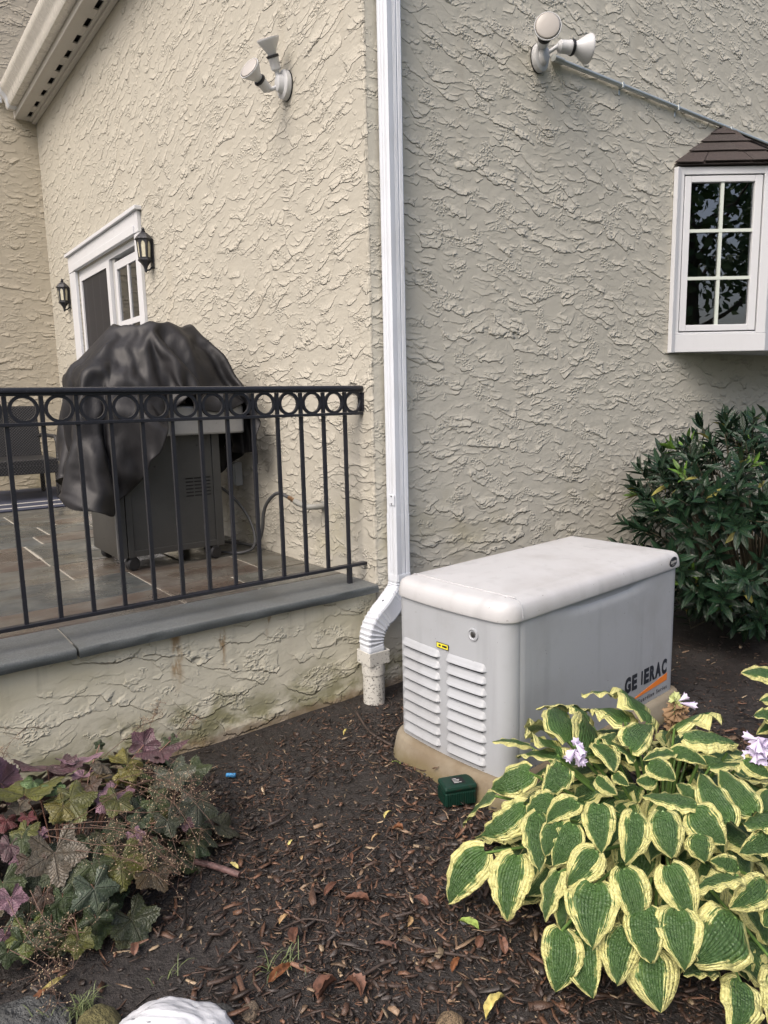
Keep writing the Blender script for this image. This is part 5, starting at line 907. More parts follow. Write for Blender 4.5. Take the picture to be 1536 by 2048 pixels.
mod = cov.modifiers.new('thickness', 'SOLIDIFY'); mod.thickness = .003; mod.offset = 1

# ------------------------------------------------------------------ generator
def _gen(name, col, rough, dirt):
    M = Mt(name, col, rough, spec=.45); P = M.xyz(); v = M.vec(P[0], P[1], P[2])
    n = M.noise(v, 3.2, 5, .6); st = M.noise(M.vec(P[0] * 14, P[1] * 14, P[2] * 1.2), 1, 3); sp = M.noise(v, 70, 3, .6)
    c = M.mix(n.step(.42, .72) * dirt, col, tuple(x * q for x, q in zip(col, (.72, .69, .66))))
    c = M.mix(st.step(.52, .75) * dirt * .8, c, tuple(x * .7 for x in col))
    low = 1.0 - (P[2] + (n - .5) * .12).step(.0, .20)
    thr = sp + low * .10
    c = M.mix(thr.step(.715, .745) * .8, c, (.06, .045, .035)); c = M.mix(low * .2, c, (.25, .22, .18))
    M.color(c); M.set('Roughness', n * .3 + rough - .15); M.bump(M.noise(v, 210, 2) * .0004 + M.noise(v, 2.5, 1) * .002); return M.m
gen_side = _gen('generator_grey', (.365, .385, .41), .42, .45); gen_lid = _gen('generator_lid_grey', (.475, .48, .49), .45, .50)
def _pad():
    M = Mt('weathered_pad', rough=.9); P = M.wpos(); v = M.vec(P[0], P[1], P[2])
    n = M.noise(v, 5, 4, .6); g = M.noise(v, 120, 2); c = M.mix(n.step(.35, .7), (.17, .135, .09), (.25, .22, .165))
    low = 1.0 - (P[2] + (n - .5) * .08).step(.0, .06); c = M.mix(low * .6, c, (.12, .095, .03)); c = M.mix(g.step(.6, .8) * .25, c, (.1, .08, .06)); M.color(c); M.bump(g * .001); return M.m
pad_m = _pad()
GA = R(4.3); GO = Vector((1.853, 1.735, 0))          # near corner of the cabinet on the ground
GL, GW, GZ0, GZ1 = 1.284, .605, .098, .72
BULGE = .022
gen = thing('standby_generator', 'grey standby generator cabinet with louvred end beside the house corner', 'generator', tuple(GO), GA)
def outline(off=0.0, n=10, rr=.055, bul=BULGE):
    """plan outline, counter clockwise from the near left corner; local x along the long side, y towards the house"""
    pts = []
    def corner(cx, cy, a0, r):
        for k in range(n + 1):
            a = a0 + math.pi / 2 * k / n; pts.append((cx + r * math.cos(a), cy + r * math.sin(a)))
    r1 = rr + off; r2 = .03 + off
    corner(GL - .03, .03, -math.pi / 2, r2); corner(GL - .03, GW - .03, 0, r2); corner(rr, GW - rr, math.pi / 2, r1)
    for k in range(1, 10):
        t = k / 10; pts.append((-off, GW - rr + (2 * rr - GW) * t))
    corner(rr, rr, math.pi, r1)
    out = []
    for x, y in pts:
        s = (y / GW) * 2 - 1
        if x < GL * .5: x -= bul * max(0, 1 - s * s) * (1 - x / (GL * .5)) ** 1.5
        out.append((x, y))
    return out
def ringat(off, z): return [Vector((x, y, z)) for x, y in outline(off)]
# inner core and side panels
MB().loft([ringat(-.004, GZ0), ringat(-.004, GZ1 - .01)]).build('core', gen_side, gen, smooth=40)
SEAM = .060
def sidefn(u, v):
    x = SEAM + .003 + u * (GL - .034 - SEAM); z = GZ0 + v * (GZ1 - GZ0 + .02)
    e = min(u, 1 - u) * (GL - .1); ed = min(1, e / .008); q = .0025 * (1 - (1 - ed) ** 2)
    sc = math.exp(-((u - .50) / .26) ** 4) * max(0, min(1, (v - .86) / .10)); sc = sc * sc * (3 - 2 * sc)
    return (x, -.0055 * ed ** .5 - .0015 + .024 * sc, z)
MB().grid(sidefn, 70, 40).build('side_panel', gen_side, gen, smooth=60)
# louvred end panel wraps both corners
ol = outline(0.0); n_corner = 11
endpts = [p for p in ol if p[0] < SEAM + .001]
dense = []
for a, b in zip(endpts, endpts[1:]):
    k = max(1, int(math.dist(a, b) / .008)); dense += [(a[0] + (b[0] - a[0]) * i / k, a[1] + (b[1] - a[1]) * i / k) for i in range(k)]
dense.append(endpts[-1]); dense.append((SEAM - .001, dense[-1][1]))
dense = [(SEAM - .001, dense[0][1])] + dense
ep = MB(); rows = []
for z in [GZ0 - .0 + (GZ1 + .004 - GZ0) * i / 30 for i in range(31)]:
    row_ = []
    for i, (x, y) in enumerate(dense):
        a = dense[max(i - 1, 0)]; b = dense[min(i + 1, len(dense) - 1)]; t = Vector((b[0] - a[0], b[1] - a[1])).normalized(); nn = Vector((t.y, -t.x)); nn = -nn if nn.x * (x - .3) + nn.y * (y - GW / 2) < 0 else nn
        row_.append(Vector((x + nn.x * .004, y + nn.y * .004, z)))
    rows.append(row_)
ep.loft(rows, False, False, False); ep.build('end_panel', gen_side, gen, smooth=60)
def endx(y): s = (y / GW) * 2 - 1; return -BULGE * (1 - s * s) - .004
ridge = MB()
def louvre(y0, y1, z):
    m = MB(); nu, H_ = 26, .0325
    prof = [(0.0, H_), (.0035, H_ - .004), (.0065, H_ * .62), (.010, H_ * .40), (.0135, H_ * .22), (.0145, H_ * .12), (.0125, H_ * .04), (.006, .002), (-.001, .001)]
    loops = []
    for i in range(nu + 1):
        u = i / nu; yy = y0 + (y1 - y0) * u; e = min(u, 1 - u) * (y1 - y0); f = min(1, e / .020); f = (1 - (1 - f) ** 2) ** .5 if f < 1 else 1
        loops.append([Vector((endx(yy) - p * f * 1.25 + .0012, yy, z + zz * (.35 + .65 * f) if zz > .01 else z + zz)) for p, zz in prof])
    m.loft(loops, False, False, False); return m
C1, C2 = (.092, .292), (.326, .562)     # near and far column (local y)
for i in range(9):
    for y0, y1 in (C1, C2):
        z_ = .124 + .0476 * i; lo_ = louvre(y0, y1, z_).build('louvre', gen_side, gen, smooth=60)
        op = MB().grid(lambda u, v: (endx(y0 + .006 + (y1 - y0 - .012) * u) - .0012, y0 + .006 + (y1 - y0 - .012) * u, z_ + .004 - (.0135 * min(1, 12 * min(u, 1 - u) + .25)) * v), 14, 1)
        link('vent_slot', op.mesh('vent_slot'), dark_in, lo_)
# dark slits under every louvre
# lid
lid_prof = [(.010, GZ1 + .004), (.014, GZ1 - .006), (.016, GZ1 + .002), (.012, GZ1 + .030), (.007, GZ1 + .046), (-.001, GZ1 + .057), (-.015, GZ1 + .065), (-.034, GZ1 + .069)]
loops = [ringat(o, z) for o, z in lid_prof]
cx, cy = GL * .5, GW * .5
def shrink(ring, dx, dz, crown=0): 
    out = []
    for p in ring:
        sx = (GL / 2 - dx) / (GL / 2); sy = (GW / 2 - dx) / (GW / 2)
        out.append(Vector((cx + (p.x - cx) * sx, cy + (p.y - cy) * sy, p.z + dz)))
    return out
base_ = loops[-1]
for dx, dz in ((.03, .002), (.036, .0035), (.044, .0035), (.10, .007), (.18, .011), (.26, .013)): loops.append(shrink(base_, dx, dz))
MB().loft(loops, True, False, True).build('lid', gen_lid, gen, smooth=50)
# raised groove across the lid near the louvred end and its seam on the near lip
gm_ = MB(); path = []
for k in range(15):
    y = .03 + (GW - .06) * k / 14; path.append(Vector((.075 - .012 * (1 - ((y / GW) * 2 - 1) ** 2), y, GZ1 + .071 + .0035 * min(1, min(y, GW - y) / .12))))
gm_.tube(path, .0028, 6).build('lid_ridge', gen_lid, gen, smooth=60)
MB().tube([(.073, .03, GZ1 + .0705), (.070, .012, GZ1 + .066), (.068, -.003, GZ1 + .056), (.066, -.0105, GZ1 + .042), (.064, -.0155, GZ1 + .02), (.063, -.0165, GZ1 + .002)], .0018, 6).build('lid_seam', gen_side, gen)
# lock, labels, logo
def on_end(py, pz): return Matrix.Translation((endx(py) - .001, py, pz)) @ Matrix.Rotation(R(-90), 4, 'Y')
lk = MB().lathe([(.026, -.002), (.0255, .002), (.020, .0035), (.017, .000), (.0165, -.003)], 28, on_end(.155, .642)).build('lock_recess', gen_side, gen, smooth=60)
MB().lathe([(0, .003), (.008, .003), (.0115, .0015), (.0125, -.003)], 20, on_end(.155, .642)).build('lock', Mt('lock_metal', (.18, .18, .18), .3, metal=.9).m, gen, smooth=40)
yel = Mt('yellow_label', (.80, .70, .06), .45).m; ink = Mt('black_ink', (.012, .013, .016), .45).m; orange = Mt('orange_print', (.82, .23, .035), .45).m; ltext = Mt('label_grey', (.45, .45, .45), .5).m; navy = Mt('navy_print', (.02, .025, .035), .4).m
ye = endx(.305); lb = MB(); lb.box(ye - .0048, ye - .0035, .276, .342, .548, .571); lbo = lb.build('warning_label', ink, gen)
link('label_face', MB().box(ye - .0055, ye - .005, .2785, .3395, .5503, .5687).mesh('label_face'), yel, lbo)
t_ = MB()
for y0, w in ((.329, .012), (.310, .026)): t_.box(ye - .0062, ye - .0057, y0 - w, y0, .556, .564)
link('label_print', t_.mesh('label_print'), ink, lbo)
MX = Matrix(((1, 0, 0, 0), (0, 0, -1, -.0085), (0, 1, 0, 0), (0, 0, 0, 1)))       # text plane on the long side
def text(name, body, x, z, size, mat, parent, bold=.0, sx=1.0, space=1.0, M0=None, ext=.0004):
    cu = bpy.data.curves.new(name, 'FONT'); cu.body = body; cu.size = size; cu.offset = bold; cu.extrude = ext; cu.space_character = space; cu.resolution_u = 4
    tmp = bpy.data.objects.new('tmp_text', cu); COL.objects.link(tmp); bpy.context.view_layer.update()
    me = bpy.data.meshes.new_from_object(tmp.evaluated_get(bpy.context.evaluated_depsgraph_get())); bpy.data.objects.remove(tmp)
    me.transform(Matrix.Diagonal((sx, 1, 1, 1))); w = max(v.co.x for v in me.vertices)
    me.transform((M0 or MX) @ Matrix.Translation((x, z, 0))); me.name = name; me.materials.clear()
    link(name, me, mat, parent); return w
def side_px(px, py):
    """local x, z on the generator's long side"""
    n_ = Vector((math.sin(GA), -math.cos(GA), 0)); dd = ray(px, py); t = (GO - CAM).dot(n_) / dd.dot(n_); p = CAM + dd * t - GO
    return p.dot(Vector((math.cos(GA), math.sin(GA), 0))), p.z
xa, za = side_px(1246, 1385); xb, zb_ = side_px(1331, 1343); lw = xb - xa; zt0 = side_px(1247, 1357)[1]
lz = (za + zb_) / 2; lh = (zt0 - za); cap = lh / .70
logo = MB().box(xa, xa + .0005, -.0072, -.0070, lz, lz + .0005).build('logo', navy, gen)
ws = lw / 7.0; xx = xa
for chs, adv in (('G', 1.10), ('E', 1.0), (' ', .62), ('I', .40), ('E', 1.0), ('R', 1.08), ('A', 1.08), ('C', 1.0)):
    if chs == ' ': xx += ws * .62 * .93; continue
    if chs == 'I':
        link('letter', MB().box(xx, xx + ws * .2, -.0088, -.008, lz, lz + lh).mesh('letter'), navy, logo); xx += ws * .42 * .93; continue
    cu_w = text('letter', chs, xx, lz, cap, navy, logo, bold=lh * .075, sx=1.0)
    o = COL.objects[-1]; me = o.data; k = (ws * adv * .84) / max(cu_w, 1e-4)
    for v in me.vertices: v.co.x = xx + (v.co.x - xx) * k
    xx += ws * adv * .96
oz = MB(); x0, z0 = side_px(1262, 1393); x1, z1 = side_px(1330, 1358); x2, z2 = side_px(1330, 1344)
for pts in ([(xa + .01, lz - lh * .86), (xb, lz - lh * .64), (xb, lz - lh * .10)],):
    oz.loft([[(p[0], -.0072, p[1]) for p in pts], [(p[0], -.0082, p[1]) for p in pts]])
link('swoosh', oz.mesh('swoosh'), orange, logo)
text('series_text', 'Guardian Series', xa + lw * .30, lz - lh * 1.28, lh * .42, navy, logo, bold=.0003, space=1.45)
o = COL.objects[-1]; wmax = max(v.co.x for v in o.data.vertices); x0_ = xa + lw * .30; k = (xb - x0_) / (wmax - x0_)
for v in o.data.vertices: v.co.x = x0_ + (v.co.x - x0_) * k
# oval badge on the lid
bx, bz = side_px(1334, 1131)
MBD = Matrix.Translation((GL - .085, -.0165, GZ1 + .028)) @ Matrix.Rotation(R(96), 4, 'X') @ Matrix.Diagonal((1.1, .85, 1, 1))
bd = MB().lathe([(0, -.001), (.030, -.001), (.031, .0005), (.029, .002), (0, .0022)], 32, MBD).build('badge', navy, gen, smooth=40)
text('badge_text', '20kW', 0, 0, .021, ltext, bd, bold=.0006, M0=MBD @ Matrix.Translation((-.0235, -.007, .0024)), sx=.9)
link('badge_print', MB().box(-.009, .009, -.0175, -.0135, .0024, .0028, MBD).mesh('badge_print'), ltext, bd)
# pad
pad = thing('generator_pad', 'stained tan pad under the grey generator', 'pad', tuple(GO), GA)
MB().loft([ringat(.060, -.08), ringat(.052, .0), ringat(.036, .075), ringat(.026, .092), ringat(.012, .097)]).build('slab', pad_m, pad, smooth=50)

# green plastic box with cable
gp_ = on_z(912, 1612)
grn = Mt('green_plastic', (.004, .026, .018), .4); P = grn.xyz(); grn.color(grn.mix(grn.noise(grn.vec(P[0], P[1], P[2]), 60, 3).step(.6, .66) * .7, (.0045, .028, .019), (.03, .025, .02))); grn = grn.m
gbx = thing('plastic_box', 'small dark green ribbed plastic box lying against the generator pad', 'plastic box', (gp_.x + .035, gp_.y + .03, -.003), R(-22))
MB().box(-.064, .064, -.042, .042, 0, .058).build('body', grn, gbx, bevel=.008)
rib = MB()
for i in range(13): rib.box(-.058 + i * .0092, -.054 + i * .0092, -.0455, -.0405, .006, .054)
for i in range(8): rib.box(-.0675, -.0625, -.036 + i * .0095, -.032 + i * .0095, .006, .054)
rib.build('ribs', grn, gbx)
MB().box(-.067, .067, -.045, .045, .0585, .082).build('lid', grn, gbx, bevel=.010)
lab = MB().box(-.022, .026, -.022, .022, .0822, .0828).build('label', ink, gbx)
pr_ = MB()
for i, (a, w) in enumerate(((-.018, .03), (-.018, .022), (-.018, .027), (-.018, .018))): pr_.box(a, a + w, -.016 + i * .009, -.0125 + i * .009, .083, .0833)
link('label_print', pr_.mesh('label_print'), ltext, lab)
MB().tube(smooth_path([Vector(p) for p in ((.06, .01, .03), (.12, .03, .03), (.22, .05, .02), (.38, .04, .012))]), .007, 8).build('cable', blk, gbx, smooth=80)

# ------------------------------------------------------------------ ground
def gh(x, y):
    return .018 * mnoise.noise(Vector((x * 1.3, y * 1.3, 0))) + .010 * mnoise.noise(Vector((x * 4, y * 4, 3))) - .012
def _soil():
    M = Mt('wet_soil', rough=.7); P = M.wpos(); v = M.vec(P[0], P[1], P[2])
    n = M.noise(v, 3, 5, .6); g = M.noise(v, 45, 4, .7); f = M.noise(v, 170, 3, .7)
    c = M.mix(g.step(.3, .7), (.012, .010, .009), (.031, .026, .024)); c = M.mix(n.step(.45, .7) * .6, c, (.036, .031, .029)); c = M.mix(f.step(.68, .76) * .5, c, (.10, .07, .05))
    M.color(c); M.set('Roughness', n.step(.3, .7) * .35 + .45); M.bump(g * .014 + f * .004); return M.m
soil = _soil()
xs = [-60, -20, -8, -4, -2] + list(np.arange(-1.2, 5.61, .04)) + [7, 10, 20, 60]; ys = [-60, -20, -8, -4, -2] + list(np.arange(-.6, 2.96, .04)) + [3.2, 6, 12, 30, 60]
vs = []; 
for yy in ys:
    for xx in xs: vs.append((xx, yy, gh(xx, yy) if -3 < xx < 6 and -1 < yy < 3.3 else -.012))
nx = len(xs); fs = [(j * nx + i, j * nx + i + 1, (j + 1) * nx + i + 1, (j + 1) * nx + i) for j in range(len(ys) - 1) for i in range(nx - 1)]
gm2 = MB(); gm2.v = vs; gm2.f = fs; tag(gm2.build('ground', soil, smooth=180), kind='structure')
lawn_m = Mt('lawn', (.035, .06, .02), .9); P = lawn_m.wpos(); lawn_m.color(lawn_m.mix(lawn_m.noise(lawn_m.vec(P[0], P[1], P[2]), 3, 4), (.03, .055, .018), (.06, .085, .03))); lawn_m = lawn_m.m
lw_ = MB(); lw_.add([(-60, -60, .002), (60, -60, .002), (60, -3.2, .002), (-60, -3.2, .002)], [(0, 1, 2, 3)]); tag(lw_.build('lawn', lawn_m), kind='structure')

# ------------------------------------------------------------------ mulch: shredded bark, real chips
def chips(n, region, lsz, wsz, palette, weights, dens, seed, name, mat, lift=.004):
    g = np.random.default_rng(seed); out = []
    P = np.empty((0, 2))
    while len(P) < n:
        q = np.column_stack([g.uniform(region[0], region[1], n), g.uniform(region[2], region[3], n)])
        P = np.vstack([P, q[g.random(n) < dens(q[:, 0], q[:, 1])]])
    P = P[:n]; L = np.exp(g.normal(math.log(lsz), .45, n)); Wd = np.exp(g.normal(math.log(wsz), .4, n)); T = Wd * g.uniform(.12, .38, n)
    yaw = g.uniform(0, 2 * np.pi, n); pit = g.normal(0, .22, n); rol = g.normal(0, .45, n); bend = g.normal(0, .07, n) * L; tap = g.uniform(.3, 1, (n, 2))
    z0 = np.array([gh(a, b) for a, b in P]) + g.exponential(lift, n)
    # three cross sections of four corners
    loc = np.zeros((n, 12, 3))
    for s, t in enumerate((-.5, 0, .5)):
        wv = Wd * (1 if s == 1 else tap[:, 0 if s == 0 else 1]); bz = -bend * (abs(t) * 2) ** 2 + 0
        for c, (a, b) in enumerate(((-.5, 0), (.5, 0), (.5, 1), (-.5, 1))):
            loc[:, s * 4 + c, 0] = t * L + g.normal(0, .04, n) * L; loc[:, s * 4 + c, 1] = a * wv + (0 if s == 1 else 1) * bend * .6; loc[:, s * 4 + c, 2] = b * T + bz
    cr, sr = np.cos(rol), np.sin(rol); y1 = loc[:, :, 1] * cr[:, None] - loc[:, :, 2] * sr[:, None]; z1 = loc[:, :, 1] * sr[:, None] + loc[:, :, 2] * cr[:, None]
    cp, sp = np.cos(pit), np.sin(pit); x2 = loc[:, :, 0] * cp[:, None] - z1 * sp[:, None]; z2 = loc[:, :, 0] * sp[:, None] + z1 * cp[:, None]
    cy, sy = np.cos(yaw), np.sin(yaw); V = np.stack([x2 * cy[:, None] - y1 * sy[:, None] + P[:, :1], x2 * sy[:, None] + y1 * cy[:, None] + P[:, 1:2], z2 + z0[:, None]], -1)
    fq = np.array([(0, 3, 2, 1), (8, 9, 10, 11)] + [(k * 4 + a, k * 4 + (a + 1) % 4, k * 4 + 4 + (a + 1) % 4, k * 4 + 4 + a) for k in (0, 1) for a in range(4)])
    F = (fq[None] + (np.arange(n) * 12)[:, None, None]).reshape(-1, 4)
    me = bpy.data.meshes.new(name); me.vertices.add(n * 12); me.vertices.foreach_set('co', V.astype(np.float32).ravel())
    me.loops.add(F.size); me.loops.foreach_set('vertex_index', F.astype(np.int32).ravel()); me.polygons.add(len(F))
    me.polygons.foreach_set('loop_start', np.arange(0, F.size, 4, dtype=np.int32)); me.update(calc_edges=True)
    pc = np.asarray(palette, float)[g.choice(len(palette), n, p=np.asarray(weights) / np.sum(weights))] * g.uniform(.42, 1.15, (n, 1))
    ca = me.color_attributes.new('tint', 'FLOAT_COLOR', 'POINT'); cc = np.ones((n * 12, 4), np.float32); cc[:, :3] = np.repeat(pc, 12, 0); ca.data.foreach_set('color', cc.ravel())
    o = link(name, me, mat); o['kind'] = 'stuff'; return o
def _chip():
    M = Mt('wet_bark', rough=.6); a = M.n('ShaderNodeVertexColor', layer_name='tint'); P = M.wpos(); v = M.vec(P[0], P[1], P[2])
    n = M.noise(v, 210, 3, .7); c = M.mix(n.step(.3, .75) * .6, a.outputs[0], M.mix(.5, a.outputs[0], (.02, .015, .012)))
    M.color(c); M.set('Roughness', M.noise(v, 25, 2) * .5 + .2); M.bump(n * .0018); return M.m
chip_m = _chip()
def dens(x, y):
    w = np.ones_like(x)
    w *= np.clip((2.93 - y) / .45, .16, 1)                                  # bare wet soil along the low wall
    w *= np.where((x < .85) & (y > 1.2), np.clip(.35 + (x - .2) * .8, .18, 1), 1)
    sm = np.exp(-(((x - 1.40) / .26) ** 2 + ((y - 2.20) / .17) ** 2)); w *= 1 - .88 * sm
    sm = np.exp(-(((x - .45) / .35) ** 2 + ((y - 1.78) / .14) ** 2)); w *= 1 - .8 * sm
    vis = (x > -.5) & (y > .2)
    far = np.clip(1.6 - np.hypot(x - 1.2, y - 1.7) * .45, .15, 1)
    return w * far * np.where((x > 3.1), .35, 1)
DK = [(.026, .019, .016), (.042, .029, .023), (.07, .043, .032), (.11, .062, .042), (.19, .10, .062), (.27, .185, .12), (.42, .32, .21), (.085, .072, .066)]
chips(30000, (-.6, 4.6, .1, 2.92), .011, .0035, DK, (4, 4, 4, 3, 2.4, 1.5, 1.1, 3), dens, 1, 'mulch_shreds', chip_m, .003)
chips(21000, (-.6, 4.6, .1, 2.92), .024, .0058, DK, (5, 5, 5, 3.4, 2.2, 1.3, .7, 3), dens, 2, 'mulch_chips', chip_m, .006)
near = lambda x, y: dens(x, y) * np.clip((2.35 - y) / .7, .04, 1)
chips(4200, (-.3, 3.2, .1, 2.6), .038, .0095, DK, (5, 5, 5, 4, 3.2, 1.0, .35, 2), near, 3, 'mulch_bark', chip_m, .009)

# ------------------------------------------------------------------ leaves
def hosta_material():
    M = Mt('hosta_leaf', rough=.4, spec=.5); t = M.n('ShaderNodeTexCoord'); q = M.n('ShaderNodeSeparateXYZ'); M.nt.links.new(t.outputs['UV'], q.inputs[0])
    U, Vv = S(M.nt, q.outputs[0]), S(M.nt, q.outputs[1]); rn = M.rnd()
    a = (U - .5).abs() * 2.0; o = rn * 37.0
    st = M.noise(M.vec(U * 22 + o, Vv * 1.7 + o, o), 1, 3, .6) - .5
    st2 = M.noise(M.vec(U * 46 + o, Vv * 4 + o, o + 3.0), 1, 2, .6) - .5
    jag = M.noise(M.vec(U * 3 + o, Vv * 5 + o, o + 9.0), 1, 2) - .5
    tip = Vv.step(.82, 1.0) * .22
    e = a + st * .85 + st2 * .35 + jag * .50 + tip + (rn - .5) * .30
    yel = e.step(.62, .67); pale = e.step(.40, .60)
    cr = M.noise(M.vec(U * 9 + o, Vv * 14, o), 1, 3)
    green = M.mix(cr, (.028, .074, .022), (.080, .150, .042)); green = M.mix((1.0 - Vv.step(.0, .35)) * .5, green, (.075, .17, .035))
    light = M.mix(cr, (.11, .20, .045), (.17, .26, .07)); yc = M.mix(cr, (.60, .58, .19), (.68, .66, .32))
    c = M.mix(pale * .55, green, light); c = M.mix(yel, c, yc)
    c = M.mix((st2 + .5).step(.62, .72) * (1.0 - yel) * .35, c, (.10, .20, .05))
    sp = M.noise(M.vec(U * 26 + o, Vv * 44, o + 5.0), 1, 2, .6); c = M.mix(sp.step(.71, .735) * (a * .9), c, (.07, .035, .018))
    geo = M.n('ShaderNodeNewGeometry'); c = M.mix(S(M.nt, geo.outputs['Backfacing']) * .45, c, (.16, .22, .10))
    M.color(c)
    vein = (((U - .5).abs().pow(.85) * 40.0).sin().abs()).pow(.5)
    puck = M.noise(M.vec(U * 11 + o, Vv * 17 + o, o), 1, 3, .55)
    c = M.mix((1.0 - vein.step(.15, .6)) * .45 * (1.0 - yel), c, (.010, .03, .014)); c = M.mix(vein.step(.8, 1.0) * cr * .4 * (1.0 - yel), c, (.10, .17, .075)); c = M.mix((1.0 - vein.step(.1, .5)) * .25 * yel, c, (.40, .38, .12)); M.color(c); M.bump(vein * .0030 + puck * .0120, 1.0, 1.0, .5); M.set('Roughness', cr * .22 + .22)
    M.set('Subsurface Weight', 0.0); L = M.nt.links
    tr = M.n('ShaderNodeBsdfTranslucent'); L.new(c, tr.inputs[0]); mx = M.n('ShaderNodeMixShader'); mx.inputs[0].default_value = .18
    L.new(M.b.outputs[0], mx.inputs[1]); L.new(tr.outputs[0], mx.inputs[2]); L.new(mx.outputs[0], M.nt.nodes['Material Output'].inputs[0]); return M.m
hosta_m = hosta_material()
petiole_m = Mt('hosta_petiole', (.13, .23, .06), .4).m
HC, HR = Vector((2.02, 1.20, 0)), Vector((.78, .60, .50))
def dome(px, py, C=HC, Rr=HR, k=1.0, zmin=.03):
    d = ray(px, py); o = CAM - C; sc = Vector((1 / (Rr.x * k), 1 / (Rr.y * k), 1 / (Rr.z * k)))
    O = Vector((o.x * sc.x, o.y * sc.y, o.z * sc.z)); D = Vector((d.x * sc.x, d.y * sc.y, d.z * sc.z))
    a, b, c = D.dot(D), O.dot(D), O.dot(O) - 1; q = b * b - a * c
    t = (-b - math.sqrt(q)) / a if q > 0 else -b / a
    p = CAM + d * t
    if p.z < zmin: p = CAM + d * ((zmin - EYE) / d.z)
    return p
def strip_leaf(B, T, W, n, arch, seed, fold=.22, curl=.42, ripple=.10, nu=12, nv=16, profile=None, lobes=.10, droop=0.0):
    """blade from base B to tip T; W half width; n outward normal"""
    r_ = random.Random(seed); a = T - B; L = a.length; ax = a.normalized(); n = (n - ax * n.dot(ax)).normalized(); s = ax.cross(n)
    ph, fq = r_.uniform(0, 6.28), r_.uniform(2.5, 4.5); ph2 = r_.uniform(0, 6.28); skew = r_.uniform(-.10, .10); m = MB(); uv = []
    prof = profile or (lambda t: (math.sin(math.pi * min(1, t) ** .60) ** .80) if 0 < t < 1 else 0.0)
    fa, fb = fold * r_.uniform(.3, 2.0), curl * r_.uniform(.3, 1.6); W *= r_.uniform(.92, 1.14); ripple *= r_.uniform(.7, 2.2)
    for j in range(nv + 1):
        t = j / nv; w = prof(t) * W
        mid = B + a * t + n * (arch * L * 4 * t * (1 - t)) + Vector((0, 0, -droop * L * t * t)) + s * (skew * L * math.sin(math.pi * t))
        for i in range(nu + 1):
            u = i / nu * 2 - 1; au = abs(u)
            off = W * (fa * au - fb * u * u) * (prof(t) ** .5 if w > 0 else 0) + ripple * W * u * u * math.sin(fq * 6.28 * t + ph + (2.1 if u > 0 else 0)) + .05 * W * u * u * au * math.sin(19 * t + ph2 + u * 2)
            back = -lobes * L * au ** 1.4 * (1 - t) ** 3
            m.v.append(tuple(mid + s * (w * u) + n * off + ax * back)); uv.append((i / nu, t))
    for j in range(nv):
        for i in range(nu):
            k = j * (nu + 1) + i; m.f.append((k, k + 1, k + nu + 2, k + nu + 1))
    return m, uv
def cordate(t):
    return (math.sin(math.pi * (t * .985 + .015) ** .62) ** .72) if t < 1 else 0.0
hosta = thing('hosta', 'big variegated hosta clump with green leaves edged in pale yellow before the generator', 'plant', tuple(HC))
hm = Matrix.Translation(-HC)
def add_hosta_leaf(par, C, B, T, halfw, nrm, arch, seed, mat=None, k=1.0, **kw):
    m, uv = strip_leaf(B, T, halfw, nrm, arch, seed, profile=cordate, **kw)
    o = m.build('leaf', mat or hosta_m, par, smooth=180, uvs=uv); o.matrix_parent_inverse = Matrix.Translation(-C)
    base = Vector((C.x + (B.x - C.x) * .18, C.y + (B.y - C.y) * .18, .0)); mid = base.lerp(B, .55) + Vector((0, 0, .10 * (B - base).length)); 
    q = MB().tube([base, base.lerp(mid, .5) + Vector((0, 0, .03)), mid, B], [.0065, .0055, .005, .004], 6).build('petiole', petiole_m, par, smooth=80); q.matrix_parent_inverse = Matrix.Translation(-C)
LEAVES = """1057 1491 985 1484 34;1134 1482 1050 1466 24;1170 1425 1072 1417 20;1138 1484 1118 1418 66;1172 1442 1140 1416 26;1170 1500 1165 1430 42;1118 1520 1035 1517 44
1058 1545 982 1578 70;1125 1532 1084 1594 54;1115 1510 1062 1478 42;990 1592 928 1655 48;1046 1612 960 1672 70;1108 1598 1050 1634 62;1155 1607 1092 1648 44;1078 1630 1079 1746 60
971 1706 898 1808 82;1035 1713 1015 1843 86;1124 1645 1090 1713 48;1145 1651 1106 1733 62;1197 1610 1203 1707 60;1271 1628 1250 1729 68;1326 1624 1344 1718 70;1192 1704 1134 1773 74
1117 1746 1090 1844 44;1121 1764 1123 1862 42;1190 1770 1185 1897 98;1249 1740 1279 1856 76;1123 1862 1111 1985 76;1165 1870 1186 1998 86;1252 1857 1234 1971 84;1290 1815 1302 1929 86
1304 1905 1322 2026 112;1338 1733 1386 1844 88;1356 1820 1370 1942 94;1470 1837 1391 1926 120;1530 1765 1459 1817 64;1568 1792 1528 1853 84;1475 1752 1385 1785 44;1475 1735 1420 1722 42
1481 1964 1465 2064 88;1560 1940 1540 2050 74;1425 1940 1367 1950 30;1238 1391 1163 1391 26;1249 1444 1180 1422 58;1293 1446 1245 1396 50;1349 1457 1437 1436 38;1370 1473 1478 1489 52
1260 1495 1305 1450 64;1200 1490 1232 1465 32;1215 1480 1268 1525 28;1345 1508 1285 1522 34;1345 1503 1414 1530 38;1195 1490 1228 1545 48;1400 1520 1448 1525 30;1420 1535 1492 1530 28
1310 1560 1272 1562 38;1300 1527 1352 1560 44;1390 1608 1285 1592 46;1400 1602 1352 1566 40;1457 1641 1400 1546 66;1506 1623 1439 1539 62;1390 1620 1452 1690 82;1560 1630 1485 1650 48
1545 1680 1478 1707 50;1400 1670 1410 1725 62;1490 1520 1545 1556 48;1562 1560 1497 1560 34;1455 1505 1502 1510 26;1540 1582 1535 1642 48;1195 1555 1235 1590 38;1230 1550 1258 1572 24"""
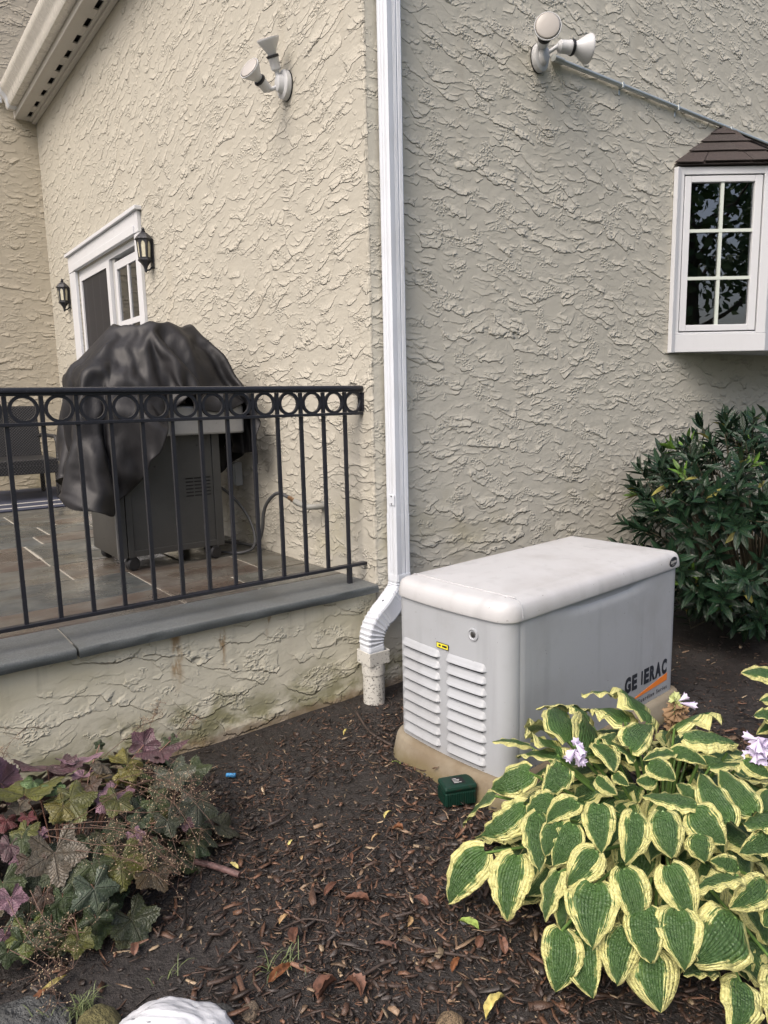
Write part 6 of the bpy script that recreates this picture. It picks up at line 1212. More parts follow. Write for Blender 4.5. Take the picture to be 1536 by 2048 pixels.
for i, ln in enumerate(q for row_ in LEAVES.split('\n') for q in row_.split(';')):
    bx_, by_, tx_, ty_, wpx = map(float, ln.split()); r_ = random.Random(100 + i)
    kk = 1.0 - .04 * r_.random() if wpx > 40 else .93
    B, T = dome(bx_, by_, k=kk), dome(tx_, ty_, k=kk)
    if ty_ > 1880: T = CAM + (T - CAM) * .97
    midp = (B + T) / 2; dm = depth_of(midp); app = wpx * dm / FPX / 2; L = (T - B).length
    on = Vector(((midp.x - HC.x) / HR.x ** 2, (midp.y - HC.y) / HR.y ** 2, midp.z / HR.z ** 2 + .4)).normalized()
    vw = (CAM - midp).normalized(); nrm = (on * .45 + vw * .75).normalized()
    true = max(app, min(.30 * L, .075) * .95); ax = (T - B).normalized(); nrm = (nrm - ax * nrm.dot(ax)).normalized()
    ang = math.acos(min(1, app / true)); best = max((nrm.copy(), -1), (nrm.copy(), 1), key=lambda q_: (Matrix.Rotation(ang * q_[1], 3, ax) @ q_[0]).z)
    nrm = Matrix.Rotation(ang * best[1], 3, ax) @ nrm
    add_hosta_leaf(hosta, HC, B, T, true, nrm, r_.uniform(.05, .11), 900 + i, ripple=.07 + .08 * r_.random())
for i in range(210):          # lower and inner leaves that fill the clump
    r_ = random.Random(4000 + i); az = r_.uniform(0, 6.283); el = r_.uniform(.0, 1.35); kk = r_.uniform(.70, .97)
    D = Vector((math.cos(az) * math.cos(el), math.sin(az) * math.cos(el), math.sin(el))); B = HC + Vector((D.x * HR.x, D.y * HR.y, D.z * HR.z)) * kk * .75
    T = B + Vector((math.cos(az) * .8, math.sin(az) * .8, r_.uniform(-.75, .1) - .3 * math.cos(el))).normalized() * r_.uniform(.13, .21); T.z = max(T.z, .025)
    if T.y > 1.68 : continue
    add_hosta_leaf(hosta, HC, B, T, r_.uniform(.045, .065), Vector((D.x * .4, D.y * .4, 1)), .08, 5000 + i, nu=8, nv=10)
# flower scapes
lil = Mt('lilac_petal', (.62, .54, .72), .5); P = lil.xyz(); lil.color(lil.mix(lil.noise(lil.vec(P[0], P[1], P[2]), 60, 2), (.46, .37, .62), (.74, .70, .80))); lil = lil.m
dry = Mt('dry_flower', (.22, .14, .075), .8).m; bract = Mt('pale_bract', (.38, .42, .18), .6).m
def floret(parent, p, d, L, seed, mat):
    Q = Matrix.Translation(p) @ Vector(d).normalized().to_track_quat('Z', 'Y').to_matrix().to_4x4(); m = MB(); n = 12; loops = []
    for r, z, fl in ((.0015, 0, 0), (.003, .25, 0), (.0065, .5, .0), (.0085, .72, .1), (.012, .92, .5), (.016, 1.0, 1)):
        loops.append([Q @ Vector((r * (1 - .35 * fl * (k % 2)) * math.cos(2 * math.pi * k / n), r * (1 - .35 * fl * (k % 2)) * math.sin(2 * math.pi * k / n), (z + .12 * fl * (0 if k % 2 else 1)) * L)) for k in range(n)])
    m.loft(loops, True, True, False); link('floret', m.mesh('floret', 180), mat, parent)
def scape(par, C, top, base, count, spread, seed, wilted=False):
    r_ = random.Random(seed); top, base = Vector(top), Vector(base)
    st = MB().tube(smooth_path([base, base.lerp(top, .5) + Vector((.02, 0, .03)), top]), .0035, 6).build('flower_scape', bract if wilted else petiole_m, par, smooth=80); st.matrix_parent_inverse = Matrix.Translation(-C)
    for i in range(count):
        a = r_.uniform(0, 6.28); h = r_.uniform(0, spread); d = Vector((math.cos(a), math.sin(a), r_.uniform(-1.5, -.1)))
        floret(st, top - Vector((0, 0, h - .01)), d, r_.uniform(.026, .042), i, lil if not wilted else dry)
    if wilted:
        for i in range(10):
            a = r_.uniform(0, 6.28); floret(st, top + Vector((0, 0, r_.uniform(-.02, .02))), (math.cos(a), math.sin(a), .6), .018, i, bract)
        floret(st, top + Vector((.01, -.005, .004)), (.75, -.35, -.25), .058, 1, lil); floret(st, top + Vector((.008, -.005, .01)), (.6, -.3, .35), .03, 1, lil)
scape(hosta, HC, dome(1150, 1492, k=1.06), HC + Vector((0, .05, 0)), 15, .05, 1)
scape(hosta, HC, dome(1352, 1408, k=1.02), HC + Vector((.1, .1, 0)), 22, .085, 2, True)

_p = CAM + ray(1560, 1425) * 2.92; H2 = Vector((_p.x, _p.y, 0)); hosta2 = thing('hosta', 'second variegated hosta at the frame edge behind the big clump, with one chewed leaf', 'plant', tuple(H2))
for i, (bx_, by_, tx_, ty_, wpx, dd_) in enumerate(((1556, 1352, 1482, 1346, 42, 2.95), (1566, 1398, 1519, 1402, 30, 2.9), (1566, 1440, 1506, 1432, 34, 2.85), (1560, 1420, 1512, 1470, 26, 2.9), (1590, 1340, 1640, 1370, 50, 3.0), (1590, 1400, 1650, 1460, 60, 2.9), (1580, 1450, 1600, 1530, 60, 2.8), (1560, 1470, 1530, 1440, 30, 2.85))):
    B = CAM + ray(bx_, by_) * dd_; T = CAM + ray(tx_, ty_) * (dd_ * .985); app = wpx * dd_ / FPX / 2
    add_hosta_leaf(hosta2, H2, B, T, max(app, .035), (CAM - B).normalized() + Vector((0, 0, .8)), .08, 7000 + i)
scape(hosta2, H2, CAM + ray(1516, 1478) * 2.1, H2, 20, .06, 5)

# ------------------------------------------------------------------ coral bells
def palm_material():
    M = Mt('coral_bells_leaf', rough=.4); t = M.n('ShaderNodeTexCoord'); q = M.n('ShaderNodeSeparateXYZ'); M.nt.links.new(t.outputs['UV'], q.inputs[0])
    x, y = S(M.nt, q.outputs[0]) * 2.0 - 1.0, S(M.nt, q.outputs[1]) * 2.0 - 1.0; rn = M.rnd(); o = rn * 31.0
    th = x.atan2(y); r = (x * x + y * y).pow(.5)
    main = 1.0 - ((th * 2.6).sin().abs() * r).step(.0, .09); main = main * (1.0 - r.step(.75, .95))
    side = (((r * 26.0 + (th * 2.6).sin().abs() * -9.0).sin().abs()).step(.0, .35))
    n = M.noise(M.vec(x * 3 + o, y * 3 + o, o), 1, 4, .6); n2 = M.noise(M.vec(x * 9 + o, y * 9, o), 1, 3)
    oc = M.ocol(); c = M.mix(n.step(.35, .7) * .65, oc, M.mix(.6, oc, (.055, .06, .05))); c = M.mix(n2.step(.5, .75) * .35, c, M.mix(.5, oc, (.25, .26, .24)))
    c = M.mix((1.0 - main) * 0.0 + main * .5, c, M.mix(.5, oc, (.03, .022, .018)))
    geo = M.n('ShaderNodeNewGeometry'); c = M.mix(S(M.nt, geo.outputs['Backfacing']) * .5, c, M.mix(n.step(.4, .7), (.16, .085, .11), (.10, .06, .07)))
    M.color(c); M.bump(side * .0022 - main * .0035 + n2 * .0050, 1.0, 1.0, .4); M.set('Roughness', n2 * .3 + .24)
    L = M.nt.links; tr = M.n('ShaderNodeBsdfTranslucent'); L.new(c, tr.inputs[0]); mx = M.n('ShaderNodeMixShader'); mx.inputs[0].default_value = .14
    L.new(M.b.outputs[0], mx.inputs[1]); L.new(tr.outputs[0], mx.inputs[2]); L.new(mx.outputs[0], M.nt.nodes['Material Output'].inputs[0]); return M.m
palm_m = palm_material()
CB = Vector((.42, 2.42, 0)); CR = Vector((.56, .50, .34))
coral = thing('coral_bells', 'bushy coral bells plant with dark green, bronze and pink lobed leaves by the low wall', 'plant', tuple(CB))
cbi = Matrix.Translation(-CB)
def palm_leaf(J, tipdir, nrm, Rr, col, seed, round_=False, cup=None):
    r_ = random.Random(seed); ax = tipdir.normalized(); n = (nrm - ax * nrm.dot(ax)).normalized(); s = ax.cross(n); m = MB(); uv = []
    NT, NR = 56, 6; cup = r_.uniform(-.35, .15) if cup is None else cup; ph = r_.uniform(0, 6.28); fold = r_.uniform(-.1, .35)
    m.v.append(tuple(J)); uv.append((.5, .5))
    for k in range(1, NR + 1):
        f = k / NR
        for i in range(NT + 1):
            th = -2.72 + 5.44 * i / NT
            lob = (1.0 - .30 * abs(math.sin(th * 2.6)) ** 1.6) * (.78 + .22 * math.cos(th * .5)) if not round_ else .88 + .06 * math.cos(th * 5.2)
            lob *= 1 + (.045 if i % 2 else -.03) + .02 * math.sin(th * 11 + ph)
            rad = Rr * lob * f; x = rad * math.sin(th); y = rad * math.cos(th)
            z = cup * Rr * f * f * (.35 + .65 * abs(math.sin(th))) + fold * abs(x) * .5 + .07 * Rr * f * math.cos(th * 5.2 + .3) + .05 * Rr * f * f * math.sin(th * 3 + ph) - .22 * Rr * (max(0, y) / Rr) ** 2
            m.v.append(tuple(J + s * x + ax * y + n * z)); uv.append((.5 + .5 * x / Rr, .5 + .5 * y / Rr))
    W_ = NT + 1
    for i in range(NT): m.f.append((0, 2 + i, 1 + i))
    for k in range(NR - 1):
        for i in range(NT):
            a = 1 + k * W_ + i; m.f.append((a, a + 1, a + W_ + 1, a + W_))
    o = m.build('leaf', palm_m, coral, smooth=180, uvs=uv); o.matrix_parent_inverse = cbi; o.color = (*col, 1)
    return o
stem_m = Mt('coral_bells_stem', (.22, .12, .085), .6).m
PAL = {'B': (.105, .085, .058), 'G': (.058, .078, .030), 'S': (.085, .115, .075), 'D': (.034, .054, .019), 'O': (.110, .115, .028), 'P': (.30, .175, .225), 'U': (.105, .055, .065), 'L': (.14, .23, .09), 'N': (.075, .045, .030), 'R': (.13, .028, .032), 'Y': (.17, .15, .03), 'K': (.060, .070, .042)}
CL = """110 1706 125 1792 112 B;184 1728 200 1777 78 G;188 1777 203 1834 96 S;125 1794 128 1838 42 D;191 1836 195 1886 54 D;215 1822 233 1845 38 D;157 1880 152 1922 62 O;100 1877 108 1912 48 D
47 1885 46 1948 56 D;15 1905 10 1951 56 D;22 1795 27 1843 32 P;100 1862 88 1888 26 P;10 1870 7 1897 30 P;5 1765 10 1829 60 G;43 1675 42 1719 54 G;242 1720 250 1800 50 O
80 1672 82 1690 18 P;36 1722 30 1745 15 P;85 1792 78 1825 48 N;78 1855 85 1880 50 D;139 1600 172 1646 78 O;145 1592 168 1560 50 O;126 1612 97 1649 46 Y;66 1561 52 1579 34 L
105 1573 113 1591 40 L;49 1590 54 1526 40 O;2 1567 30 1534 36 P;95 1540 100 1503 50 U;159 1523 154 1508 28 P;205 1530 199 1545 46 B;39 1612 35 1633 42 B;54 1634 55 1650 34 R
225 1590 189 1627 26 P;81 1664 84 1680 22 P;199 1490 202 1476 22 D;52 1660 30 1698 44 O;165 1553 142 1571 22 P;287 1490 301 1462 62 U;322 1498 331 1520 38 U;341 1482 350 1504 34 G
255 1530 305 1522 50 Y;258 1542 270 1562 42 Y;345 1545 362 1585 68 K;380 1540 403 1573 50 G;310 1600 340 1615 62 G;395 1605 400 1662 54 K;335 1640 350 1682 62 K;370 1645 370 1670 32 U
235 1600 220 1640 58 O;270 1670 281 1690 40 P;20 1690 8 1730 40 U;12 1640 4 1668 30 R;180 1690 160 1712 40 D;280 1640 262 1668 46 D;300 1700 310 1740 46 D;60 1720 70 1760 34 N;230 1660 215 1690 44 G;120 1530 132 1548 30 U;252 1590 262 1610 26 P;180 1570 192 1590 34 N"""
for i, e_ in enumerate(q for r_ in CL.split('\n') for q in r_.split(';')):
    p = e_.split(); jx, jy, tx, ty, w = map(float, p[:5]); rr_ = random.Random(300 + i)
    kk = 1.0 if w > 30 else .96
    J, T = dome(jx, jy, CB, CR, kk), dome(tx, ty, CB, CR, kk)
    for q in (J, T): q.y = min(q.y, 2.90)
    dm = depth_of(J); app = w * dm / FPX / 2 * 1.12
    ax = (T - J); ax = ax.normalized() if ax.length > .004 else Vector((0, -.3, -.6))
    mid = J; on = Vector(((mid.x - CB.x) / CR.x ** 2, (mid.y - CB.y) / CR.y ** 2, mid.z / CR.z ** 2 + .5)).normalized(); vw = (CAM - J).normalized()
    nrm = (on * .5 + vw * .7 + Vector((rr_.uniform(-.3, .3), rr_.uniform(-.3, .3), rr_.uniform(-.1, .2)))).normalized()
    if p[5] in 'PU': nrm = -(vw + Vector((rr_.uniform(-.7, .7), rr_.uniform(-.7, .7), .3))).normalized() if rr_.random() < .5 else nrm
    Rr_ = min(max(app, (T - J).length * .78), .125); c = PAL[p[5]]; k_ = rr_.uniform(.8, 1.2)
    palm_leaf(J, ax, nrm, Rr_, tuple(v * k_ for v in c), 600 + i, p[5] in 'L')
    base = CB + Vector(((J.x - CB.x) * .3, (J.y - CB.y) * .3, 0)); md = base.lerp(J, .6) + Vector((0, 0, .05))
    q = MB().tube([base, md, J], [.0028, .0024, .0018], 5).build('leaf_stem', stem_m, coral, smooth=80); q.matrix_parent_inverse = cbi
for i in range(190):
    rr_ = random.Random(8000 + i); az = rr_.uniform(0, 6.283); el = rr_.uniform(.0, .9); kk = rr_.uniform(.6, .98)
    D = Vector((math.cos(az) * math.cos(el), math.sin(az) * math.cos(el), math.sin(el))); J = CB + Vector((D.x * CR.x, D.y * CR.y, D.z * CR.z)) * kk; J.z = max(J.z, .02)
    if J.y > 2.86: continue
    palm_leaf(J, Vector((D.x, D.y, -.55)), Vector((D.x * .5, D.y * .5, .9)), rr_.uniform(.045, .085), tuple(v * rr_.uniform(.7, 1.1) for v in PAL[rr_.choice('DDGGGKKBOON')]), 8100 + i)
# airy seed sprays
seed_m = Mt('tan_seed', (.42, .33, .21), .7).m; spray_stem = Mt('spray_stem', (.12, .07, .05), .7).m
SP = [((150, 1640), (300, 1560), (395, 1600)), ((90, 1660), (230, 1660), (330, 1720)), ((120, 1650), (250, 1650), (360, 1745)), ((200, 1600), (330, 1560), (420, 1640)), ((60, 1780), (100, 1850), (170, 1865)), ((15, 1800), (60, 1880), (130, 1935)), ((200, 1570), (300, 1545), (350, 1570)), ((150, 1560), (260, 1470), (325, 1420)), ((225, 1540), (280, 1490), (322, 1400)), ((300, 1530), (345, 1480), (390, 1433)), ((10, 1680), (5, 1520), (50, 1455)), ((90, 1670), (200, 1690), (290, 1690)), ((180, 1650), (290, 1670), (385, 1740)), ((20, 1900), (90, 1940), (110, 1990)), ((210, 1620), (330, 1620), (410, 1560)), ((150, 1700), (260, 1720), (340, 1770)), ((240, 1560), (340, 1600), (400, 1690))]
dust = []
for i, pts in enumerate(SP):
    rr_ = random.Random(50 + i); W_ = []
    for j, (px, py) in enumerate(pts):
        q = dome(px, py, CB, CR, 1.06 + .05 * j, .03); q.y = min(q.y, 2.90 if i not in (7, 8, 9, 10) else 2.86); W_.append(q)
    if i in (7, 8, 9, 10): W_ = [on_y(px, py, 2.84 - .03 * j) for j, (px, py) in enumerate(pts)]
    ps = smooth_path(W_, 10); st = MB().tube(ps, [.0013 - .0007 * k / len(ps) for k in range(len(ps))], 5); sd2 = MB()
    n_b = 15 if i not in (8,) else 6
    lo_ = .35 if i not in (7, 8, 9) else .6
    for b in range(n_b):
        k0 = int(len(ps) * rr_.uniform(lo_, .99)); p0 = ps[min(k0, len(ps) - 1)]; d = Vector((rr_.uniform(-1, 1), rr_.uniform(-1, 1), rr_.uniform(-.6, .8))).normalized()
        Lb = rr_.uniform(.02, .075) * (1 if i not in (7, 8, 9) else .5); p1 = p0 + d * Lb
        if p1.y > 2.93: continue
        p1.z = max(p1.z, .02)
        st.tube([p0, p0.lerp(p1, .5) + Vector((0, 0, .004)), p1], .0005, 3, False)
        for s_ in range(rr_.randint(3, 7)):
            c = p1 + Vector((rr_.gauss(0, .016), rr_.gauss(0, .016), rr_.gauss(0, .014))); st.tube([p1, c], .0004, 3, False)
            a = rr_.uniform(.0010, .0017); l = a * rr_.uniform(1.3, 2.4); ang = Vector((rr_.uniform(-1, 1), rr_.uniform(-1, 1), rr_.uniform(-1, 1))).normalized(); e1 = ang.orthogonal().normalized(); e2 = ang.cross(e1)
            sd2.add([c + ang * l, c - ang * l, c + e1 * a, c - e1 * a, c + e2 * a, c - e2 * a], [(0, 2, 4), (0, 4, 3), (0, 3, 5), (0, 5, 2), (1, 4, 2), (1, 3, 4), (1, 5, 3), (1, 2, 5)])
    o = st.build('flower_stalk', spray_stem, coral); o.matrix_parent_inverse = cbi
    if sd2.v: q = link('seed_heads', sd2.mesh('seed_heads'), seed_m, o); q['kind'] = 'stuff'

# ------------------------------------------------------------------ laurel shrub
def _laurel():
    M = Mt('laurel_leaf', rough=.3); t = M.n('ShaderNodeTexCoord'); q = M.n('ShaderNodeSeparateXYZ'); M.nt.links.new(t.outputs['UV'], q.inputs[0])
    U, Vv = S(M.nt, q.outputs[0]), S(M.nt, q.outputs[1]); P = M.wpos(); n = M.noise(M.vec(P[0], P[1], P[2]), 9, 3)
    a = M.n('ShaderNodeVertexColor', layer_name='tint'); c = M.mix(n.step(.4, .7) * .5, a.outputs[0], M.mix(.5, a.outputs[0], (.012, .03, .018)))
    mid = 1.0 - (U - .5).abs().step(.0, .06); c = M.mix(mid * .4, c, (.12, .18, .07)); M.color(c); M.set('Roughness', n * .22 + .12)
    M.bump(((Vv * 40.0 + (U - .5).abs() * 20.0).sin()) * .0006 - mid * .002)
    L = M.nt.links; tr = M.n('ShaderNodeBsdfTranslucent'); L.new(c, tr.inputs[0]); mx = M.n('ShaderNodeMixShader'); mx.inputs[0].default_value = .10
    L.new(M.b.outputs[0], mx.inputs[1]); L.new(tr.outputs[0], mx.inputs[2]); L.new(mx.outputs[0], M.nt.nodes['Material Output'].inputs[0]); return M.m
laurel_m = _laurel()
SB = Vector((4.72, 2.20, 0)); shrub = thing('laurel_shrub', 'dense dark green laurel shrub with glossy narrow leaves below the bay window', 'shrub', tuple(SB)); sbi = Matrix.Translation(-SB)
g = np.random.default_rng(21)
def laurel_geo(L, W, bend, fold):
    nu, nv = 4, 7; V = []; UVs = []
    for j in range(nv + 1):
        t = j / nv; w = W * (math.sin(math.pi * t ** .85) ** .9 if 0 < t < 1 else 0)
        for i in range(nu + 1):
            u = i / nu * 2 - 1; V.append((w * u, L * t, fold * abs(u) * w - bend * L * t * t)); UVs.append((i / nu, t))
    F = [(j * 5 + i, j * 5 + i + 1, j * 5 + i + 6, j * 5 + i + 5) for j in range(nv) for i in range(nu)]
    return np.array(V), np.array(UVs), F
lv = [laurel_geo(.122, .0175, b, f) for b, f in ((.12, .35), (.25, .3), (.05, .5), (-.08, .4))]
leaves = []          # (matrix, variant, colour)
stems = []
n_st = 0
def shrub_radius(d):
    k = 1 + .16 * mnoise.noise(Vector(d) * 2.1 + Vector((3, 1, 5))) + .10 * mnoise.noise(Vector(d) * 5)
    return k
while n_st < 380:
    az = g.uniform(0, 2 * math.pi); el = math.asin(g.uniform(-.95, 1)); d = Vector((math.cos(az) * math.cos(el), math.sin(az) * math.cos(el), math.sin(el)))
    k = shrub_radius(d) * g.uniform(.80, 1.0); top = Vector((SB.x + d.x * 1.15 * k, SB.y + d.y * .74 * k, .74 + d.z * .70 * k))
    if top.y > YW - .07 or top.z < .06: continue
    n_st += 1; grow = (Vector((d.x * .8, d.y * .8, .30 + max(0, d.z) * .75)) + Vector((g.normal(0, .22), g.normal(0, .22), g.normal(0, .15)))).normalized()
    L = g.uniform(.14, .26); b = top - grow * L; stems.append((SB + Vector((d.x * .12, d.y * .1, .05)), b, top))
    young = g.random() < .16; e1 = grow.orthogonal().normalized(); e2 = grow.cross(e1); nl = int(g.integers(10, 16))
    for i in range(nl):
        t = (i + .5) / nl; a = i * 2.4 + g.uniform(-.3, .3); rad = e1 * math.cos(a) + e2 * math.sin(a)
        ld = (rad * (1.15 - .75 * t) + grow * (.25 + .8 * t) + Vector((0, 0, -.12))).normalized(); up = (grow - ld * grow.dot(ld)).normalized(); sx = ld.cross(up)
        sc = g.uniform(.75, 1.2) * (1 if t < .75 else .8); p = b + grow * (L * t)
        if (p + ld * .1 * sc).y > YW - .01: continue
        c = np.array((.013, .034, .017)) * g.uniform(.6, 1.5)
        if young and t > .6: c = np.array((.11, .21, .035)) * g.uniform(.7, 1.3)
        elif g.random() < .02: c = np.array((.28, .26, .07))
        leaves.append((np.array(((sx.x, ld.x, up.x, p.x), (sx.y, ld.y, up.y, p.y), (sx.z, ld.z, up.z, p.z))), sc, int(g.integers(0, 4)), c))
vis = []
for i, (m, sc, v, c) in enumerate(leaves):
    p = Vector(m[:, 3]); d = (p - CAM); f_ = depth_of(p); px = 768 + FPX * d.dot(_r2) / f_; out = (p - Vector((SB.x, SB.y, .7))).normalized().dot(-d.normalized())
    vis.append((out - .12 * f_ if px < 1560 else -9, i))
near_ids = {i for _, i in sorted(vis, reverse=True)[:290]}
def leaf_mesh(ids, name, local=False):
    V = []; F = []; UVs = []; T = []; k = 0
    for i in ids:
        m, sc, v, c = leaves[i]; a, uvs, f = lv[v]; q = (a * sc) @ m[:, :3].T + m[:, 3]; V.append(q); UVs.append(uvs); T.append(np.repeat([[*c, 1]], len(a), 0)); F += [tuple(x + k for x in t) for t in f]; k += len(a)
    V = np.vstack(V); me = bpy.data.meshes.new(name); me.from_pydata(V.tolist(), [], F); me.polygons.foreach_set('use_smooth', [True] * len(F))
    ul = me.uv_layers.new(name='UVMap'); idx = np.empty(len(me.loops), dtype=np.int64); me.loops.foreach_get('vertex_index', idx); ul.data.foreach_set('uv', np.vstack(UVs).astype(np.float32)[idx].ravel())
    ca = me.color_attributes.new('tint', 'FLOAT_COLOR', 'POINT'); ca.data.foreach_set('color', np.vstack(T).astype(np.float32).ravel()); me.materials.append(laurel_m); return me
for i in sorted(near_ids):
    o = link('leaf', leaf_mesh([i], 'leaf'), None, shrub); o.matrix_parent_inverse = sbi
o = link('foliage', leaf_mesh([i for i in range(len(leaves)) if i not in near_ids], 'foliage'), None, shrub); o.matrix_parent_inverse = sbi; o['kind'] = 'stuff'
tw = MB()
for a, b, c in stems: tw.tube([a, a.lerp(b, .5) + Vector((0, 0, .06)), b, c], [.006, .005, .0035, .002], 5, False)
o = tw.build('branches', Mt('laurel_twig', (.07, .06, .035), .8).m, shrub, smooth=80); o.matrix_parent_inverse = sbi

# ------------------------------------------------------------------ litter, stones and small things on the ground
def gp2(px, py, lift=0.0): 
    p = on_z(px, py, 0); p.z = gh(p.x, p.y) + lift; return p
def leafcol(name, c, r=.6):
    M = Mt(name, rough=r); P = M.xyz(); n = M.noise(M.vec(P[0], P[1], P[2]), 70, 3); M.color(M.mix(n.step(.35, .7), c, tuple(x * .45 for x in c))); return M.m
lf = {'y': leafcol('yellowed_leaf', (.62, .54, .20)), 'b': leafcol('brown_dead_leaf', (.16, .075, .048)), 't': leafcol('tan_dead_leaf', (.42, .28, .14)), 'g': leafcol('limp_green_leaf', (.30, .40, .10)), 'o': leafcol('rusty_dead_leaf', (.21, .085, .035))}
def dead_leaf(px, py, L, W, yaw, kind, label, seed):
    r_ = random.Random(seed); p = gp2(px, py, .014)
    d = Vector((math.cos(yaw), math.sin(yaw), r_.uniform(-.05, .2))); L *= .72; W *= .62; m, uv = strip_leaf(Vector((0, 0, 0)), d * L, W, Vector((r_.uniform(-.5, .5), r_.uniform(-.5, .5), 1)), r_.uniform(.05, .2), seed, fold=1.1, curl=.35, ripple=.16, nu=6, nv=10)
    o = m.build('fallen_leaf', lf[kind], None, smooth=180, uvs=uv); o.location = p; tag(o, label, 'leaf', 'dead leaves lying on the mulch'); return o
DL = [(476, 1742, .055, .010, 1.9, 'y', 'pale yellow curled leaf lying against the end of the fallen stick'), (577, 1690, .045, .010, .6, 'y', 'cream coloured leaf scrap left of centre in the mulch, larger of two'), (603, 1723, .03, .009, 1.1, 't', 'tan leaf scrap just right of and below the cream coloured scrap'),
      (770, 1638, .06, .010, .3, 'y', 'broken yellow leaf on the smooth soil patch left of the green box'), (688, 1470, .06, .008, .55, 'y', 'long straw coloured leaf on the dark soil left of the drain pipe'), (800, 1530, .055, .010, 2.4, 'g', 'light green leaf lying at the foot of the generator pad'),
      (745, 1687, .06, .009, .1, 't', 'thin tan leaf sliver below the broken yellow leaf'), (805, 1665, .05, .016, 2.6, 'o', 'rusty two lobed leaf below and left of the green box'), (705, 1725, .04, .013, 1.2, 'b', 'small reddish brown leaf in the middle of the mulch'),
      (650, 1795, .09, .017, .35, 'b', 'narrow reddish brown leaf stretched across the mulch'), (735, 1805, .10, .019, 2.5, 'b', 'long reddish brown leaf right of the narrow one'), (855, 1815, .07, .017, 1.9, 'b', 'reddish leaf near the left tip of the lowest hosta leaves'),
      (590, 1890, .07, .022, .9, 'b', 'dull brown leaf left of the grass tuft in the mulch'), (540, 1965, .11, .020, .2, 'o', 'orange brown leaf curled above the white bag'), (790, 1900, .08, .022, 2.2, 'b', 'purplish brown leaf at the bottom of the mulch'),
      (955, 1895, .06, .020, .5, 'b', 'red brown leaf below the third lowest hosta leaf'), (1010, 1905, .08, .018, 1.1, 'b', 'brown leaf below the hosta beside a bent twig'), (905, 1945, .07, .016, .4, 'o', 'rusty leaf in the mulch below the white fluff'),
      (955, 1860, .08, .016, 2.0, 'g', 'pale green drooping leaf beside the white fluff'), (85, 1988, .10, .012, .35, 'y', 'bright yellow leaf strip at the lower left corner'), (70, 2010, .07, .018, .6, 'o', 'rusty leaf just below the bright yellow strip'),
      (268, 1915, .065, .016, 1.3, 'b', 'brown leaf on the bare soil below the coral bells'), (640, 2000, .09, .026, .2, 'b', 'broad brown leaf right of the white bag'), (720, 1990, .08, .024, 1.7, 'b', 'crumpled brown leaf at the bottom centre'),
      (975, 2030, .10, .020, .1, 'y', 'yellow green leaf at the bottom edge below the hosta'), (815, 1858, .055, .013, .8, 't', 'cream brown leaf scrap above the long twig'), (560, 1850, .05, .012, .2, 't', 'tan wood coloured scrap above the grass tuft')]
for i, a in enumerate(DL): dead_leaf(*a, 30 + i)
bark = leafcol('brown_bark', (.06, .042, .034), .7)
def twig(pts, r, label, mat=None):
    P_ = [gp2(*p, r * 1.4 + .006) for p in pts]; o = MB().tube(smooth_path(P_, 6), r, 7).build('twig', mat or bark, None, smooth=80); tag(o, label, 'twig', 'twigs lying on the mulch'); return o
twig([(392, 1732), (430, 1742), (480, 1760)], .0105, 'smooth purplish brown stick poking out from under the coral bells', leafcol('purple_stick', (.17, .10, .095), .5))
twig([(960, 1825), (1000, 1850), (1015, 1880), (1028, 1915)], .004, 'thin crooked twig left of the lowest hosta leaves')
twig([(740, 1830), (800, 1880), (870, 1905), (960, 1915)], .004, 'long thin twig crossing the mulch towards the hosta')
twig([(690, 1975), (760, 1930), (790, 1920)], .0045, 'dark straight twig near the bottom centre')
twig([(560, 1860), (610, 1840), (655, 1845)], .003, 'short dark twig above the grass tuft')
twig([(712, 1425), (740, 1465), (785, 1490)], .006, 'dark stick between the drain pipe and the generator pad')
def stone(px, py, s, col, label, seed, name='stone', flat=.6):
    bm = bmesh.new(); bmesh.ops.create_icosphere(bm, subdivisions=3, radius=1)
    for v in bm.verts: v.co *= 1 + .22 * mnoise.noise(v.co * 1.1 + Vector((seed, 0, 0))) + .10 * mnoise.noise(v.co * 3 + Vector((0, seed, 0)))
    me = bpy.data.meshes.new(name); bm.to_mesh(me); bm.free(); me.polygons.foreach_set('use_smooth', [True] * len(me.polygons))
    M = Mt('stone_' + str(seed), rough=.85); P = M.xyz(); n = M.noise(M.vec(P[0], P[1], P[2]), 3, 5, .6); M.color(M.mix(n.step(.3, .7), col, tuple(x * .5 for x in col))); M.bump(n * .08)
    o = link(name, me, M.m); p = gp2(px, py, s * flat * .25); o.location = p; o.scale = (s, s * .8, s * flat); o.rotation_euler = (0, 0, seed); tag(o, label, 'stone', 'stones on the soil'); return o
stone(616, 1534, .018, (.18, .17, .16), 'small grey stone on the dark soil before the low wall', 1); stone(600, 1512, .020, (.05, .045, .04), 'dark round stone behind the small grey stone', 2)
stone(660, 1545, .016, (.07, .065, .06), 'small dark stone right of the small grey stone', 3); stone(500, 2015, .03, (.36, .28, .20), 'pinkish tan stone right of the white bag', 4)
stone(50, 2052, .12, (.11, .115, .115), 'flat grey rock at the lower left corner', 5, flat=.20); stone(430, 2035, .05, (.14, .14, .135), 'grey rock against the right side of the white bag', 6); stone(900, 2050, .05, (.42, .30, .18), 'tan rock cut off by the bottom edge', 7)
stone(200, 2062, .065, (.22, .20, .08), 'mossy tan rock against the left side of the white bag', 8, flat=.7)
fl = stone(930, 1840, .014, (.55, .56, .58), 'bit of white fluff on the mulch left of the hosta', 9); fl.name = 'fluff'; fl['category'] = 'fluff'; del fl['group']
bl = MB().tube([Vector((-.021, 0, 0)), Vector((-.019, 0, 0)), Vector((.019, 0, .002)), Vector((.021, 0, .002))], [.006, .009, .009, .006], 12).build('foam_plug', leafcol('blue_foam', (.06, .30, .62), .6), None, smooth=50)
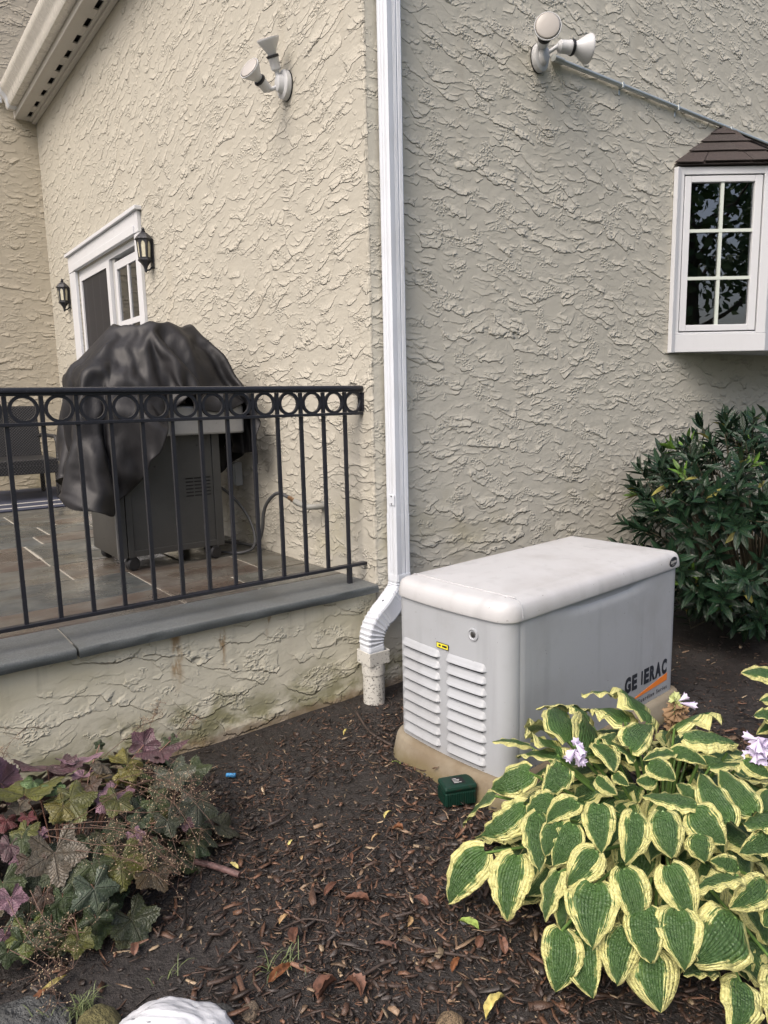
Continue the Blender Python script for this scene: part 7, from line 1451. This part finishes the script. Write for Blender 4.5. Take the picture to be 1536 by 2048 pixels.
bl.location = gp2(462, 1550, .014); bl.rotation_euler = (0, .05, -.75); tag(bl, 'small bright blue foam plug lying on the mulch', 'plug')
pk = MB().box(-.03, .03, -.02, .02, 0, .03).build('pink_block', leafcol('pink_block', (.62, .22, .20), .6), None, bevel=.004); pk.location = gp2(262, 2064, .004); pk.scale = (.6, .6, .7); tag(pk, 'scrap of pink plastic showing between the mossy rock and the white bag', 'scrap')
# white plastic bag
def bagfn(u, v):
    a = u * 2 * math.pi; r = math.cos(v * math.pi / 2); z = math.sin(v * math.pi / 2); d = Vector((math.cos(a) * r, math.sin(a) * r, z))
    k = 1 + .14 * mnoise.noise(d * 1.6 + Vector((4, 2, 0))) + .07 * abs(mnoise.noise(Vector((d.x * 2.2, d.y * 6, d.z * 6)))) + .02 * abs(mnoise.noise(Vector((d.x * 5, d.y * 12, d.z * 12 + 3))))
    return (d.x * .165 * k, d.y * .12 * k, d.z * .105 * k)
bgm = Mt('white_plastic', (.70, .72, .76), .3); P = bgm.xyz(); n = bgm.noise(bgm.vec(P[0] * 30, P[1] * 90, P[2] * 90), 1, 2)
bgm.color(bgm.mix(n.step(.70, .73) * .9, (.60, .615, .65), (.10, .11, .13))); bgm.bump(bgm.noise(bgm.vec(P[0] * 20, P[1] * 50, P[2] * 50), 1, 4) * .004); bgm = bgm.m
bag = MB().grid(bagfn, 80, 28).build('plastic_bag', bgm, None, smooth=180); bag.location = gp2(338, 2092, -.012); bag.rotation_euler = (0, 0, -.63); tag(bag, 'crumpled white plastic bag bulging in at the bottom edge', 'bag')
# grass tufts
gr_m = Mt('grass_blade', (.12, .15, .06), .6).m
def tuft(px, py, n, h, label, seed, sp=.03):
    r_ = random.Random(seed); m = MB(); p = gp2(px, py)
    for i in range(n):
        a = r_.uniform(0, 6.28); L = h * r_.uniform(.5, 1.2); b = Vector((r_.gauss(0, sp * .5), r_.gauss(0, sp * .4), 0)); d = Vector((math.cos(a), math.sin(a), 0)) * L * r_.uniform(.4, 1.0)
        s = Vector((-math.sin(a), math.cos(a), 0)) * .0016; pts = [b + d * t + Vector((0, 0, L * (1.5 * t - 1.1 * t * t))) for t in (0, .3, .6, .85, 1)]
        vs_ = [q for k_, pt in enumerate(pts) for q in (pt - s * (1 - k_ * .23), pt + s * (1 - k_ * .23))]; m.add(vs_, [(k_ * 2, k_ * 2 + 1, k_ * 2 + 3, k_ * 2 + 2) for k_ in range(4)])
    o = m.build('grass_tuft', gr_m); o.location = p; tag(o, label, 'grass tuft', 'grass tufts in the bed'); return o
tuft(165, 2018, 46, .075, 'largest spiky grass tuft left of the white bag', 1); tuft(345, 1945, 8, .06, 'few thin grass blades above the white bag', 2); tuft(560, 1930, 26, .07, 'sparse green brown grass tuft in the mulch', 3, .05); tuft(100, 2040, 9, .08, 'wispy grass blades at the lower left corner', 4)

# ------------------------------------------------------------------ trees across the lawn (mirrored in the window)
leaf_t = Mt('tree_leaf', (.045, .085, .025), .6); rn = leaf_t.wpos(); nn_ = leaf_t.noise(leaf_t.vec(rn[0], rn[1], rn[2]), 1.3, 3); leaf_t.color(leaf_t.mix(nn_, (.04, .085, .025), (.12, .20, .07))); leaf_t = leaf_t.m
bark_t = leafcol('tree_bark', (.11, .085, .065), .9)
for i, (tx, ty, h, rad, lab) in enumerate(((2.2, -9.5, 9.5, 3.0, 'tall leafy tree beyond the lawn, directly behind the camera'), (6.8, -11.5, 8.5, 3.2, 'broad leafy tree to the right beyond the lawn'), (-2.5, -11, 10, 3.3, 'tall leafy tree to the left beyond the lawn'), (11.5, -9, 8, 2.8, 'leafy tree farthest along the lawn from the patio'), (4.6, -16, 12, 3.8, 'tallest leafy tree in the second row beyond the lawn'))):
    g = np.random.default_rng(70 + i); t = thing('tree', lab, 'tree', (tx, ty, 0), 0, 'trees across the lawn')
    tk = MB().tube([(0, 0, -.1), (.1, .05, h * .3), (-.05, .1, h * .6), (0, 0, h * .9)], [.26, .2, .13, .04], 10)
    for k in range(9):
        a = k * 2.4; z = h * (.3 + .05 * k); tk.tube([(0, 0, z), (math.cos(a) * rad * .4, math.sin(a) * rad * .4, z + .7), (math.cos(a) * rad * .8, math.sin(a) * rad * .8, z + 1.3)], [.08, .05, .02], 6)
    tk.build('trunk', bark_t, t, smooth=60)
    n = 4300; cl = g.normal(0, 1, (46, 3)); cl /= np.linalg.norm(cl, axis=1)[:, None]; cl *= g.uniform(.35, 1, (46, 1)) * np.array((rad, rad, h * .36)); cl[:, 2] += h * .62
    c = cl[g.integers(0, 46, n)] + g.normal(0, .42, (n, 3)); e1 = g.normal(0, 1, (n, 3)); e1 /= np.linalg.norm(e1, axis=1)[:, None]; e2 = np.cross(e1, g.normal(0, 1, (n, 3))); e2 /= np.linalg.norm(e2, axis=1)[:, None]
    s = g.uniform(.07, .16, (n, 1)); V = np.stack([c - e1 * s, c + e2 * s * .6, c + e1 * s, c - e2 * s * .6], 1).reshape(-1, 3)
    me = bpy.data.meshes.new('crown'); me.from_pydata(V.tolist(), [], [(k * 4, k * 4 + 1, k * 4 + 2, k * 4 + 3) for k in range(n)]); link('crown', me, leaf_t, t)
